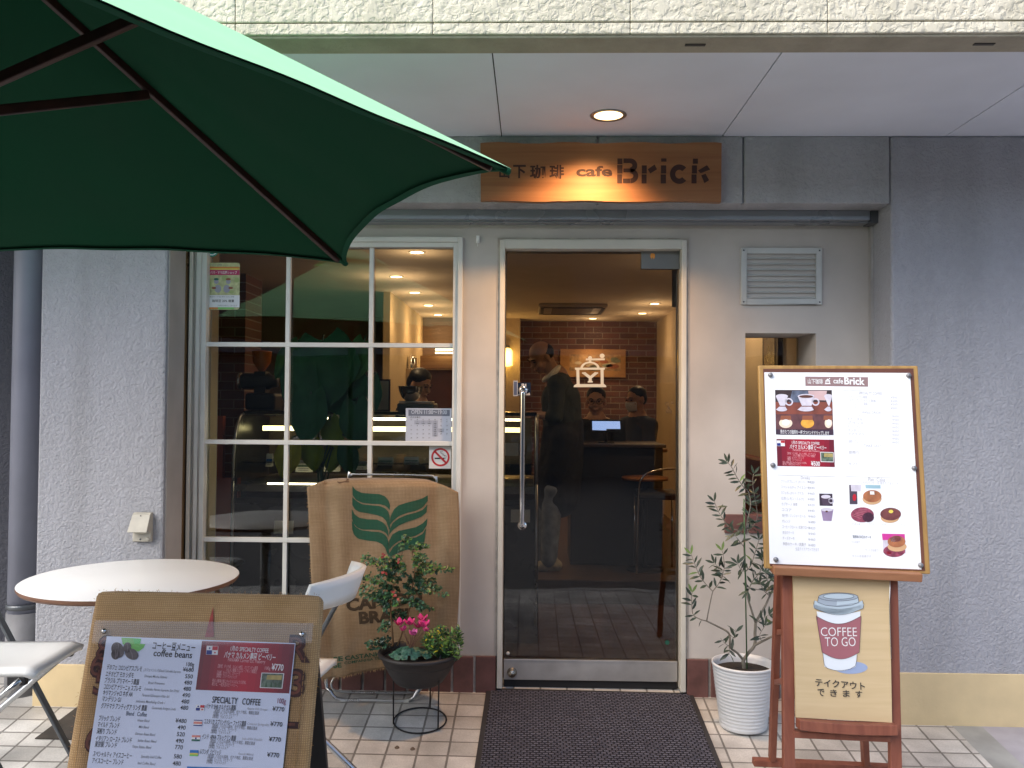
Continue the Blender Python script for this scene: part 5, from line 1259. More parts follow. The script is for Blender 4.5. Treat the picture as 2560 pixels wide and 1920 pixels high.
def ycl(x, y):
    t = y / 1500.0
    d = -0.128 - 0.045 * t
    d += 0.017 * math.exp(-((x - (175 + 0.03 * y)) / 52) ** 2) - 0.010 * math.exp(-((x - (268 + 0.02 * y)) / 60) ** 2)
    d += 0.015 * math.exp(-((x - 985) / 48) ** 2) * (0.4 + 0.6 * math.exp(-((y - 250) / 500) ** 2)) - 0.007 * math.exp(-((x - 1060) / 50) ** 2)
    d += 0.005 * sin(x / 75 + y / 210) + 0.003 * sin(y / 120 - x / 170) + 0.004 * sin(x / 140 - y / 330)
    d += 0.075 * max(0, 1 - (y - 44) / 70.0) ** 2 if y < 114 and 150 < x < 1000 else 0
    return d
NS_, NT_ = 56, 72
b = MB(); vs = []
for j in range(NT_ + 1):
    t = j / NT_
    for i in range(NS_ + 1):
        q = i / NS_
        p = along(E_L, t) * (1 - q) + along(E_R, t) * q + along(E_T, q) * (1 - t) + along(E_B, q) * t
        c = (Vector((*E_L[0], 0)) * (1 - q) + Vector((*E_R[0], 0)) * q) * (1 - t) + (Vector((*E_L[-1], 0)) * (1 - q) + Vector((*E_R[-1], 0)) * q) * t
        p = p - c
        if j == NT_: p.y += random.uniform(-5, 5)
        vs.append(P(*sk(p.x, p.y), ycl(p.x, p.y)))
K = NS_ + 1; b.add(vs, [(j*K+i, j*K+i+1, (j+1)*K+i+1, (j+1)*K+i) for j in range(NT_) for i in range(NS_)], 0, True)
sack = thing("coffee_sack", "large brown burlap coffee sack with green leaf emblem hanging before the window", "sack", P(950, 1690, -0.15))
M_SACK = weave("sack_burlap", (0.36, 0.255, 0.155, 1), (0.27, 0.18, 0.10, 1), 300)
b.build("sack_cloth", M_SACK, sack, solid=0.003)
# fringe along hem and left selvedge
b = MB()
for i in range(260):
    q = random.random()
    if i < 150: p = along(E_B, q * 0.62); p2 = p + Vector((random.uniform(-6, 6), random.uniform(4, 20), 0))
    else: p = along(E_L, q); p2 = p + Vector((random.uniform(-16, -3), random.uniform(-5, 5), 0))
    b.tube([P(*sk(p.x, p.y - 3), ycl(p.x, p.y)), P(*sk(p2.x, p2.y), ycl(p2.x, p2.y) - 0.003)], 0.0008, 4, caps=False)
o = b.build("fringe", mat("sack_thread", (0.42, 0.27, 0.13, 1), rough=0.95, var=0.25), sack); o["kind"] = "stuff"
class Drape(Sheet):
    def __init__(s): s.b = MB(); s.mats = []; s.o = Vector((0, 0, 0))
    def pt(s, a, b_, l): return P(*sk(a, -b_), ycl(a, -b_) - 0.0024 - 0.0004 * l)
D = Drape()
M_SGRN = weave("sack_green_ink", (0.020, 0.100, 0.062, 1), (0.038, 0.095, 0.055, 1), 300)
M_SBLK = weave("sack_black_ink", (0.055, 0.040, 0.028, 1), (0.09, 0.06, 0.035, 1), 300)
def strip(topE, botE, n=26):
    vs = []
    for i in range(n + 1):
        t = i / n; p, q = along(topE, t), along(botE, t)
        for k in range(5):
            r = p + (q - p) * (k / 4); vs.append(D.pt(r.x, -r.y, 1))
    D.b.add(vs, [(i*5+k, i*5+k+1, (i+1)*5+k+1, (i+1)*5+k) for i in range(n) for k in range(4)], D.mi(M_SGRN), True)
strip([(358, 104), (385, 135), (430, 155), (500, 160), (560, 164), (600, 180), (625, 210), (638, 245), (634, 280)], [(360, 172), (385, 206), (430, 228), (500, 236), (560, 238), (600, 249), (618, 262), (628, 274), (633, 281)])
strip([(358, 186), (390, 216), (430, 239), (500, 247), (560, 251), (600, 268), (622, 290), (634, 325), (640, 420)], [(358, 245), (375, 276), (410, 296), (470, 306), (540, 320), (580, 334), (606, 358), (618, 390), (632, 430)])
strip([(354, 272), (375, 315), (410, 340), (470, 350), (540, 352), (590, 376), (612, 405), (624, 440), (626, 480)], [(355, 342), (366, 380), (395, 412), (430, 426), (500, 427), (560, 430), (598, 444), (616, 464), (624, 482)])
strip([(354, 356), (380, 405), (420, 430), (500, 441), (560, 444), (595, 460), (616, 484), (626, 520), (632, 640)], [(357, 425), (370, 465), (400, 494), (470, 508), (540, 516), (578, 534), (602, 562), (616, 605), (630, 642)])
strip([(640, 332), (665, 278), (700, 247), (760, 227), (830, 210), (880, 194), (917, 172)], [(636, 392), (660, 362), (700, 328), (760, 303), (830, 287), (880, 262), (917, 214)])
strip([(632, 436), (656, 378), (700, 343), (760, 318), (830, 300), (880, 280), (914, 240)], [(630, 466), (655, 432), (700, 397), (760, 371), (820, 351), (870, 331), (908, 298)])
strip([(630, 510), (655, 462), (700, 436), (760, 424), (830, 408), (880, 380), (914, 343)], [(630, 575), (660, 542), (700, 512), (760, 491), (830, 471), (880, 441), (909, 395)])
strip([(630, 605), (660, 556), (700, 525), (760, 503), (830, 483), (880, 457), (906, 412)], [(628, 650), (650, 622), (690, 601), (740, 581), (800, 566), (860, 548), (892, 518)])
def dtext(body, x, y, x2, capk, rot, m, bold):
    vs, fs, bb = textmesh(body, bold); k = (x2 - x) / (bb[1] - bb[0]); c_, s_ = cos(radians(rot)), sin(radians(rot)); ky = capk
    out = []
    for vx, vy in vs:
        X, Y = (vx - bb[0]) * k, vy * ky
        out.append(D.pt(x + X * c_ - Y * s_, -(y) + X * s_ + Y * c_, 2))
    D.b.add(out, fs, D.mi(m))
D.build("leaf_emblem", sack); D = Drape()
dtext("CAFÉ DO", 318, 1028, 884, 122, 6.3, M_SBLK, 0.045)
dtext("BRASIL", 410, 1122, 820, 118, 4.5, M_SBLK, 0.045)
D.build("lettering", sack); D = Drape()
dtext("CASTANHAL", 305, 1395, 640, 44, 7.5, M_SGRN, 0.02); dtext("COMPANHIA TEXTIL", 300, 1425, 640, 28, 8, M_SGRN, 0.012)
dtext("SE", 218, 1405, 290, 48, 6, M_SGRN, 0.03); dtext("SE", 218, 1452, 280, 48, 6, M_SGRN, 0.03)
D.build("maker_lettering", sack)
b = MB(); pts_ = [(246, 44), (330, 50), (334, 78), (300, 74), (262, 86), (248, 78)]
b.add([P(*sk(x, y), ycl(x, y) - 0.006) for x, y in pts_], [tuple(range(6))]); b.build("torn_flap", mat("dark_burlap", (0.10, 0.055, 0.03, 1), rough=0.95, var=0.3, vscale=90), sack)

# ================================================================== planter on wire stand
def c1s(x, y): return 780 + x / 4.424, 1620 + y / 4.424
rc_ = onground(*c1s(1195, 812)); rr = 0.120
stand = thing("plant_stand", "thin black wire plant stand with ring foot on the paving", "plant stand", rc_)
pz = P(1051, 1706, rc_.y).z
M_WIRE = mat("black_wire", (0.018, 0.018, 0.02, 1), rough=0.5, metal=0.3, var=0.1)
b = MB(); b.tube([(rc_.x + rr * cos(2*pi*i/40), rc_.y + rr * sin(2*pi*i/40), gz(rc_.x + rr * cos(2*pi*i/40), rc_.y + rr * sin(2*pi*i/40)) + 0.006) for i in range(40)], 0.0038, 8, closed=True); b.build("ring_foot", M_WIRE, stand)
b = MB(); r2 = 0.118; b.tube([(rc_.x + r2 * cos(2*pi*i/40), rc_.y + r2 * sin(2*pi*i/40), pz + 0.07) for i in range(40)], 0.0035, 8, closed=True); b.build("ring_top", M_WIRE, stand)
for a in (200, 318, 75):
    ca, sa_ = cos(radians(a)), sin(radians(a)); g0 = gz(rc_.x + rr * ca, rc_.y + rr * sa_) + 0.006
    b = MB(); b.tube([(rc_.x + rr * 1.02 * ca, rc_.y + rr * sa_, g0), (rc_.x + (rr + 0.006) * ca, rc_.y + r2 * sa_, pz + 0.10), (rc_.x + (rr + .015) * ca, rc_.y + r2 * sa_, pz + 0.15)], 0.0034, 8); b.build("leg", M_WIRE, stand)
pc_ = Vector((P(1048, 1620, rc_.y).x, rc_.y, pz)); PR = (P(1150, 1620, rc_.y).x - P(945, 1620, rc_.y).x) / 2
rimz = P(1048, 1626, rc_.y).z
pot = thing("planter_pot", "round black plastic planter holding flowers and a small shrub", "plant pot", pc_)
hp_ = rimz - pz
M_POT = mat("dark_planter_plastic", (0.022, 0.021, 0.023, 1), rough=0.5, var=0.25, vscale=7, bump=0.15, bscale=200, bdist=0.001)
b = MB(); b.lathe([(0, 0.0), (PR * 0.52, 0.0), (PR * 0.60, 0.012), (PR * 0.74, hp_ * 0.35), (PR * 0.835, hp_ * 0.60), (PR * 0.855, hp_ * 0.62), (PR * 0.855, hp_ * 0.645), (PR * 0.87, hp_ * 0.66), (PR * 0.93, hp_ * 0.86), (PR * 0.985, hp_ * 0.88), (PR, hp_ * 0.93), (PR * 0.985, hp_ * 0.995), (PR * 0.94, hp_), (PR * 0.90, hp_ * 0.97), (PR * 0.87, hp_ * 0.80)], pc_, 64); b.build("pot_body", M_POT, pot)
M_SOIL = mat("potting_soil", (0.022, 0.015, 0.011, 1), rough=0.95, var=0.5, vscale=60, bump=1.0, bscale=90, bdist=0.012)
b = MB(); b.lathe([(0, hp_ * 0.87), (PR * 0.5, hp_ * 0.86), (PR * 0.905, hp_ * 0.83)], pc_, 40); b.build("soil", M_SOIL, pot)
soilz = pz + hp_ * 0.86
# shrub
shrub = thing("leafy_shrub", "small leaved green shrub with a few red leaves growing in the black planter", "shrub", (pc_.x - 0.04, pc_.y + 0.02, soilz))
def c2(x, y, dy=0.0): return P(760 + x / 2.9625, 1180 + y / 2.9625, rc_.y + dy)
M_STEM = mat("shrub_stem", (0.16, 0.085, 0.035, 1), rough=0.7, var=0.2)
st1 = spline([c2(660, 1290, .02), c2(650, 1130, .01), c2(640, 980, 0), c2(655, 860, 0.01), c2(690, 720, .0), c2(740, 560, 0)], 6)
st2 = spline([c2(690, 1290, .03), c2(740, 1150, .03), c2(785, 1000, .02), c2(800, 860, .01), c2(820, 720, 0), c2(800, 600, 0)], 6)
b = MB(); b.tube(st1, [0.0048 - 0.0030 * i / (len(st1) - 1) for i in range(len(st1))], 8); b.tube(st2, [0.0042 - 0.0026 * i / (len(st2) - 1) for i in range(len(st2))], 8)
tg = [(440, 650), (470, 625), (500, 660), (355, 870), (385, 820), (440, 790), (480, 770), (520, 820), (540, 940), (500, 920), (430, 900), (1095, 715), (1060, 725), (1000, 700), (960, 690), (915, 545), (870, 540), (745, 488), (780, 500), (800, 560), (860, 610), (700, 640), (640, 680), (590, 660), (620, 730), (960, 800), (1000, 850), (1050, 910), (990, 870), (945, 1015), (900, 1000), (860, 1015), (890, 790), (850, 880), (760, 850), (700, 870), (650, 920), (590, 960), (560, 900), (740, 960), (800, 980), (690, 720), (750, 700), (820, 690), (880, 680), (900, 640), (700, 800), (740, 760), (790, 800), (850, 740), (640, 800), (600, 850), (560, 770), (470, 1270), (500, 1310), (560, 1165), (540, 1255), (590, 1120), (650, 1050), (700, 1030), (730, 1080), (560, 720), (910, 880), (680, 980), (600, 1010), (770, 900), (830, 960), (720, 570), (850, 800), (930, 740)]
lf = MB(); fr_ = MB()
allst = st1 + st2
for x, y in tg:
    e = c2(x, y, random.uniform(-0.10, 0.08))
    cand = [p for p in allst if p.z < e.z + 0.02] or allst
    r0_ = min(cand, key=lambda p: (p - e).length + 0.25 * max(0, e.z - p.z) * -1)
    mid = (r0_ + e) / 2 + Vector((0, 0, 0.015)) + rv(0.012)
    tw = spline([r0_, mid, e], 6); b.tube(tw, [0.0016 - 0.0011 * i / (len(tw) - 1) for i in range(len(tw))], 5, caps=False)
    n = len(tw)
    for i in range(3, n):
        d = (tw[i] - tw[i - 1]).normalized()
        for sg in (-1, 1):
            sd = d.cross(Vector((random.uniform(-.4, .4), -0.6, 0.8))).normalized() * sg
            ld = (sd * 0.8 + d * 0.5 + rv(0.35)).normalized()
            L_ = random.uniform(0.014, 0.023); mi = random.choices([0, 1, 2], [5, 6, 2 if y < 760 else 0.6])[0]
            p = tw[i] + rv(0.004)
            leaf(lf, p, ld, Vector((0, -0.5, 1)) + rv(0.5), L_, L_ * random.uniform(0.55, 0.72), mi, 0.3, 0.2)
            if random.random() < 0.45: leaf(lf, p + rv(0.010), (ld + rv(0.7)).normalized(), Vector((0, -0.5, 1)) + rv(0.5), L_ * 0.9, L_ * 0.55, mi, 0.3, 0.2)
    ld = (e - mid).normalized(); leaf(lf, e, ld, Vector((0, -0.5, 1)), 0.018, 0.011, random.choice([0, 1, 2]), 0.3)
for x, y in ((585, 608), (592, 622), (575, 600), (690, 650), (705, 655), (585, 745), (570, 738), (600, 740), (672, 890), (682, 915), (690, 935), (668, 905), (676, 880)):
    p = c2(x, y, -0.10)
    leaf(lf, p, Vector((random.uniform(-1, 1), -0.3, random.uniform(-1, .4))), Vector((0, -1, .3)), 0.017, 0.012, 3, 0.2)
b.build("stem", M_STEM, shrub)
lf.build("foliage", M_LEAFS + [mat("leaf_red", (0.28, 0.030, 0.018, 1), rough=0.5, var=0.3, vscale=30)], shrub, weld=False)
# cyclamen
cyc = thing("cyclamen", "magenta cyclamen with rounded leaves in the front of the black planter", "flower", (P(1025, 1610, rc_.y - 0.07).x, rc_.y - 0.07, soilz))
lfm = MB(); c0_ = Vector(cyc.location)
for i in range(34):
    a = random.uniform(0, 2 * pi); r_ = random.uniform(0.01, 0.075); p = c0_ + Vector((r_ * cos(a) * 1.05, r_ * sin(a) * 0.8, 0.018 + 0.030 * (1 - r_ / 0.08) + random.uniform(0, .01)))
    out = Vector((cos(a), sin(a) * 0.8 - 0.35, -0.15)); n_ = Vector((cos(a) * 0.3, sin(a) * .3 - 0.55, 1)).normalized()
    out = (out - n_ * out.dot(n_)).normalized(); sd = n_.cross(out); R_ = random.uniform(0.015, 0.023)
    vs = [p]; m_n = 14
    for k in range(m_n + 1):
        t_ = -2.6 + 5.2 * k / m_n; rad = R_ * (1.0 + 0.10 * cos(5 * t_))
        vs.append(p + out * (rad * cos(t_) + R_ * 0.4) + sd * (rad * sin(t_)) + n_ * (0.003 * cos(3 * t_) - 0.004))
    lfm.add(vs, [(0, k, k + 1) for k in range(1, m_n + 1)], 0, True)
lfm.build("foliage", mat("cyclamen_leaf", (0.045, 0.13, 0.085, 1), rough=0.45, var=0.55, vscale=120), cyc, weld=False)
M_PET = mat("magenta_petal", (0.62, 0.015, 0.20, 1), rough=0.5, var=0.2, vscale=60, sheen=0.2); M_PET2 = mat("pink_petal", (0.70, 0.12, 0.36, 1), rough=0.5, var=0.2)
def c9(x, y, dy): return P(900 + x / 4.4846, 1330 + y / 4.4846, rc_.y + dy)
for x, y, big, mt in ((440, 1050, 1.15, M_PET), (485, 1110, 0.8, M_PET), (560, 1045, 1.1, M_PET), (660, 1075, 1.35, M_PET), (720, 1070, 1.2, M_PET), (700, 1000, 1.1, M_PET), (598, 1160, 0.95, M_PET2), (740, 1115, 0.7, M_PET2)):
    p = c9(x, y, -0.10 + random.uniform(-.02, .02)); b = MB()
    b.tube(spline([c0_ + rv(0.015) + Vector((0, 0, .03)), (c0_ + p) / 2 + Vector((0, 0, 0.03)), p + Vector((0, 0, .012 * big)), p + Vector((0, -0.004, 0))], 5), 0.0014, 5, 1)
    for k in range(5):
        a = 2 * pi * k / 5 + random.random(); d = Vector((cos(a) * .55, sin(a) * .45 - 0.15, 0.9)).normalized()
        leaf(b, p, d, Vector((cos(a), sin(a), 0.2)), 0.034 * big, 0.022 * big, 0, 0.35, -0.15)
    b.build("blossom", [mt, mat("flower_stalk", (0.16, 0.06, 0.05, 1), rough=0.6, var=0.2)], cyc, weld=False)
# little variegated plant
vp = thing("bedding_plant", "yellow green leafy bedding plant at the right side of the black planter", "plant", (P(1110, 1610, rc_.y - 0.02).x, rc_.y - 0.02, soilz))
b = MB(); stm = MB(); c0_ = Vector(vp.location)
for i in range(60):
    a = random.uniform(0, 2 * pi); e = c0_ + Vector((random.uniform(-0.085, 0.075), random.uniform(-0.08, 0.08), random.uniform(0.03, 0.115)))
    e.z += 0.02 * (1 - abs(e.x - c0_.x) / 0.08); stm.tube([c0_ + Vector(((e.x - c0_.x) * .3, (e.y - c0_.y) * .3, 0)), e], [0.0016, 0.0008], 5, caps=False)
    for k in range(9):
        d = Vector((random.uniform(-1, 1), random.uniform(-1, .6), random.uniform(0.1, 1))); L_ = random.uniform(0.016, 0.028)
        leaf(b, e - Vector((0, 0, 0.004 * k)) , d, Vector((0, -.4, 1)), L_, L_ * 0.42, random.choices([0, 1, 2, 3], [4, 2, 6, 1.2 if e.x < c0_.x + .02 and e.z > c0_.z + .06 else 0.05])[0], 0.25, 0.2)
stm.build("stem", M_LEAFS[0], vp); b.build("foliage", M_LEAFS + [mat("leaf_yellow", (0.55, 0.50, 0.03, 1), rough=0.5, var=0.2)], vp, weld=False)

# ================================================================== olive tree in white ribbed pot
op = onground(1862, 1824); op.y += 0.03
OR = 0.140; orim = P(1862, 1655, op.y).z; og = gz(op.x, op.y)
opot = thing("ribbed_pot", "white ribbed plastic pot with dark soil beside the easel", "plant pot", (op.x, op.y, og))
Hh = orim - og; prof = [(0, 0.0), (OR * 0.70, 0.0), (OR * 0.74, 0.004)]
nr = 17
for i in range(nr * 4 + 1):
    t = i / (nr * 4); r_ = OR * (0.745 + 0.235 * t) + 0.0022 * (abs(sin(pi * nr * t)) - 0.5); prof.append((r_, 0.006 + t * (Hh - 0.022)))
prof += [(OR, Hh - 0.014), (OR * 1.012, Hh - 0.006), (OR, Hh), (OR * 0.965, Hh), (OR * 0.945, Hh - 0.02), (OR * 0.90, Hh - 0.06)]
b = MB(); b.lathe(prof, (op.x, op.y, og), 64); b.build("pot_body", mat("white_pot_plastic", (0.66, 0.68, 0.70, 1), rough=0.4, var=0.05, vscale=5), opot)
b = MB(); b.lathe([(0, Hh - 0.028), (OR * 0.5, Hh - 0.032), (OR * 0.93, Hh - 0.038)], (op.x, op.y, og), 36); b.build("soil", M_SOIL, opot)
ot = thing("olive_tree", "young olive tree with thin grey branches tied to a stake in the white ribbed pot", "tree", (op.x, op.y, og + Hh - 0.05))
def c3(x, y, dy=0.0): return P(1690 + x / 2.2415, 1100 + y / 2.2415, op.y + dy)
M_OBK = mat("olive_bark", (0.20, 0.18, 0.145, 1), rough=0.85, var=0.25, vscale=40, bump=0.3)
branches = [([(382, 1310, .0), (380, 1265, 0), (378, 1235, 0), (405, 1195, 0), (440, 1150, 0), (443, 1080, 0), (446, 1025, 0)], 0.0095, 0.0065),
 ([(446, 1025, 0), (425, 960, -.01), (398, 860, -.01), (388, 740, 0), (382, 600, 0), (384, 530, 0)], 0.005, 0.003),
 ([(446, 1025, 0), (470, 980, .02), (500, 930, .03), (525, 875, .04), (545, 830, .05)], 0.006, 0.004),
 ([(440, 1150, 0), (480, 1130, -.02), (520, 1110, -.03), (560, 1090, -.04)], 0.006, 0.0045),
 ([(378, 1235, 0), (345, 1195, -.01), (305, 1160, -.02), (297, 1085, -.02), (240, 1048, -.02), (172, 1015, -.03)], 0.006, 0.0035),
 ([(172, 1015, -.03), (130, 1002, -.03), (95, 975, -.02), (88, 900, -.02), (90, 855, -.02)], 0.0028, 0.0015),
 ([(172, 1015, -.03), (188, 930, -.03), (206, 848, -.03)], 0.003, 0.0025),
 ([(206, 848, -.03), (165, 805, -.04), (130, 755, -.04), (100, 680, -.04), (85, 640, -.04)], 0.0022, 0.0012),
 ([(206, 848, -.03), (245, 795, -.03), (262, 745, -.03), (215, 690, -.03)], 0.0022, 0.0012),
 ([(245, 795, -.03), (270, 720, -.02), (265, 650, -.02), (258, 620, -.02)], 0.002, 0.001),
 ([(297, 1085, -.02), (330, 1110, -.05), (335, 1060, -.05)], 0.0018, 0.001),
 ([(305, 1160, -.02), (275, 1140, -.05), (250, 1110, -.05)], 0.0018, 0.001), ([(300, 1150, -.03), (298, 1190, -.06), (296, 1215, -.07)], 0.0018, 0.001),
 ([(384, 530, 0), (340, 505, -.02), (300, 490, -.02), (262, 440, -.02), (235, 395, -.02), (215, 345, -.02)], 0.0026, 0.0013),
 ([(384, 530, 0), (405, 430, .0), (418, 360, .02), (405, 290, .02), (380, 265, .0), (345, 215, -.01), (310, 150, -.02), (288, 125, -.02)], 0.0032, 0.0013),
 ([(384, 530, 0), (440, 470, .03), (455, 410, .04), (430, 250, .05), (435, 190, .05)], 0.0026, 0.0012),
 ([(388, 740, 0), (420, 700, .03), (440, 640, .04), (465, 560, .05)], 0.0026, 0.0014), ([(398, 860, -.01), (430, 790, .0), (470, 740, .03), (490, 660, .04)], 0.0028, 0.0014),
 ([(525, 875, .04), (490, 840, .0), (470, 800, -.02)], 0.0022, 0.0012), ([(525, 875, .04), (515, 800, .03), (500, 740, .04)], 0.0022, 0.0012),
 ([(480, 1130, -.02), (470, 1090, -.05), (500, 1040, -.05)], 0.0018, 0.001), ([(382, 600, 0), (350, 560, -.04), (320, 520, -.05)], 0.002, 0.001), ([(388, 740, 0), (360, 720, -.04), (345, 690, -.05)], 0.0018, 0.001), ([(398, 860, -.01), (410, 830, -.05), (405, 850, -.06)], 0.0016, 0.001),
 ([(545, 830, .05), (560, 760, .05), (560, 690, .05)], 0.003, 0.0015), ([(446, 1025, 0), (470, 1010, -.03), (520, 980, -.04)], 0.002, 0.001)]
tr = MB(); ol = MB()
for k, (pts, r0_, r1_) in enumerate(branches):
    path = spline([c3(*p) for p in pts], 6); n = len(path)
    (tr).tube(path, [r0_ + (r1_ - r0_) * i / (n - 1) for i in range(n)], 8)
    if k in (0, 1, 2, 3, 4, 6): continue
    acc = 0
    for i in range(1, n):
        d = (path[i] - path[i - 1]); acc += d.length; d.normalize()
        while acc > 0.021:
            acc -= 0.021
            for sg in (-1, 1):
                if random.random() < 0.14: continue
                sd = Vector((-d.z, random.uniform(-.5, .5), d.x)).normalized() * sg
                ld = (sd * 0.85 + d * random.uniform(0.2, 0.9) + rv(0.35) + Vector((0, -0.1, -0.15))).normalized()
                L_ = random.uniform(0.036, 0.056)
                leaf(ol, path[i], ld, Vector((0, -0.7, 0.7)) + rv(0.7), L_, L_ * random.uniform(0.24, 0.31), random.choices([0, 1, 2], [6, 3, 0.25])[0], 0.3, random.uniform(0, .25))
    if k not in (10, 11, 12):
        for sg in (-1, 1):
            dd = (path[-1] - path[-3]).normalized(); sd = Vector((-dd.z, 0, dd.x)) * sg
            leaf(ol, path[-1], dd + sd * 0.5, Vector((0, -1, .3)), 0.045, 0.012, 2 if k in (7, 9, 5) else 0, 0.25)
tr.build("trunk", M_OBK, ot)
M_OL = [mat("olive_leaf", (0.045, 0.066, 0.042, 1), rough=0.42, var=0.3, vscale=40), mat("olive_leaf_dark", (0.030, 0.046, 0.032, 1), rough=0.42, var=0.3, vscale=40), mat("olive_leaf_young", (0.16, 0.25, 0.07, 1), rough=0.45, var=0.25)]
ol.build("crown", M_OL, ot, weld=False)
b = MB(); b.tube([c3(398, 1300, -.012), c3(384, 540, -.012), c3(381, 330, -.012)], 0.0032, 8); o = b.build("stake", mat("green_stake", (0.06, 0.13, 0.05, 1), rough=0.5, var=0.2), ot)

# ================================================================== wooden easel with two boards
e_o = PD(*px(1809, 1016), 3.04); le = radians(9.3)
eex = Vector((cos(radians(0.8)), 0, -sin(radians(0.8)))); eey = Vector((0, sin(le), cos(le))); en = eex.cross(eey).normalized(); eey = en.cross(eex)
Es = Sheet(e_o, eex, eey)
M_EAS = wood("red_brown_stain", (0.255, 0.088, 0.052, 1), (0.185, 0.058, 0.036, 1), rough=0.5, scale=(30, 30, 2.5))
M_EASL = wood("worn_stain", (0.36, 0.17, 0.085, 1), (0.27, 0.115, 0.055, 1), rough=0.55, scale=(3, 30, 30))
def ez(u, v, dep=0.0):
    a, c = Es.loc(u, v); return e_o + eex * a + eey * c + en * dep
easel = thing("easel", "red brown stained wooden easel standing on the paving right of the door", "easel", (e_o.x, e_o.y - 0.1, gz(e_o.x, e_o.y)))
def ce(x, y): return 1880 + x / 3.073, 1380 + y / 3.073
gE = gz(1.1, -1.35)
def legdown(u0, v0, u1, v1, w, dep):
    p, q = ez(u0, v0, dep), ez(u1, v1, dep); d = (q - p).normalized(); k = (gE + 0.003 - p.z) / d.z
    return p, p + d * k
for xs4 in ((288, 200, 301, 1659), (1096, 200, 1128, 1659)):
    u0, v0 = ce(xs4[0], xs4[1]); u1, v1 = ce(xs4[2], xs4[3]); p, q = legdown(u0, v0, u1, v1, 0.04, -0.030); top = p + (p - q).normalized() * 0.55
    b = MB(); b.bar(q, top, 0.038, 0.026, up=(0, 1, 0)); b.build("front_leg", M_EAS, easel, bevel=0.003)
b = MB(); b.bar(ez(*ce(330, 1405), -0.030), ez(*ce(1090, 1440), -0.030), 0.022, 0.035, up=(0, 1, 0)); b.build("cross_rail", M_EAS, easel, bevel=0.003)
# curved lower ledge
b = MB(); n = 14; vs = []
for i in range(n + 1):
    t = i / n; x = 345 + (1093 - 345) * t; sag = 14 * sin(pi * t)
    for (yy, dep) in ((1272 + 38 * t + sag * .6, -0.016), (1278 + 38 * t + sag * .8, 0.032), (1355 + 42 * t + sag, 0.032), (1350 + 42 * t + sag, -0.016)):
        vs.append(ez(*ce(x, yy), 0) + en * dep)
fs = [(i*4+k, i*4+(k+1) % 4, (i+1)*4+(k+1) % 4, (i+1)*4+k) for i in range(n) for k in range(4)] + [(3, 2, 1, 0), (n*4, n*4+1, n*4+2, n*4+3)]
b.add(vs, fs); b.build("ledge", M_EAS, easel, bevel=0.003)
b = MB(); p, q = ez(*ce(145, 128), 0.012), ez(*ce(1271, 183), 0.012); b.bar(p, q, 0.028, 0.058, up=(0, 1, 0.1)); b.build("ledge", M_EASL, easel, bevel=0.003)
# rear frame
yR = 3.50 - 4.25
b = MB(); p, q = PD(*ce(8, 1610), 3.50), PD(*ce(1090, 1662), 3.50); b.bar(p, q, 0.026, 0.040, up=(0, 1, 0)); b.build("foot_rail", M_EAS, easel, bevel=0.003)
for (xb, yb_, xt, yt) in ((155, 1590, 205, 160), (872, 1625, 800, 160)):
    pb = PD(*ce(xb, yb_), 3.49); ptp = ez(*ce(xt, yt), -0.055) + Vector((0, 0.12, 0)); d = ptp - pb; e2 = pb + d * 1.35; e2.y = min(e2.y, ptp.y + d.y * 0.3)
    pt2 = ez(*ce(xt, -700), -0.06)
    b = MB(); b.bar(pb, PD(*ce(xt, yt), 3.16), 0.024, 0.034, up=(0, 1, 0)); b.bar(PD(*ce(xt, yt), 3.16) , ez(*ce(xt + (30 if xb < 500 else -30), -600), -0.055), 0.024, 0.034, up=(0, 1, 0)); b.build("rear_leg", M_EAS, easel, bevel=0.002)
for y_ in (620, 1000): b = MB(); b.bar(PD(*ce(190, y_), 3.32), ez(*ce(300, y_), -0.04), 0.02, 0.02); b.build("hinge_stay", M_EAS, easel, bevel=0.002)
# menu board
mb = thing("cafe_menu", "tall white cafe menu in ochre wooden frame on the upper ledge of the easel", "menu", ez(*px(1809, 1240)))
def m8(x, y): return 1850 + x / 2.764, 880 + y / 2.764
fTL, fTR, fBR, fBL = [Es.loc(*m8(*p)) for p in ((120, 97), (1218, 100), (1305, 1535), (165, 1495))]
M_OCH = wood("ochre_frame", (0.42, 0.25, 0.08, 1), (0.30, 0.17, 0.055, 1), rough=0.5, scale=(30, 30, 3)); 
b = MB(); b.prism([fTL, fBL, fBR, fTR], e_o + en * -0.004, eex, eey, en, 0.018); b.build("frame", M_OCH, mb, bevel=0.004)
iq = [Es.loc(*m8(*p)) for p in ((152, 122), (1185, 120), (1265, 1512), (200, 1478))]
b = MB(); b.prism([iq[0], iq[3], iq[2], iq[1]], e_o + en * 0.0142, eex, eey, en, 0.0015); b.build("inner_trim", mat("dark_brown_trim", (0.13, 0.045, 0.025, 1), rough=0.5, var=0.2), mb)
s = Sheet(e_o + en * 0.0165, eex, eey)
def L8(x, y): return s.loc(*m8(x, y))
s.poly([L8(205, 1462), L8(1255, 1503), L8(1175, 145), L8(168, 140)], mat("bright_menu_sheet", (0.86, 0.87, 0.89, 1), rough=0.4, var=0), 0)
RM = -radians(1.3)
def t8(body, x, y, h, m=M_LGREYT, x2=None, al='L', bold=0.0, l=3):
    a, c = L8(x, y); w = abs(L8(x2, y)[0] - a) if x2 is not None else None
    s.text(body, a, c, h, m, l, al, bold, w, 0, -radians(0.9))
def q8(m, l, *pts): s.poly([L8(*p) for p in pts][::-1] if False else [L8(*p) for p in pts], m, l)
def e8(x, y, rx, ry, m, l): 
    s.poly([L8(x + rx * cos(-2*pi*i/22), y + ry * sin(-2*pi*i/22)) for i in range(22)], m, l)
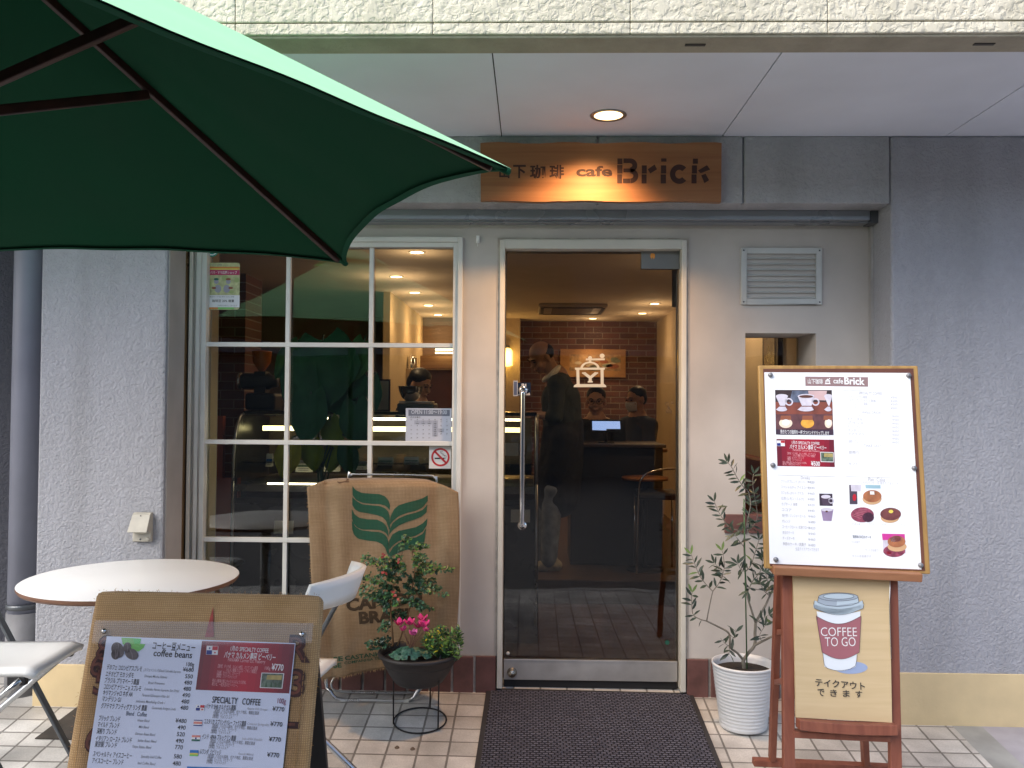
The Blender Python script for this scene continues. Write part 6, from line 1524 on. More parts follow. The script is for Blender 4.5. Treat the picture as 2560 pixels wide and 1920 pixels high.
q8(mat("mauve_title", (0.27, 0.17, 0.17, 1), var=0), 1, (452, 234), (885, 240), (884, 174), (450, 170))
t8("山下珈琲", 468, 216, 0.020, M_WPRT, x2=572, bold=0.012); t8("cafe", 645, 216, 0.026, M_WPRT, x2=712, bold=0.015); t8("Brick", 720, 222, 0.036, M_WPRT, x2=862, bold=0.03)
q8(M_WPRT, 2, (585, 222), (626, 222), (622, 214), (589, 214)); q8(M_WPRT, 2, (590, 216), (596, 216), (596, 196), (590, 196)); q8(M_WPRT, 2, (615, 216), (621, 216), (621, 196), (615, 196)); q8(M_WPRT, 2, (588, 199), (624, 199), (606, 184)); e8(618, 184, 4, 4, M_WPRT, 3); s.stroke([L8(598, 202), L8(606, 208), L8(614, 202)], .002, M_WPRT, 3)
# coffee photograph
M_PB = mat("photo_dark", (0.035, 0.020, 0.022, 1), var=0.3, vscale=40); M_PT = mat("photo_table", (0.21, 0.055, 0.035, 1), var=0.35, vscale=25); M_PC = mat("photo_cup", (0.62, 0.58, 0.66, 1), var=0.1, vscale=60); M_PG = mat("photo_glow", (0.85, 0.70, 0.55, 1), var=0)
q8(M_PB, 1, (248, 570), (645, 573), (634, 263), (242, 262)); q8(M_PT, 2, (246, 430), (640, 430), (638, 345), (244, 345))
q8(mat("photo_purple_brown", (0.12, 0.045, 0.05, 1), var=0.4, vscale=30), 2, (250, 535), (643, 535), (640, 430), (247, 430)); q8(mat("photo_blue_grey", (0.10, 0.12, 0.18, 1), var=0.5, vscale=50), 2, (340, 350), (500, 350), (480, 268), (360, 268))
q8(mat("photo_pink", (0.55, 0.38, 0.38, 1), var=0.2), 3, (480, 330), (590, 335), (600, 268), (470, 268))
for x, half in ((285, 0), (455, 1), (615, 2)):
    x0_, x1_ = (x - 58, x + 58) if half == 1 else ((246, x + 45) if half == 0 else (x - 35, 637))
    q8(M_PC, 4, (max(x0_ + 30, 246), 372), (min(x1_ - 20, 636), 372), (x1_, 305), (x0_, 305)); e8((x0_ + x1_) / 2, 306, (x1_ - x0_) / 2, 15, M_PC, 5)
    if half == 1: e8((x0_ + x1_) / 2, 308, (x1_ - x0_) / 2 - 10, 10, M_BRN, 6)
    q8(M_PC, 4, (max(x0_ - 2, 246), 400), (min(x1_ - 4, 636), 400), (min(x1_ - 18, 636), 378), (max(x0_ + 24, 246), 378)); e8((x0_ + x1_) / 2, 398, (x1_ - x0_) / 2 - 6, 13, M_PC, 5)
    if half < 2: a, c = L8(x1_ + 8, 345); s.ring(a, c, 0.009, 0.014, M_PC, 4, 18)
for x, m in ((315, M_PG), (465, mat("photo_amber", (0.75, 0.36, 0.05, 1), var=0.2, vscale=60)), (612, M_PG)):
    wd = 26 if x > 600 else 46
    e8(x if x < 600 else 610, 492, wd, 34, m, 4); q8(M_MBRN, 5, (x - 38, 470), (min(x + 38, 638), 470), (min(x + 34, 638), 440), (x - 34, 440)); 
    if x != 465: e8(x if x < 600 else 612, 488, wd * .6, 22, M_WPRT, 6)
q8(mat("caption_plum", (0.045, 0.022, 0.045, 1), var=0), 4, (250, 570), (645, 573), (644, 538), (249, 535)); t8("挽きたての珈琲を一杯づつハンドドリップします", 278, 562, 0.016, M_WPRT, x2=614, l=7, bold=0.01)
# crimson special
for i in range(12):
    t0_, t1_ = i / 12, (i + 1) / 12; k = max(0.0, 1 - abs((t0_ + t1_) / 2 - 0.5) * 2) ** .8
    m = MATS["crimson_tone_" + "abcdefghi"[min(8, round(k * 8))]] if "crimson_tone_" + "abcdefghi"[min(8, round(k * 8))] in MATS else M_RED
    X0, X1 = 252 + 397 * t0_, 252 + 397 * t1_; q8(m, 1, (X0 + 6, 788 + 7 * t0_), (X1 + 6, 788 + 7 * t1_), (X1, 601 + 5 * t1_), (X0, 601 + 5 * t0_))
q8(M_WPRT, 2, (255, 650), (310, 651), (308, 612), (254, 611)); q8(M_RED, 3, (282, 628), (308, 629), (307, 613), (281, 613)); q8(M_BLUE, 3, (256, 648), (281, 648), (280, 630), (255, 630))
t8("1月の SPECIALTY COFFEE", 358, 635, 0.014, M_WPRT, x2=548, bold=0.006); t8("パナマ カルメン農園 ピーベリー", 343, 667, 0.018, M_WPRT, x2=596, bold=0.012); t8("PANAMA Carmen Est. Peaberry", 365, 685, 0.011, MPK, x2=550)
for body, x, y, x2 in (("【産地】 チリキ県、カルメン地区、パソアンチョ", 328, 706, 522), ("カルメン農園 カルロス・アギレラ農園主", 366, 721, 518), ("【品種】 カトゥアイ、カトゥーラ", 328, 736, 440), ("【精製】 フリーウォッシュド", 328, 750, 428), ("明るい酸味の奥にキャラメルのような甘味。", 295, 768, 460), ("希少な、一粒丸豆のピーベリー。", 295, 781, 420)): t8(body, x, y, 0.009, MPK, x2=x2)
t8("¥500", 490, 785, 0.022, M_WPRT, x2=552, bold=0.02)
q8(M_WPRT, 2, (557, 760), (648, 762), (646, 693), (554, 690)); q8(MATS["photo_leaf_green"], 3, (561, 755), (644, 757), (642, 697), (558, 694)); q8(MATS["photo_sand"], 4, (580, 725), (640, 727), (640, 703), (580, 700))
# right column and lists, glare put in as pale ink
M_FNT = mat("faint_print", (0.50, 0.51, 0.55, 1), var=0); M_RULE = mat("rule_line", (0.60, 0.60, 0.58, 1), var=0)
for x0_, y0_, x1_, y1_ in ((703, 265, 1105, 270), (258, 850, 658, 862), (730, 860, 1140, 872)): s.stroke([L8(x0_, y0_), L8(x1_, y1_)], 0.0016, M_RULE, 2)
t8("SPECIALTY COFFEE", 820, 292, 0.014, M_LGREYT, x2=980); t8("SINGLE ORIGIN", 840, 424, 0.013, M_FNT, x2=975); t8("Drinks", 420, 879, 0.015, M_LGREYT, x2=482); t8("Pan  Cake", 886, 892, 0.019, M_LGREYT, x2=1002)
for y, body, x2 in ((315, "パナマ オルテガル農園", 876), (340, "コスタリカ ファラス農園", 936), (363, "インド ブルックリン農園", 880), (390, "ルワンダ ミビリッジ", 890)): t8(body, 735, y, 0.012, M_FNT, x2=x2); t8("¥500", 1040, y + 6, 0.012, M_FNT)
for i, body in enumerate(("コロンビア スプレモ", "モカ シダモ", "ブラジル", "キリマンジャロ", "マンデリン", "グアテマラ", "ブリック ブレンド", "深煎り ブレンド")): t8(body, 740 + i, 445 + 26 * i, 0.012, M_FNT, x2=830 + 14 * (i % 3)); t8("¥450", 1050, 450 + 26 * i, 0.012, M_FNT)
t8("TAKE OUT", 855, 655, 0.014, M_FNT, x2=975); t8("豆売り", 750, 702, 0.013, M_LGREYT); t8("ギフト", 750, 780, 0.012, M_FNT)
for i, body in enumerate(("ブリックブレンド (ホット / アイス)", "スペシャルティ アイスコーヒー", "カフェオレ (ホット / アイス)", "紅茶 (レモン / ミルク)", "カプチーノ 抹茶", "ココア", "柚子茶 / ジンジャーエール", "オレンジ", "コーヒーフロート / 紅茶フロート", "本日のケーキ", "チーズケーキ", "季節のケーキ / 焼菓子")):
    t8(body, 282 + 1.2 * i, 902 + 39.3 * i, 0.0125, M_LGREYT if i % 3 else M_FNT, x2=(508, 497, 438, 440, 396, 355, 452, 346, 484, 372, 376, 456)[i]); t8("¥%d" % (420 + 20 * (i % 4)), 515 if i < 6 else 520, 908 + 39.5 * i if i < 8 else 910 + 39.5 * i, 0.012, M_FNT, al='R')
t8("全品テイクアウトできます", 382, 1370, 0.013, M_FNT, x2=545); t8("ふわふわのパンケーキ 焼きたてをどうぞ", 800, 908, 0.011, M_FNT, x2=1095)
q8(mat("photo_mug_dark", (0.05, 0.03, 0.05, 1), var=0.2), 1, (550, 1062), (640, 1064), (638, 980), (547, 978)); q8(mat("photo_mug_glass", (0.10, 0.06, 0.10, 1), var=0.3), 3, (572, 1060), (618, 1060), (626, 1000), (560, 1000)); e8(592, 1000, 33, 13, M_PC, 4); a, c = L8(628, 1028); s.ring(a, c, .006, .010, M_PC, 3, 14)
q8(mat("photo_mauve_glass", (0.30, 0.22, 0.35, 1), var=0.2), 2, (574, 1166), (632, 1168), (645, 1085), (558, 1085)); e8(600, 1090, 42, 12, M_PC, 3); e8(598, 1102, 9, 6, M_BRN, 4)
q8(mat("photo_pale_blue", (0.32, 0.50, 0.58, 1), var=0.2), 1, (868, 942), (972, 944), (970, 920), (866, 918)); q8(mat("photo_jug", (0.08, 0.06, 0.09, 1), var=0.4), 1, (758, 1052), (812, 1052), (808, 920), (754, 918)); q8(M_PC, 2, (768, 962), (832, 964), (836, 918), (764, 916)); e8(790, 1005, 13, 24, M_RED, 3)
M_PK = mat("photo_pancake", (0.36, 0.13, 0.055, 1), var=0.25, vscale=50); M_PKE = mat("photo_pancake_edge", (0.62, 0.38, 0.20, 1), var=0.15)
e8(912, 1015, 66, 40, M_PKE, 2); e8(913, 996, 64, 42, M_PK, 3); q8(M_WPRT, 4, (898, 985), (928, 986), (926, 963), (897, 962))
e8(845, 1125, 80, 52, mat("photo_berry", (0.26, 0.05, 0.09, 1), var=0.5, vscale=70), 2); e8(885, 1142, 40, 34, mat("photo_berry_dark", (0.06, 0.015, 0.035, 1), var=0.4, vscale=90), 3); 
for k in range(6): s.stroke([L8(775 + 10 * k, 1130 - 8 * k), L8(835 + 8 * k, 1150 - 12 * k)], 0.002, mat("photo_rose", (0.45, 0.14, 0.18, 1), var=0), 4)
e8(1035, 1145, 64, 36, M_PKE, 2); e8(1040, 1120, 72, 44, mat("photo_cocoa", (0.16, 0.045, 0.045, 1), var=0.3, vscale=60), 3); e8(1042, 1102, 16, 12, M_YELP, 4)
q8(mat("photo_magenta", (0.60, 0.04, 0.30, 1), var=0.1), 1, (985, 1300), (1140, 1300), (1138, 1258), (980, 1255)); q8(M_PC, 1, (990, 1390), (1146, 1392), (1140, 1300), (985, 1300))
for (x, y, rx, ry, m) in ((1065, 1375, 76, 42, MATS["photo_berry"]), (1085, 1345, 66, 34, M_PKE), (1080, 1310, 62, 40, M_PK), (1075, 1290, 40, 22, MATS["photo_rose"]), (1030, 1385, 18, 12, M_RED), (1110, 1390, 20, 12, MATS["photo_berry_dark"]), (1060, 1300, 20, 14, M_PC)): e8(x, y, rx, ry, m, 2 + int((1400 - y) / 40))
t8("珈琲味の本日のケーキ", 778, 1284, 0.012, M_SLATE, x2=905, bold=0.006)
for x, y, x2 in ((768, 1198, 830), (968, 1200, 1010), (1095, 1203, 1138), (890, 1198, 925)): t8("パンケーキ", x, y, 0.011, M_FNT, x2=x2)
for x, y, x2 in ((770, 1320, 830), (865, 1375, 965), (775, 1415, 905)): t8("セットがお得です", x, y, 0.010, M_FNT, x2=x2)
s.build("menu_print", mb)
for x, y in ((200, 166), (1150, 170), (217, 785), (1187, 806), (237, 1433), (1231, 1472)):
    p = ez(*m8(x, y)) + en * 0.0205; b = MB(); b.lathe([(0, 0.006), (0.006, 0.0055), (0.008, 0.003), (0.0085, -0.003), (0, -0.003)], p, 18, axis=tuple(en)); b.build("bolt", mat("grey_bolt", (0.22, 0.22, 0.23, 1), rough=0.45, metal=0.6, var=0.2), mb)
# takeaway panel on the lower ledge
tp_ = thing("takeaway_sign", "ochre wooden panel with painted paper coffee cup on the lower ledge of the easel", "sign", ez(*ce(700, 1290)))
pa = [Es.loc(*ce(*p)) for p in ((317, 150), (1058, 165), (1078, 1312), (340, 1272))]
b = MB(); b.prism([pa[0], pa[3], pa[2], pa[1]], e_o + en * -0.012, eex, eey, en, 0.010)
b.build("panel", wood("pale_ply", (0.60, 0.455, 0.265, 1), (0.55, 0.41, 0.23, 1), rough=0.6, scale=(2.5, 30, 40)), tp_)
s = Sheet(e_o - en * 0.0016, eex, eey)
def L7(x, y): return s.loc(*ce(x, y))
def q7(m, l, *pts): s.poly([L7(*p) for p in pts], m, l)
M_CUPW = mat("cup_white_print", (0.72, 0.76, 0.80, 1), var=0); M_LID = mat("lid_pale_blue_print", (0.46, 0.55, 0.62, 1), var=0); M_LID2 = mat("lid_grey_print", (0.34, 0.40, 0.47, 1), var=0); M_SLV = mat("sleeve_rose_print", (0.34, 0.12, 0.14, 1), var=0.05); M_SHW = mat("drawn_shadow_blue", (0.30, 0.37, 0.55, 1), var=0); M_LINE = mat("ink_line", (0.05, 0.05, 0.06, 1), var=0)
def e7(x, y, rx, ry, m, l, a0=0, a1=360, n=30): s.poly([L7(x + rx * cos(radians(a0 + (a1 - a0) * i / n)), y - ry * sin(radians(a0 + (a1 - a0) * i / n))) for i in range(n + (0 if a1 - a0 >= 360 else 1))], m, l)
e7(760, 888, 128, 48, M_SHW, 1)
def cup(y0, x0, x1, y1, X0, X1, c0, c1, m, l):
    """cup side between two bowed horizontals"""
    n = 14; top = [(x0 + (x1 - x0) * i / n, y0 + c0 * sin(pi * i / n)) for i in range(n + 1)]; bot = [(X0 + (X1 - X0) * i / n, y1 + c1 * sin(pi * i / n)) for i in range(n + 1)]
    s.poly([L7(*p) for p in bot] + [L7(*p) for p in top[::-1]], m, l)
    return top, bot
cup(455, 496, 833, 880, 556, 796, 20, 34, M_CUPW, 2)
t_, b_ = cup(490, 490, 836, 770, 536, 822, 62, 52, M_SLV, 3)
def ink(pts, w=0.0011, m=M_LINE, l=9): s.stroke([L7(*p) for p in pts], w, m, l)
ink(t_ + b_[::-1] + [t_[0]])
cup(400, 470, 857, 430, 472, 853, 36, 48, M_LID, 4); tl, bl = cup(372, 478, 850, 432, 478, 850, 46, 50, M_LID, 4); ink([(478, 372), (470, 395), (478, 432)] + bl[1:-1] + [(850, 432), (857, 398), (842, 368)])
cup(345, 508, 812, 385, 500, 818, 20, 34, M_LID2, 5); q7(M_LID, 6, (648, 410), (816, 388), (810, 350), (655, 345)); ink([(508, 345), (500, 385), (560, 408), (650, 418), (760, 408), (818, 385), (812, 345)])
e7(660, 344, 152, 32, M_LID2, 7); e7(662, 338, 118, 22, M_LID, 8); ink([(660 + 152 * cos(radians(a)), 344 - 32 * sin(radians(a))) for a in range(0, 361, 15)]); ink([(662 + 118 * cos(radians(a)), 340 - 22 * sin(radians(a))) for a in range(0, 361, 15)])
ink([(496, 480), (500, 520)]); ink([(541, 775), (552, 862), (575, 892), (630, 908), (690, 910), (750, 898), (790, 874), (803, 830), (806, 790)])
def t7(body, x, y, x2, y0, m, bold, rot=0.0):
    vs, fs, bb = textmesh(body, bold); a, c = L7(x, y); a2, c2_ = L7(x2, y); k = (a2 - a) / (bb[1] - bb[0]); ky = (L7(x, y0)[1] - c) / (bb[3] - bb[2])
    s.b.add([s.pt(a + (vx - bb[0]) * k, c + (vy - bb[2]) * ky + rot * (vx - bb[0]) * k, 6) for vx, vy in vs], fs, s.mi(m))
t7("COFFEE", 528, 645, 805, 578, M_WPRT, -0.008, 0.02); t7("TO GO", 560, 724, 795, 655, M_WPRT, -0.008, 0.03)
t7("テイクアウト", 485, 1028, 865, 970, M_BLK, 0.012, -0.055)
for i, ch in enumerate("できます"): t7(ch, 503 + 97 * i, 1105 + 4 * i, 555 + 97 * i, 1050 + 5 * i, M_BLK, 0.012)
s.build("cup_painting", tp_)
p = ez(*ce(372, 152)) + en * 0.028; b = MB(); b.lathe([(0, 0.004), (0.005, 0.0035), (0.008, 0.0), (0.008, -0.004), (0, -0.004)], p, 16, axis=tuple(en)); o = b.build("white_knob", M_WPLA, easel)
p = ez(*ce(1040, 182)) + en * 0.028; b = MB(); b.lathe([(0, 0.004), (0.005, 0.0035), (0.007, 0.0), (0, 0)], p, 16, axis=tuple(en)); b.build("eye_screw", MATS["grey_bolt"], easel)
b = MB(); b.tube([ez(*ce(1042, 195)) + en * 0.022, ez(*ce(1052, 420)) + en * 0.004, ez(*ce(1068, 820)) + en * 0.001], 0.0012, 6); b.build("hanging_wire", M_ALU, easel)
# ================================================================== things inside the cafe
WARM = (1.0, 0.68, 0.38)
def ceil_at(u, v): return onZ(u, v, RZ1)
M_LENS = emis("room_lamp_glow", (1.0, 0.72, 0.38, 1), 9.0)
spots_ = [((1042, 630), "first warm ceiling lamp behind the window's top right pane, nearest the glass"), ((991, 691), "second warm ceiling lamp of the row behind the window"), ((1037, 731), "third warm ceiling lamp of the row behind the window"), ((1071, 763), "fourth warm ceiling lamp of the row behind the window"), ((1095, 787), "last and smallest warm ceiling lamp of the row behind the window"), ((1637, 759), "nearer warm ceiling lamp at the right inside the glass door"), ((1606, 783), "farther warm ceiling lamp at the right inside the glass door"), ((1777, 643), "unseen ceiling lamp added to light the inner wall behind the narrow window"), ((1482, 796), "tiny spot lamp over the framed board on the brick wall")]  # narrow-window lamp is unseen, added to light the wall there
base = None
for k, ((u, v), lb) in enumerate(spots_):
    q = ceil_at(u, v)
    if base is None:
        base = thing("ceiling_lamp", lb, "ceiling lamp", q, "warm lamps in the cafe ceiling")
        b = MB(); b.lathe([(0.045, -0.002), (0.060, -0.002), (0.058, -0.007), (0.045, -0.005)], q, 28); b.build("trim_ring", mat("white_ring", (0.55, 0.5, 0.42, 1), rough=0.4, var=0), base)
        b = MB(); b.lathe([(0, -0.003), (0.045, -0.003)], q, 28); b.build("lamp_lens", M_LENS, base); t = base
    else:
        t = copy_tree(base); t.location = q; t["label"] = lb
    if k != 8:
        l = bpy.data.lights.new("lamp_bulb", 'POINT'); l.energy = 0.95 if k in (0, 1, 5, 6, 7) else 0.45; l.color = WARM; l.shadow_soft_size = 0.06; o = bpy.data.objects.new("lamp_bulb", l); COL.objects.link(o); o.parent = t; o.location = (0, 0, -0.16)
    spot("lamp_bulb", q + Vector((0, 0, -0.03)), t, (4.0 if k in (0, 1, 5, 6) else 1.8) if k < 7 else (12 if k == 7 else 9), 130 if k != 8 else 70, 0.8, WARM, 0.05, (0, 0, -1) if k != 8 else (0, 0.35, -1))
# ceiling cassette
q0, q1 = ceil_at(1345, 780), ceil_at(1522, 757)
ac = thing("air_conditioner", "flat cassette air conditioner in the cafe ceiling seen through the glass door", "air conditioner", ((q0.x + q1.x) / 2, (q0.y + q1.y) / 2, RZ1))
cx, cy = ac.location.x, ac.location.y; hw = abs(q1.x - q0.x) / 2
b = MB(); b.box(cx - hw, cx + hw, cy - 0.38, cy + 0.38, RZ1 - 0.035, RZ1 - 0.001); b.build("panel", mat("ac_cream", (0.42, 0.34, 0.24, 1), rough=0.5, var=0.04), ac, bevel=0.012)
b = MB(); b.box(cx - hw * .6, cx + hw * .6, cy - 0.26, cy + 0.26, RZ1 - 0.040, RZ1 - 0.0352)
b.build("intake_grille", mat("ac_grille", (0.16, 0.12, 0.09, 1), rough=0.6, var=0.1), ac)
for xa, xb, ya, yb_ in ((cx - hw * .86, cx + hw * .86, cy - .34, cy - .30), (cx - hw * .86, cx + hw * .86, cy + .30, cy + .34), (cx - hw * .93, cx - hw * .84, cy - .30, cy + .30), (cx + hw * .84, cx + hw * .93, cy - .30, cy + .30)):
    b = MB(); b.box(xa, xb, ya, yb_, RZ1 - 0.041, RZ1 - 0.0352); b.build("air_outlet", mat("dark_outlet", (0.03, 0.024, 0.02, 1), var=0), ac)
# wall lamp
q = P(1268, 892, 5.70); wl_ = thing("wall_lamp", "glowing yellow wall lamp seen at the left edge of the glass door", "wall lamp", q)
b = MB(); b.lathe([(0.022, -0.11), (0.060, -0.10), (0.062, 0.06), (0.045, 0.09), (0.022, 0.10)], q, 20); b.build("lamp_shade", emis("yellow_lamp_glow", (1.0, 0.62, 0.14, 1), 4.5), wl_)
b = MB(); b.box(q.x - 0.015, q.x + 0.015, q.y, 5.752, q.z + 0.09, q.z + 0.13); b.lathe([(0, 0.10), (0.03, 0.10), (0.03, 0.13), (0, 0.13)], q, 14); b.build("bracket", M_GSTEEL, wl_)
l = bpy.data.lights.new("lamp_bulb", 'POINT'); l.energy = 2; l.color = (1, .6, .2); l.shadow_soft_size = 0.06; o = bpy.data.objects.new("lamp_bulb", l); COL.objects.link(o); o.parent = wl_; o.location = (0, -0.12, -0.02)
# framed board on the brick wall
yw = RY1 - 0.03; x0, x1, z0, z1 = fr(1401, 873, 1564, 943, yw)
fb = thing("framed_board", "long wooden board with faded painting on the red brick wall", "picture", ((x0 + x1) / 2, RY1, z0))
b = MB(); b.box(x0, x1, yw, RY1, z0, z1); b.build("board", wood("board_oak", (0.42, 0.23, 0.09, 1), (0.34, 0.17, 0.065, 1), scale=(3, 20, 20)), fb)
s = Sheet(((x0 + x1) / 2, yw - 0.001, (z0 + z1) / 2), (1, 0, 0), (0, 0, 1)); w2, h2 = (x1 - x0) / 2, (z1 - z0) / 2
s.rect(-w2 * .72, -h2 * .55, w2 * .85, h2 * .62, mat("faded_painting", (0.36, 0.22, 0.11, 1), var=0.5, vscale=14), 1)
for i in range(16):
    a, c = random.uniform(-w2 * .6, w2 * .75), random.uniform(-h2 * .4, h2 * .4); s.ell(a, c, random.uniform(.03, .09), random.uniform(.01, .03), random.choice([M_MBRN, mat("grey_green_paint", (0.20, 0.22, 0.16, 1), var=0.3), mat("pale_paint", (0.5, 0.42, 0.32, 1), var=0.3)]), 2 + i % 3, 14)
s.build("painting", fb)
# dark framed picture on the side wall, seen through the narrow window
yA, yB_ = 0.88, 1.22; zA, zB = P(1905, 965, 1.05).z, P(1905, 845, 1.05).z + 0.1
sp = thing("wall_picture", "dark framed picture on the ochre inner wall behind the narrow window", "picture", (RX1, (yA + yB_) / 2, zA))
b = MB(); b.box(RX1 - 0.03, RX1, yA, yB_, zA, zB); b.build("frame", mat("dark_frame_wood", (0.035, 0.018, 0.012, 1), rough=0.5, var=0.2), sp)
b = MB(); b.box(RX1 - 0.033, RX1 - 0.0301, yA + 0.06, yB_ - 0.05, zA + 0.05, zB - 0.05); b.build("picture_print", mat("brown_photo", (0.10, 0.05, 0.03, 1), rough=0.3, var=0.4, vscale=8), sp)
# low bench along the side wall behind the narrow window
bn = thing("wall_bench", "dark red brown bench along the inner wall behind the narrow window", "bench", (1.25, 1.2, 0))
b = MB(); b.box(1.02, RX1 - 0.002, 0.6, 1.74, 0.40, 0.47); b.build("seat", mat("dark_red_vinyl", (0.13, 0.03, 0.02, 1), rough=0.5, var=0.15), bn, bevel=0.015)
b = MB(); b.box(1.06, RX1 - 0.004, 0.62, 1.72, -0.002, 0.40); b.build("base", mat("dark_bench_wood", (0.05, 0.02, 0.012, 1), rough=0.6, var=0.2), bn)
b = MB(); b.box(RX1 - 0.08, RX1 - 0.003, 0.6, 1.74, 0.47, P(1880, 1145, 1.2).z); b.build("backrest", MATS["dark_red_vinyl"], bn, bevel=0.015)

# ---- showcase counter
cY0, cY1 = 0.72, 1.30; cX0, cX1 = P(585, 1100, cY0).x, P(1342, 1100, cY0).x
zt_ = P(900, 1037, 0.86).z; zd = P(900, 1205, cY0).z
sc_ = thing("showcase_counter", "dark glass fronted cake and bean showcase with bright light strips behind the window", "display case", ((cX0 + cX1) / 2, 1.0, 0))
M_CAB = mat("dark_cabinet", (0.018, 0.017, 0.018, 1), rough=0.35, var=0.2, vscale=4)
b = MB(); b.box(cX0, cX1, cY0 + 0.02, 1.6, 0.0, zd - 0.10); b.build("base", M_CAB, sc_)
b = MB(); b.box(cX0, cX1, cY0 - 0.004, cY0 + 0.016, 0.08, zd - 0.13); b.build("front_panel", mat("cabinet_slate", (0.030, 0.031, 0.036, 1), rough=0.3, var=0.1), sc_)
b = MB(); b.box(cX0, cX1, cY0, 1.55, zd - 0.06, zd - 0.02); b.build("deck", mat("deck_steel", (0.22, 0.22, 0.20, 1), rough=0.35, metal=0.6, var=0.1), sc_)
prof = spline([(cY0, 0, zd), (cY0 + 0.004, 0, zd + 0.14), (cY0 + 0.035, 0, zt_ - 0.10), (cY0 + 0.10, 0, zt_ - 0.02), (cY0 + 0.17, 0, zt_)], 5)
b = MB(); n = len(prof); vs = [(x, p.x, p.z) for p in prof for x in (cX0 + 0.02, cX1 - 0.02)]; b.add(vs, [(2*i, 2*i+1, 2*i+3, 2*i+2) for i in range(n - 1)], 0, True); b.build("curved_glass", glassmat("case_glass", (0.85, 0.87, 0.85, 1), 1.45), sc_)
for x in (cX0, cX1):
    b = MB(); pts = [(p.x - 0.004, p.z) for p in prof] + [(1.5, zt_), (1.5, 0.0), (cY0 - 0.004, 0.0)]
    b.prism([(a, c) for a, c in pts], Vector((x - 0.012, 0, 0)), Vector((0, 1, 0)), Vector((0, 0, 1)), Vector((1, 0, 0)), 0.024); b.build("end_panel", M_CAB, sc_)
    b = MB(); b.tube([(x, p.x - 0.006, p.z) for p in prof] + [(x, 1.4, zt_ + 0.003)], 0.009, 10); b.tube([(x, cY0 - 0.006, 0.1), (x, cY0 - 0.006, zd)], 0.008, 10); b.build("end_trim", M_ALU, sc_)
b = MB(); b.box(cX0, cX1, cY0 + 0.16, 1.55, zt_, zt_ + 0.02); b.build("counter_top", mat("counter_black", (0.02, 0.019, 0.018, 1), rough=0.2, var=0.1), sc_)
b = MB(); b.box(cX0 + 0.25, cX1 - 0.1, cY0 + 0.19, cY0 + 0.21, zt_ - 0.032, zt_ - 0.018); b.build("light_strip", emis("cool_strip_glow", (1.0, 0.86, 0.55, 1), 6.0), sc_)
b = MB(); b.box(cX0 + 0.06, cX1 - 0.1, 1.06, 1.08, zt_ - 0.105, zt_ - 0.075); b.build("light_strip", emis("yellow_strip_glow", (1.0, 0.83, 0.38, 1), 2.4), sc_)
b = MB(); b.box(cX0 + 0.03, cX1 - 0.03, 1.30, 1.34, zd, zt_ - 0.02); b.build("case_back", mat("case_back_board", (0.10, 0.075, 0.05, 1), rough=0.6, var=0.2), sc_)
b = MB(); b.box(cX0 + 0.02, cX1 - 0.02, cY0 + 0.05, 1.28, zd + 0.10, zd + 0.108); b.build("glass_shelf", glassmat("case_glass", (0.85, 0.87, 0.85, 1), 1.45), sc_)
b = MB(); b.box(cX0 + 0.20, P(860, 1209, cY0).x, cY0 - 0.003, cY0 + 0.006, zd - 0.018, zd - 0.010); b.build("light_strip", MATS["cool_strip_glow"], sc_)
# price cards in the case
M_CRD = mat("cream_card", (0.80, 0.78, 0.64, 1), rough=0.6, var=0.06); M_CGR = mat("card_green_bar", (0.10, 0.17, 0.11, 1), var=0)
cards = [((672, 1150, 16, 33), "small price card with blue mark at the left end of the showcase"), ((759, 1165, 40, 30), "price card behind the yellow leaf in the showcase"), ((829, 1163, 38, 32), "price card under the dark middle leaves in the showcase"), ((897, 1163, 38, 22), "price card left of the window's right glazing bar in the showcase"), ((963, 1153, 38, 20), "price card just right of the glazing bar in the showcase"), ((1028, 1152, 36, 20), "price card left of the no smoking sticker in the showcase")]
for (u, v, w, h), lb in cards:
    yk = cY0 + 0.10; q = P(u, v, yk); x0, x1, z0, z1 = fr(u - w / 2, v - h / 2, u + w / 2, v + h / 2, yk)
    t = thing("price_card", lb, "price card", (q.x, yk, z0), "price cards in the showcase")
    b = MB(); b.obox(Vector((x0, yk, z0)), Vector((1, 0, 0)), Vector((0, .25, .97)), Vector((0, -.97, .25)), (0, x1 - x0), (0, z1 - z0), (-0.001, 0.001)); b.obox(Vector((x0, yk + 0.03, z0)), Vector((1, 0, 0)), Vector((0, -.1, .99)), Vector((0, -.99, -.1)), (0, x1 - x0), (0, (z1 - z0) * .8), (-0.001, 0.001)); b.build("card", M_CRD, t)
    s = Sheet((x0, yk - 0.0016, z0), (1, 0, 0), (0, .25, .97)); W_, H_ = x1 - x0, z1 - z0; s.rect(W_ * .05, H_ * .42, W_ * .95, H_ * .6, M_CGR if w > 20 else M_SKYB, 1)
    for k in range(2): s.rect(W_ * .15, H_ * (.12 + .14 * k), W_ * .8, H_ * (.17 + .14 * k), M_GREYT, 1)
    s.build("card_print", t)
for (u, v, lb) in ((1272, 1123, "paper card standing low by the door's left edge inside"), (1301, 1290, "cream paper card low behind the chrome door handle"), (709, 1318, "pale card low on the showcase front behind the lower window pane")):
    yk = 0.70; x0, x1, z0, z1 = fr(u - 24, v - 16, u + 24, v + 16, yk); b = MB(); b.obox(Vector((x0, yk, z0)), Vector((1, 0, 0)), Vector((0, .15, .99)), Vector((0, -.99, .15)), (0, x1 - x0), (0, z1 - z0), (-0.001, 0.001)); tag(b.build("paper_card", M_CRD), lb, "card")
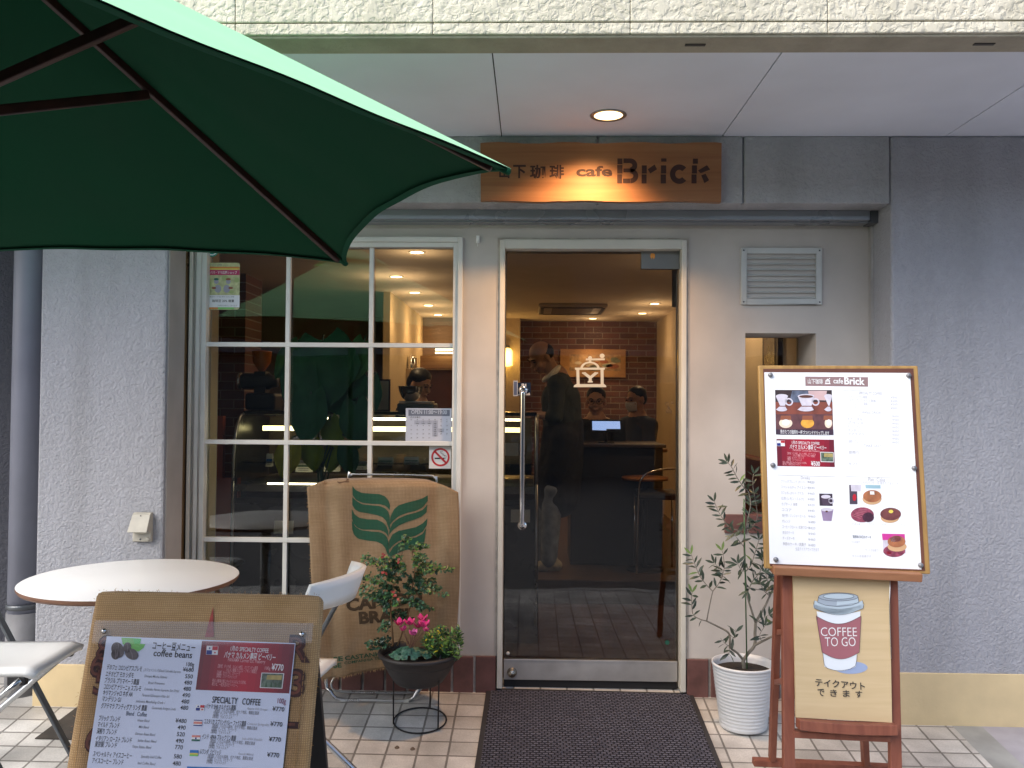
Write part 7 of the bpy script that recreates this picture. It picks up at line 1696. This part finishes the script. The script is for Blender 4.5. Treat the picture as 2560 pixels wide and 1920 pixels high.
# bags of beans in the case
for k in range(7):
    x = cX0 + 0.28 + k * 0.21; b = MB(); b.sphere((x, 1.18, zd + 0.06), 0.055, 12, 0, (1.1, .7, .95)); b.box(x - 0.03, x + 0.03, 1.17, 1.19, zd + 0.10, zd + 0.135)
    o = b.build("bean_bag", mat("kraft_paper", (0.14, 0.085, 0.045, 1), rough=0.8, var=0.3, vscale=20)); tag(o, "brown paper bag of beans inside the lit showcase", "bag", "bean bags in the showcase")
# ---- on the counter
def lathe_thing(name, lb, cat, parts, q, group=None):
    t = thing(name, lb, cat, q, group)
    for pn, pr, m in parts: b = MB(); b.lathe(pr, q, 28); b.build(pn, m, t)
    return t
yq = 1.12; q = P(653, 1032, yq); q.z = zt_ + 0.02
gr = thing("coffee_grinder", "black coffee grinder with amber hopper on the counter behind the window's left pane", "coffee grinder", q)
k_ = 1 / 401.0
hpz = P(653, 929, yq).z; htz = P(653, 880, yq).z
b = MB(); b.lathe([(0.018, 0), (0.030, 0.02), (0.055, 0.06), (0.060, htz - hpz), (0.062, htz - hpz + .004), (0.0, htz - hpz + .012)], (q.x, yq, hpz), 28); b.build("hopper", mat("amber_plastic", (0.48, 0.14, 0.02, 1), rough=0.25, var=0.1), gr)
b = MB(); b.lathe([(0.035, -0.11), (0.045, -0.105), (0.052, -.09), (0.052, 0.07), (0.040, 0.085), (0.038, 0.12), (0, .12)], (q.x - 0.02, yq, (hpz + q.z) / 2 + 0.06), 24, axis=(1, 0, 0)); b.box(q.x - 0.035, q.x + 0.035, yq - 0.04, yq + 0.05, q.z + 0.06, hpz); b.build("body", M_BLKP, gr)
b = MB(); b.box(q.x - 0.08, q.x + 0.11, yq - 0.09, yq + 0.11, q.z, q.z + 0.11); b.build("base", M_BLKP, gr, bevel=0.02)
b = MB(); b.lathe([(0.050, 0), (0.055, .004), (0.055, .016), (0.048, .02)], (q.x - 0.145, yq, (hpz + q.z) / 2 + 0.06), 24, axis=(1, 0, 0)); b.build("steel_ring", M_CHROME, gr)
q = P(838, 1030, 1.15); q.z = zt_ + 0.02
cm = thing("coffee_machine", "black coffee machine with two red indicator lights behind the big leaves", "coffee machine", q)
b = MB(); b.box(q.x - 0.16, q.x + 0.10, 1.05, 1.3, q.z, q.z + 0.06); b.box(q.x - 0.16, q.x - 0.02, 1.1, 1.3, q.z + .06, q.z + .30); b.build("body", M_BLKP, cm, bevel=0.01)
for u in (833, 849): b = MB(); p = P(u, 1018, 1.045); b.lathe([(0, .004), (.008, .004), (.010, 0), (0, 0)], p, 14, axis=(0, -1, 0)); b.build("indicator_light", emis("red_indicator_glow", (1.0, 0.10, 0.04, 1), 0.7), cm)
q = P(1036, 1022, 1.1); q.z = zt_ + 0.02
kg = thing("kitchen_scale", "grey weighing scale on the counter under the steel bowl", "scale", q)
x0, x1, z0, z1 = fr(994, 1003, 1086, 1036, 1.05)
b = MB(); b.box(x0, x1, 1.02, 1.25, q.z, z1 - 0.012); b.build("body", mat("scale_grey", (0.10, 0.11, 0.10, 1), rough=0.4, var=0.1), kg, bevel=0.01)
b = MB(); b.box(x0 + 0.01, x1 - 0.02, 1.03, 1.24, z1 - 0.010, z1); b.build("tray", M_STEEL, kg, bevel=0.003)
qb = Vector((P(1027, 980, 1.13).x, 1.13, z1)); b = MB(); b.lathe([(0, 0.0), (0.03, 0.001), (0.055, 0.022), (0.072, 0.06), (0.078, 0.092), (0.080, 0.094), (0.074, 0.09), (0.066, 0.058), (0.045, 0.02), (0, 0.006)], qb, 36)
tag(b.build("steel_bowl", M_CHROME), "shiny steel mixing bowl on the counter in front of the dark haired woman", "bowl")
for (u0, v0, u1, v1, lb) in ((898, 962, 916, 1024, "narrow beige framed card standing on the counter behind the glazing bar"), (930, 948, 976, 1024, "beige card in dark frame leaning on the counter right of the glazing bar")):
    x0, x1, z0, z1 = fr(u0, v0, u1, v1, 1.16); z0 = zt_ + 0.02
    t = thing("counter_frame", lb, "picture frame", ((x0 + x1) / 2, 1.16, z0)); b = MB(); rect_frame(b, x0, x1, z0, z1, 0.010, 1.15, 1.165); b.build("frame", MATS["dark_frame_wood"], t)
    b = MB(); b.box(x0 + .009, x1 - .009, 1.156, 1.16, z0 + .009, z1 - .009); b.build("card", mat("beige_card", (0.50, 0.40, 0.24, 1), rough=0.6, var=0.08), t)
# steel canister and cabinet behind
x0, x1, z0, z1 = fr(978, 922, 1050, 990, 4.4)
cbn = thing("back_cabinet", "beige cabinet behind the counter below the shiny canister", "cabinet", ((x0 + x1) / 2, 4.4, 0.16))
b = MB(); b.box(x0, x1, 4.4, 4.75, 0.16, z1); b.build("carcass", mat("beige_laminate", (0.40, 0.30, 0.18, 1), rough=0.5, var=0.06), cbn, bevel=0.004)
b = MB(); b.box(x0 + .01, (x0 + x1) / 2 - .003, 4.385, 4.398, 0.2, z1 - 0.03); b.build("door", MATS["beige_laminate"], cbn); b = MB(); b.box((x0 + x1) / 2 + .003, x1 - .01, 4.385, 4.398, 0.2, z1 - 0.03); b.build("door", MATS["beige_laminate"], cbn)
p = P(1028, 920, 4.5); p.z = z1; b = MB(); b.lathe([(0, 0), (0.055, 0), (0.056, .005), (0.056, .115), (0.050, .125), (0.015, .13), (0.012, .145), (0, .147)], p, 28); tag(b.build("canister", M_CHROME), "shiny steel canister standing on the beige cabinet", "canister")
# hatch lamps
for v0, v1, lb in ((872, 875.5, "upper bright tube lamp over the bar at the window's right edge"), (880, 884, "lower bright tube lamp over the bar at the window's right edge")):
    x0, x1, z0, z1 = fr(1088, v0, 1140, v1, 4.42); b = MB(); b.box(x0, x1, 4.42, 4.44, z0, z1); tag(b.build("tube_lamp", emis("tube_glow", (1.0, 0.80, 0.45, 1), 4.0)), lb, "tube lamp")
# red shape standing in for a sign reflection, behind the leaves
q = P(765, 930, 0.98); t = thing("sign_reflection", "narrow red shape standing in for a sign reflection, behind the large dark leaves", "reflection", q)
b = MB(); pts = [P(u, v, 0.98) for u, v in ((758, 985), (778, 985), (776, 945), (785, 915), (772, 905), (786, 888), (770, 880), (756, 890), (762, 915), (752, 950))]
b.add(pts + [p + Vector((0, .006, 0)) for p in pts], [tuple(range(10))[::-1], tuple(range(10, 20))] + [(i, (i + 1) % 10, 10 + (i + 1) % 10, 10 + i) for i in range(10)]); b.build("reflection_shape", mat("reflected_red", (0.24, 0.015, 0.012, 1), rough=0.6, var=0.1), t)
s = Sheet(P(765, 930, 0.978), (1, 0, 0), (0, 0, 1)); a0, b0 = s.loc(753, 957); a1, b1 = s.loc(766, 969); s.rect(a0, b0, a1, b1, M_LGREYT); a0, b0 = s.loc(760, 898); a1, b1 = s.loc(764, 918); s.rect(a0, b0, a1, b1, M_LGREYT); s.build("reflection_pale_patch", t)

# ---- big leaved plant just inside the window
yP = 0.33; q = P(800, 1690, yP); 
pl_ = thing("indoor_plant", "tall potted plant with very large drooping dark green leaves inside the window", "plant", (q.x, yP + 0.12, 0))
b = MB(); b.lathe([(0, 0), (0.12, 0), (0.15, 0.26), (0.145, 0.28), (0.13, 0.25), (0, 0.24)], pl_.location, 32); b.build("pot", mat("terracotta", (0.30, 0.12, 0.06, 1), rough=0.8, var=0.15), pl_)
def cw(x, y): return 400 + x / 2.513, 580 + y / 2.513
lv = MB(); stm = MB(); base_ = Vector(pl_.location) + Vector((0, 0, 0.25))
crown_ = P(*cw(1010, 1480), yP + 0.12)
stm.tube(spline([base_, (base_ + crown_) / 2 + Vector((.02, 0, 0)), crown_], 6), 0.012, 10)
def bigleaf(x, y, w, h, ang, mi, dy=0.0, tilt=0.25):
    """heart shaped blade hanging from its stalk; ang: direction of the tip from straight down"""
    u, v = cw(x, y); c = P(u, v, yP + dy); sx = 2145 / (yP + dy + 4.25) * 2.513; w, h = w / sx, h / sx
    a = radians(ang); tip = Vector((sin(a), -tilt, -cos(a))).normalized(); sd = Vector((cos(a), 0.0, sin(a))); n_ = sd.cross(tip).normalized()
    if n_.y > 0: n_ = -n_
    n = 14; rows = []
    for i in range(n + 1):
        t = i / n; wd = w / 2 * (sin(pi * min(1, t * 0.93 + 0.07)) ** 0.62) * (1.12 - 0.45 * t); rows.append((t, wd))
    vs = []
    for t, wd in rows:
        for k in range(7):
            q_ = (k - 3) / 3; back = 0.16 * h * abs(q_) ** 1.5 * max(0, 1 - t * 3.0)
            p = c + tip * (h * (t - 0.45) - back) + sd * (wd * q_ * (1 + 0.05 * sin(9 * t + 3 * q_))) + n_ * (0.12 * wd * abs(q_) - 0.10 * h * t * t + 0.006 * sin(7 * t + 2 * k))
            vs.append(p)
    lv.add(vs, [(i*7+k, i*7+k+1, (i+1)*7+k+1, (i+1)*7+k) for i in range(n) for k in range(6)], mi, True)
    st_ = c - tip * (h * 0.42); stm.tube(spline([crown_ - Vector((0, 0, random.uniform(0, .3))), (crown_ + st_) / 2 + Vector((0, 0.05, 0.10)), st_ + Vector((0, 0.02, .03)), st_], 6), 0.004, 6)
for a in ((1040, 860, 480, 430, 10, 1, .10), (930, 1150, 270, 330, -4, 1, .05), (1235, 1200, 230, 300, 6, 1, .08), (1090, 1260, 170, 200, 20, 2, .12), (800, 1420, 180, 240, -12, 3, .03), (960, 1400, 160, 190, 8, 2, .09), (1185, 1420, 150, 210, 12, 1, .04), (1250, 800, 190, 270, -14, 0, .13), (850, 900, 200, 330, -20, 1, .14), (1345, 1010, 110, 220, 5, 1, .10), (1150, 1000, 380, 330, 24, 1, .16), (800, 800, 150, 260, -30, 0, .18), (1080, 1420, 140, 170, -8, 2, .14), (900, 960, 260, 300, -8, 1, .17)):
    bigleaf(a[0], a[1], a[2], a[3], a[4], a[5], a[6])
stm.build("stem", M_LEAFS[1], pl_)
lv.build("leaves", [mat("plant_leaf", (0.055, 0.15, 0.040, 1), rough=0.6, var=0.25, vscale=8, spec=0.12), mat("plant_leaf_dark", (0.030, 0.110, 0.045, 1), rough=0.6, var=0.25, vscale=8, spec=0.12), mat("plant_leaf_olive", (0.14, 0.19, 0.022, 1), rough=0.6, var=0.25, vscale=8, spec=0.12), mat("plant_leaf_yellow", (0.30, 0.28, 0.03, 1), rough=0.6, var=0.25, vscale=8, spec=0.12)], pl_, weld=False)

# ---- tables, desk, screen
dk = thing("cash_desk", "low dark desk inside behind the glass door with a bright screen on it", "desk", (0.75, 2.45, 0.16))
M_DSK = mat("dark_desk", (0.016, 0.015, 0.017, 1), rough=0.4, var=0.2)
b = MB(); b.box(0.30, 1.00, 2.32, 2.85, 0.16, P(1490, 1118, 2.3).z); b.build("body", M_DSK, dk, bevel=0.006)
b = MB(); b.box(0.28, 1.02, 2.28, 2.88, P(1490, 1118, 2.3).z, P(1490, 1110, 2.3).z); b.build("desk_top", mat("desk_edge", (0.05, 0.035, 0.03, 1), rough=0.35, var=0.2), dk, bevel=0.004)
dz = P(1490, 1110, 2.3).z
x0, x1, z0, z1 = fr(1481, 1053, 1551, 1076, 2.45)
scn = thing("screen", "glowing pale blue screen on the desk before the man with glasses", "screen", ((x0 + x1) / 2, 2.45, dz))
b = MB(); b.box(x0 - 0.012, x1 + 0.012, 2.451, 2.47, z0 - 0.012, z1 + 0.012); b.build("bezel", M_BLKP, scn, bevel=0.004)
b = MB(); b.add([(x0, 2.449, z0 + 0.002), ((x0 + x1) / 2, 2.449, z0), ((x0 + x1) / 2, 2.449, z0 + 0.012), (x1, 2.449, z0 + 0.012), (x1 - 0.004, 2.449, z1), (x0 - .002, 2.449, z1)], [(0, 1, 2, 3, 4, 5)]); b.build("display", emis("blue_screen_glow", (0.16, 0.30, 0.62, 1), 1.1), scn)
b = MB(); b.tube([((x0 + x1) / 2, 2.475, dz), ((x0 + x1) / 2, 2.475, z0)], 0.012, 10); b.box((x0 + x1) / 2 - .06, (x0 + x1) / 2 + .06, 2.42, 2.53, dz, dz + .01); b.build("stand", M_BLKP, scn)
for (u, v, r_, lb, rz) in ((1612, 1192, 0.17, "small round table with orange brown wooden top behind the door's right side", None), (1600, 1122, 0.24, "farther cafe table with brown top near the brick wall", None)):
    yy = 2.15 if r_ < .2 else 3.4
    c = P(u, v, yy); t = thing("cafe_table", lb, "table", (c.x, yy, 0.16)); b = MB(); b.lathe([(0, 0), (r_, 0), (r_, -.022), (0, -.022)], c, 36); b.build("table_top", wood("orange_wood", (0.34, 0.14, 0.05, 1), (0.26, 0.10, 0.035, 1)), t)
    b = MB(); b.tube([(c.x, yy, 0.17), (c.x, yy, c.z - .02)], .02, 12); b.lathe([(0, .02), (r_ * .8, .006), (r_ * .8, 0), (0, 0)], (c.x, yy, 0.16), 24); b.build("pedestal", M_BLKP, t)
c = P(1648, 1240, 2.0); cc_ = thing("cafe_chair", "dark cafe chair with thin chrome frame beside the small inner table", "chair", (c.x, 2.0, 0.16))
b = MB(); b.box(c.x - .16, c.x + .14, 1.9, 2.25, c.z - .02, c.z + .03); b.build("seat", M_BLKP, cc_, bevel=0.015)
b = MB(); b.tube(spline([(c.x - .17, 1.92, .17), (c.x - .16, 1.92, c.z), (c.x - .13, 1.92, c.z + .14), (c.x - .02, 1.95, c.z + .19), (c.x + .13, 2.0, c.z + .20)], 6), .008, 8); b.tube([(c.x + .13, 1.92, .17), (c.x + .13, 1.92, c.z)], .008, 8); b.tube([(c.x - .15, 2.22, .17), (c.x - .15, 2.22, c.z)], .008, 8); b.tube([(c.x + .13, 2.22, .17), (c.x + .13, 2.22, c.z)], .008, 8); b.build("frame", M_CHROME, cc_)

# ================================================================== people
M_SKIN = mat("skin", (0.52, 0.30, 0.20, 1), rough=0.5, var=0.08, vscale=20)
M_HAIR = mat("black_hair", (0.010, 0.009, 0.009, 1), rough=0.5, var=0.3, vscale=90)
M_BLKCL = mat("black_cloth", (0.014, 0.015, 0.016, 1), rough=0.85, var=0.2, vscale=30, bump=0.8, bscale=9, bdist=0.03)
M_NAVY = mat("faded_jeans", (0.24, 0.30, 0.38, 1), rough=0.9, var=0.3, vscale=18)
def headM(c, yaw, pitch, roll=0.0):
    """local: y forward out of the face, x to the figure's own right... z up"""
    return Matrix.Translation(Vector(c)) @ Matrix.Rotation(yaw, 4, 'Z') @ Matrix.Rotation(pitch, 4, 'X') @ Matrix.Rotation(roll, 4, 'Y')
def T_(x, y, z): return Matrix.Translation(Vector((x, y, z)))
def head_elems(M):
    e = [('m', M @ T_(0, -0.012, 0.035), 0.080, (0.94, 1.16, 1.04)), ('m', M @ T_(0, 0.030, -0.035), 0.060, (0.98, 0.95, 1.15)), ('m', M @ T_(0, 0.050, -0.085), 0.030, (1.15, 0.9, 0.8)),
         ('m', M @ T_(0, 0.086, 0.024), 0.020, (2.6, 0.6, 0.5)), ('m', M @ T_(0, 0.092, -0.006), 0.012, (0.8, 1.0, 2.0)), ('m', M @ T_(0, 0.103, -0.024), 0.013, (1.1, 1.1, 0.8)),
         ('m', M @ T_(0, 0.086, -0.056), 0.014, (1.7, 0.7, 0.45)), ('m', M @ T_(0, 0.085, -0.066), 0.012, (1.5, 0.7, 0.5))]
    for sx in (-1, 1):
        e += [('m', M @ T_(sx * 0.078, -0.012, -0.005), 0.026, (0.35, 0.75, 1.25)), ('m', M @ T_(sx * 0.042, 0.062, -0.030), 0.026, (0.9, 0.8, 0.9))]
    return e
def face_parts(M, t, glasses=False, brow=M_HAIR):
    for sx in (-1, 1):
        b = MB(); p = M @ Vector((sx * 0.031, 0.083, 0.008)); b.sphere(p, 0.0085, 10, 0, (1.3, 1, 0.7)); b.build("eye", mat("eye_dark", (0.02, 0.015, 0.012, 1), rough=0.2, var=0), t)
        b = MB(); b.tube([M @ Vector((sx * 0.016, 0.098, 0.028)), M @ Vector((sx * 0.034, 0.096, 0.034)), M @ Vector((sx * 0.052, 0.080, 0.028))], 0.004, 6); b.build("eyebrow", brow, t)
    b = MB(); b.tube([M @ Vector((-0.022, 0.090, -0.061)), M @ Vector((0, 0.0965, -0.060)), M @ Vector((0.022, 0.090, -0.061))], 0.0028, 6); b.build("mouth", mat("lip", (0.22, 0.08, 0.06, 1), rough=0.5, var=0), t)
    if glasses:
        b = MB()
        for sx in (-1, 1): b.tube([M @ Vector((sx * 0.033 + 0.024 * cos(2*pi*i/16), 0.108, 0.006 + 0.017 * sin(2*pi*i/16))) for i in range(16)], 0.0022, 6, closed=True); b.tube([M @ Vector((sx * 0.057, 0.106, 0.010)), M @ Vector((sx * 0.082, 0.0, 0.012))], 0.002, 6)
        b.tube([M @ Vector((-0.009, 0.108, 0.010)), M @ Vector((0.009, 0.108, 0.010))], 0.002, 6); b.build("glasses", M_BLKP, t)
def hand_elems(w, d, up, side=1):
    """palm, four curled fingers and a thumb from wrist w along d; up: back of the hand"""
    d = Vector(d).normalized(); up = Vector(up); up = (up - d * up.dot(d)).normalized(); sd = d.cross(up) * side
    w = Vector(w); e = [('c', [w, w + d * 0.03, w + d * 0.075], [0.024, 0.030, 0.030])]
    for k, (o_, L_) in enumerate(((-0.026, 0.060), (-0.009, 0.072), (0.009, 0.068), (0.025, 0.052))):
        p0 = w + d * 0.078 + sd * o_; p1 = p0 + d * (L_ * 0.5) - up * 0.008; p2 = p1 + d * (L_ * 0.35) - up * 0.026
        e.append(('c', [p0, p1, p2], [0.0095, 0.0088, 0.0078]))
    p0 = w + d * 0.025 - sd * 0.028; e.append(('c', [p0, p0 + d * 0.030 - sd * 0.022 - up * 0.012, p0 + d * 0.055 - sd * 0.022 - up * 0.022], [0.012, 0.0105, 0.009]))
    return e
# --- the standing man at the counter end
DM = 2.15
def pm(x, y, dy=0.0): return P(1240 + x / 3.95, 820 + y / 3.95, DM + dy)
man = thing("person", "standing man with bald brow, black jacket and white collar at the counter end", "person", (P(1400, 1425, DM).x, DM, 0.16), "people inside the cafe")
hc = pm(445, 290); HM = headM(hc, radians(118), radians(-32), radians(-8))
nb_ = pm(600, 480, 0.02); chest = pm(640, 700, 0.02); pel = pm(665, 1080, 0.03)
shN = pm(600, 560, -0.15); shF = pm(640, 560, 0.17)
elN = pm(590, 880, -0.20); wrN = pm(400, 855, -0.14); elF = pm(570, 860, 0.16); wrF = pm(400, 850, 0.06)
hipN, hipF = pel + Vector((0, -0.09, 0)), pel + Vector((0, 0.09, 0))
ftN = Vector((P(1372, 1425, DM - .1).x, DM - 0.10, 0.20)); ftF = Vector((P(1345, 1415, DM + .12).x, DM + 0.12, 0.20))
knN = (hipN + ftN) / 2 + Vector((-0.03, 0, 0.02)); knF = (hipF + ftF) / 2 + Vector((-0.03, 0, 0.02))
body = head_elems(HM) + [('c', [HM @ Vector((0, -0.03, -0.03)), (hc + nb_) / 2 + Vector((0.02, 0, -0.02)), nb_], [0.058, 0.056, 0.062]), ('c', [nb_, chest, (chest + pel) / 2, pel], [0.09, 0.13, 0.125, 0.125]),
  ('c', [shN, elN, wrN], [0.05, 0.038, 0.025]), ('c', [shF, elF, wrF], [0.05, 0.038, 0.025]), ('c', [shN, nb_, shF], [0.055, 0.07, 0.055]), ('c', [hipN, knN, ftN], [0.085, 0.055, 0.04]), ('c', [hipF, knF, ftF], [0.085, 0.055, 0.04])]
body += hand_elems(wrN, (-1, 0.25, -0.12), (0, -0.3, 1)) + hand_elems(wrF, (-1, -0.1, -0.10), (0, 0.1, 1), -1)
blob("body", body, M_SKIN, man, 0.0065, 4)
face_parts(HM, man)
blob("hair", [('m', HM @ T_(0, -0.048, 0.020), 0.082, (0.98, 0.82, 0.85)), ('m', HM @ T_(0.062, -0.020, 0.015), 0.032, (0.55, 1.1, 1.1)), ('m', HM @ T_(-0.062, -0.020, 0.015), 0.032, (0.55, 1.1, 1.1))], M_HAIR, man, 0.007, 3)
blob("jacket", [('c', [nb_ + Vector((0.01, 0, -0.05)), chest, (chest + pel) / 2, pel], [0.10, 0.150, 0.148, 0.145]), ('c', [shN, nb_ + Vector((0.02, 0, -0.04)), shF], [0.075, 0.09, 0.075]), ('c', [shN, elN, elN + (wrN - elN) * 0.25], [0.066, 0.055, 0.050]), ('c', [shF, elF, elF + (wrF - elF) * 0.25], [0.066, 0.055, 0.05])], mat("dark_green_jacket", (0.038, 0.048, 0.043, 1), rough=0.85, var=0.25, vscale=25, bump=0.8, bscale=9, bdist=0.03), man, 0.010, 6)
kneeline = Vector((pel.x - 0.02, 0, 0.62))
blob("apron", [('c', [pel + Vector((0, 0, .08)), pel - Vector((0.02, 0, .2)), Vector((pel.x - 0.04, DM, 0.70))], [0.155, 0.170, 0.168]), ('c', [hipN, hipN * 0.35 + knN * 0.65], [0.115, 0.100]), ('c', [hipF, hipF * 0.35 + knF * 0.65], [0.115, 0.100])], M_BLKCL, man, 0.012, 6)
for kn_, ft_ in ((knN, ftN), (knF, ftF)): blob("trouser_leg", [('c', [kn_ + Vector((0.01, 0, 0.06)), kn_, ft_ + Vector((0, 0, .04))], [0.085, 0.078, 0.062])], M_NAVY, man, 0.010, 4)
M_SHOE = mat("beige_shoe", (0.55, 0.52, 0.40, 1), rough=0.7, var=0.2, vscale=30)
for f in (ftN, ftF): blob("shoe", [('c', [(f.x + 0.06, f.y, 0.205), (f.x - 0.05, f.y, 0.20), (f.x - 0.16, f.y - 0.02, 0.188)], [0.042, 0.040, 0.028]), ('c', [(f.x + .02, f.y, .21), (f.x + 0.02, f.y, 0.26)], [0.045, 0.045])], M_SHOE, man, 0.008, 3)
cpts = [pm(470, 520, -0.10), pm(540, 470, -0.13), pm(600, 410, -0.10), pm(625, 380, -0.02)]
b = MB(); b.tube(spline(cpts, 5), [0.014 + 0.010 * sin(pi * i / 15) for i in range(16)], 10); b.tube(spline([pm(470, 520, -0.10), pm(480, 500, 0.02), pm(540, 440, 0.10), pm(625, 380, 0.05)], 5), 0.014, 8); b.build("shirt_collar", mat("white_shirt", (0.85, 0.83, 0.74, 1), rough=0.8, var=0.05), man)
# --- seated man with glasses
DS = 2.95
def seated(c, yaw, pitch, label, cloth, glasses=False, mask=False, hair_sc=1.0, D=0.0):
    t = thing("person", label, "person", (c.x, c.y, 0.16), "people inside the cafe")
    M = headM(c, yaw, pitch); fw = Vector((-sin(yaw), cos(yaw), 0)); rt = Vector((cos(yaw), sin(yaw), 0))
    nk = c + Vector((0, 0, -0.15)) - fw * 0.02; ch = nk - Vector((0, 0, 0.24)); pv = Vector((ch.x, ch.y, 0.62)) - fw * 0.06
    e = head_elems(M) + [('c', [c - fw * .02 - Vector((0, 0, .05)), nk], [.056, .058]), ('c', [nk, ch, pv], [.085, .125, .13])]
    cl = [('c', [nk - Vector((0, 0, .05)), ch, pv], [.10, .15, .15])]
    for sx in (-1, 1):
        sh = nk + rt * (0.175 * sx) - Vector((0, 0, .075)); el = sh - Vector((0, 0, .27)) + fw * .06 + rt * (.03 * sx); wr = el + fw * .22 - rt * (.08 * sx) + Vector((0, 0, 0.02))
        e += [('c', [nk, sh, el, wr], [.06, .05, .038, .026])] + hand_elems(wr, fw - rt * (.3 * sx), (0, 0, 1), sx)
        cl += [('c', [nk - Vector((0, 0, .05)), sh, el, el + (wr - el) * .85], [.085, .07, .056, .042])]
        hp = pv + rt * (.09 * sx); kn = hp + fw * .40; ft = kn - Vector((0, 0, kn.z - 0.22))
        e += [('c', [hp, kn, ft], [.085, .06, .04])]; 
        blob("trouser_leg", [('c', [hp, kn, ft], [.10, .075, .055])], M_BLKCL, t, 0.012, 3)
        blob("shoe", [('c', [ft + Vector((0, 0, -0.02)), ft + fw * .12 + Vector((0, 0, -.03))], [.04, .03])], M_BLKP, t, 0.01, 2)
    blob("body", e, M_SKIN, t, 0.0068, 4); face_parts(M, t, glasses)
    blob("sweater", cl, cloth, t, 0.010, 5)
    k = hair_sc
    blob("hair", [('m', M @ T_(0, -0.022 + 0.02 * (k - 1), 0.056 + 0.06 * (k - 1)), 0.084, (1.0 * k, 1.08, 0.86)), ('m', M @ T_(0, -0.06, 0.01), 0.070, (1.02 * k, 0.75 * k, 1.0 * k))], M_HAIR, t, 0.007, 3)
    if mask:
        b = MB(); vs = []
        for i in range(7):
            for j in range(9):
                a = radians(-72 + 144 * j / 8); z = -0.008 - 0.085 * i / 6; r_ = 0.085 - 0.012 * abs(i - 2) / 4
                vs.append(M @ Vector((r_ * 0.82 * sin(a), 0.030 + r_ * cos(a) * (1.0 if i < 5 else 0.9), z)))
        b.add(vs, [(i*9+j, i*9+j+1, (i+1)*9+j+1, (i+1)*9+j) for i in range(6) for j in range(8)], 0, True); b.build("face_mask", mat("white_mask", (0.66, 0.70, 0.80, 1), rough=0.7, var=0.03), t, solid=0.002)
    return t
seated(P(1490, 1004, DS), radians(172), radians(-6), "seated man with short black hair and thin glasses in black sweater behind the screen", M_BLKCL, glasses=True)
seated(P(1590, 1000, 3.6), radians(125), radians(-8), "seated person in white face mask and grey blue jacket, near the brick wall", mat("grey_blue_jacket", (0.06, 0.07, 0.10, 1), rough=0.9, var=0.2), mask=True)
# --- the woman behind the steel bowl
seated(P(1050, 962, 2.65), radians(-122), radians(-20), "dark haired woman looking down behind the steel bowl on the counter", M_BLKCL, hair_sc=1.14)
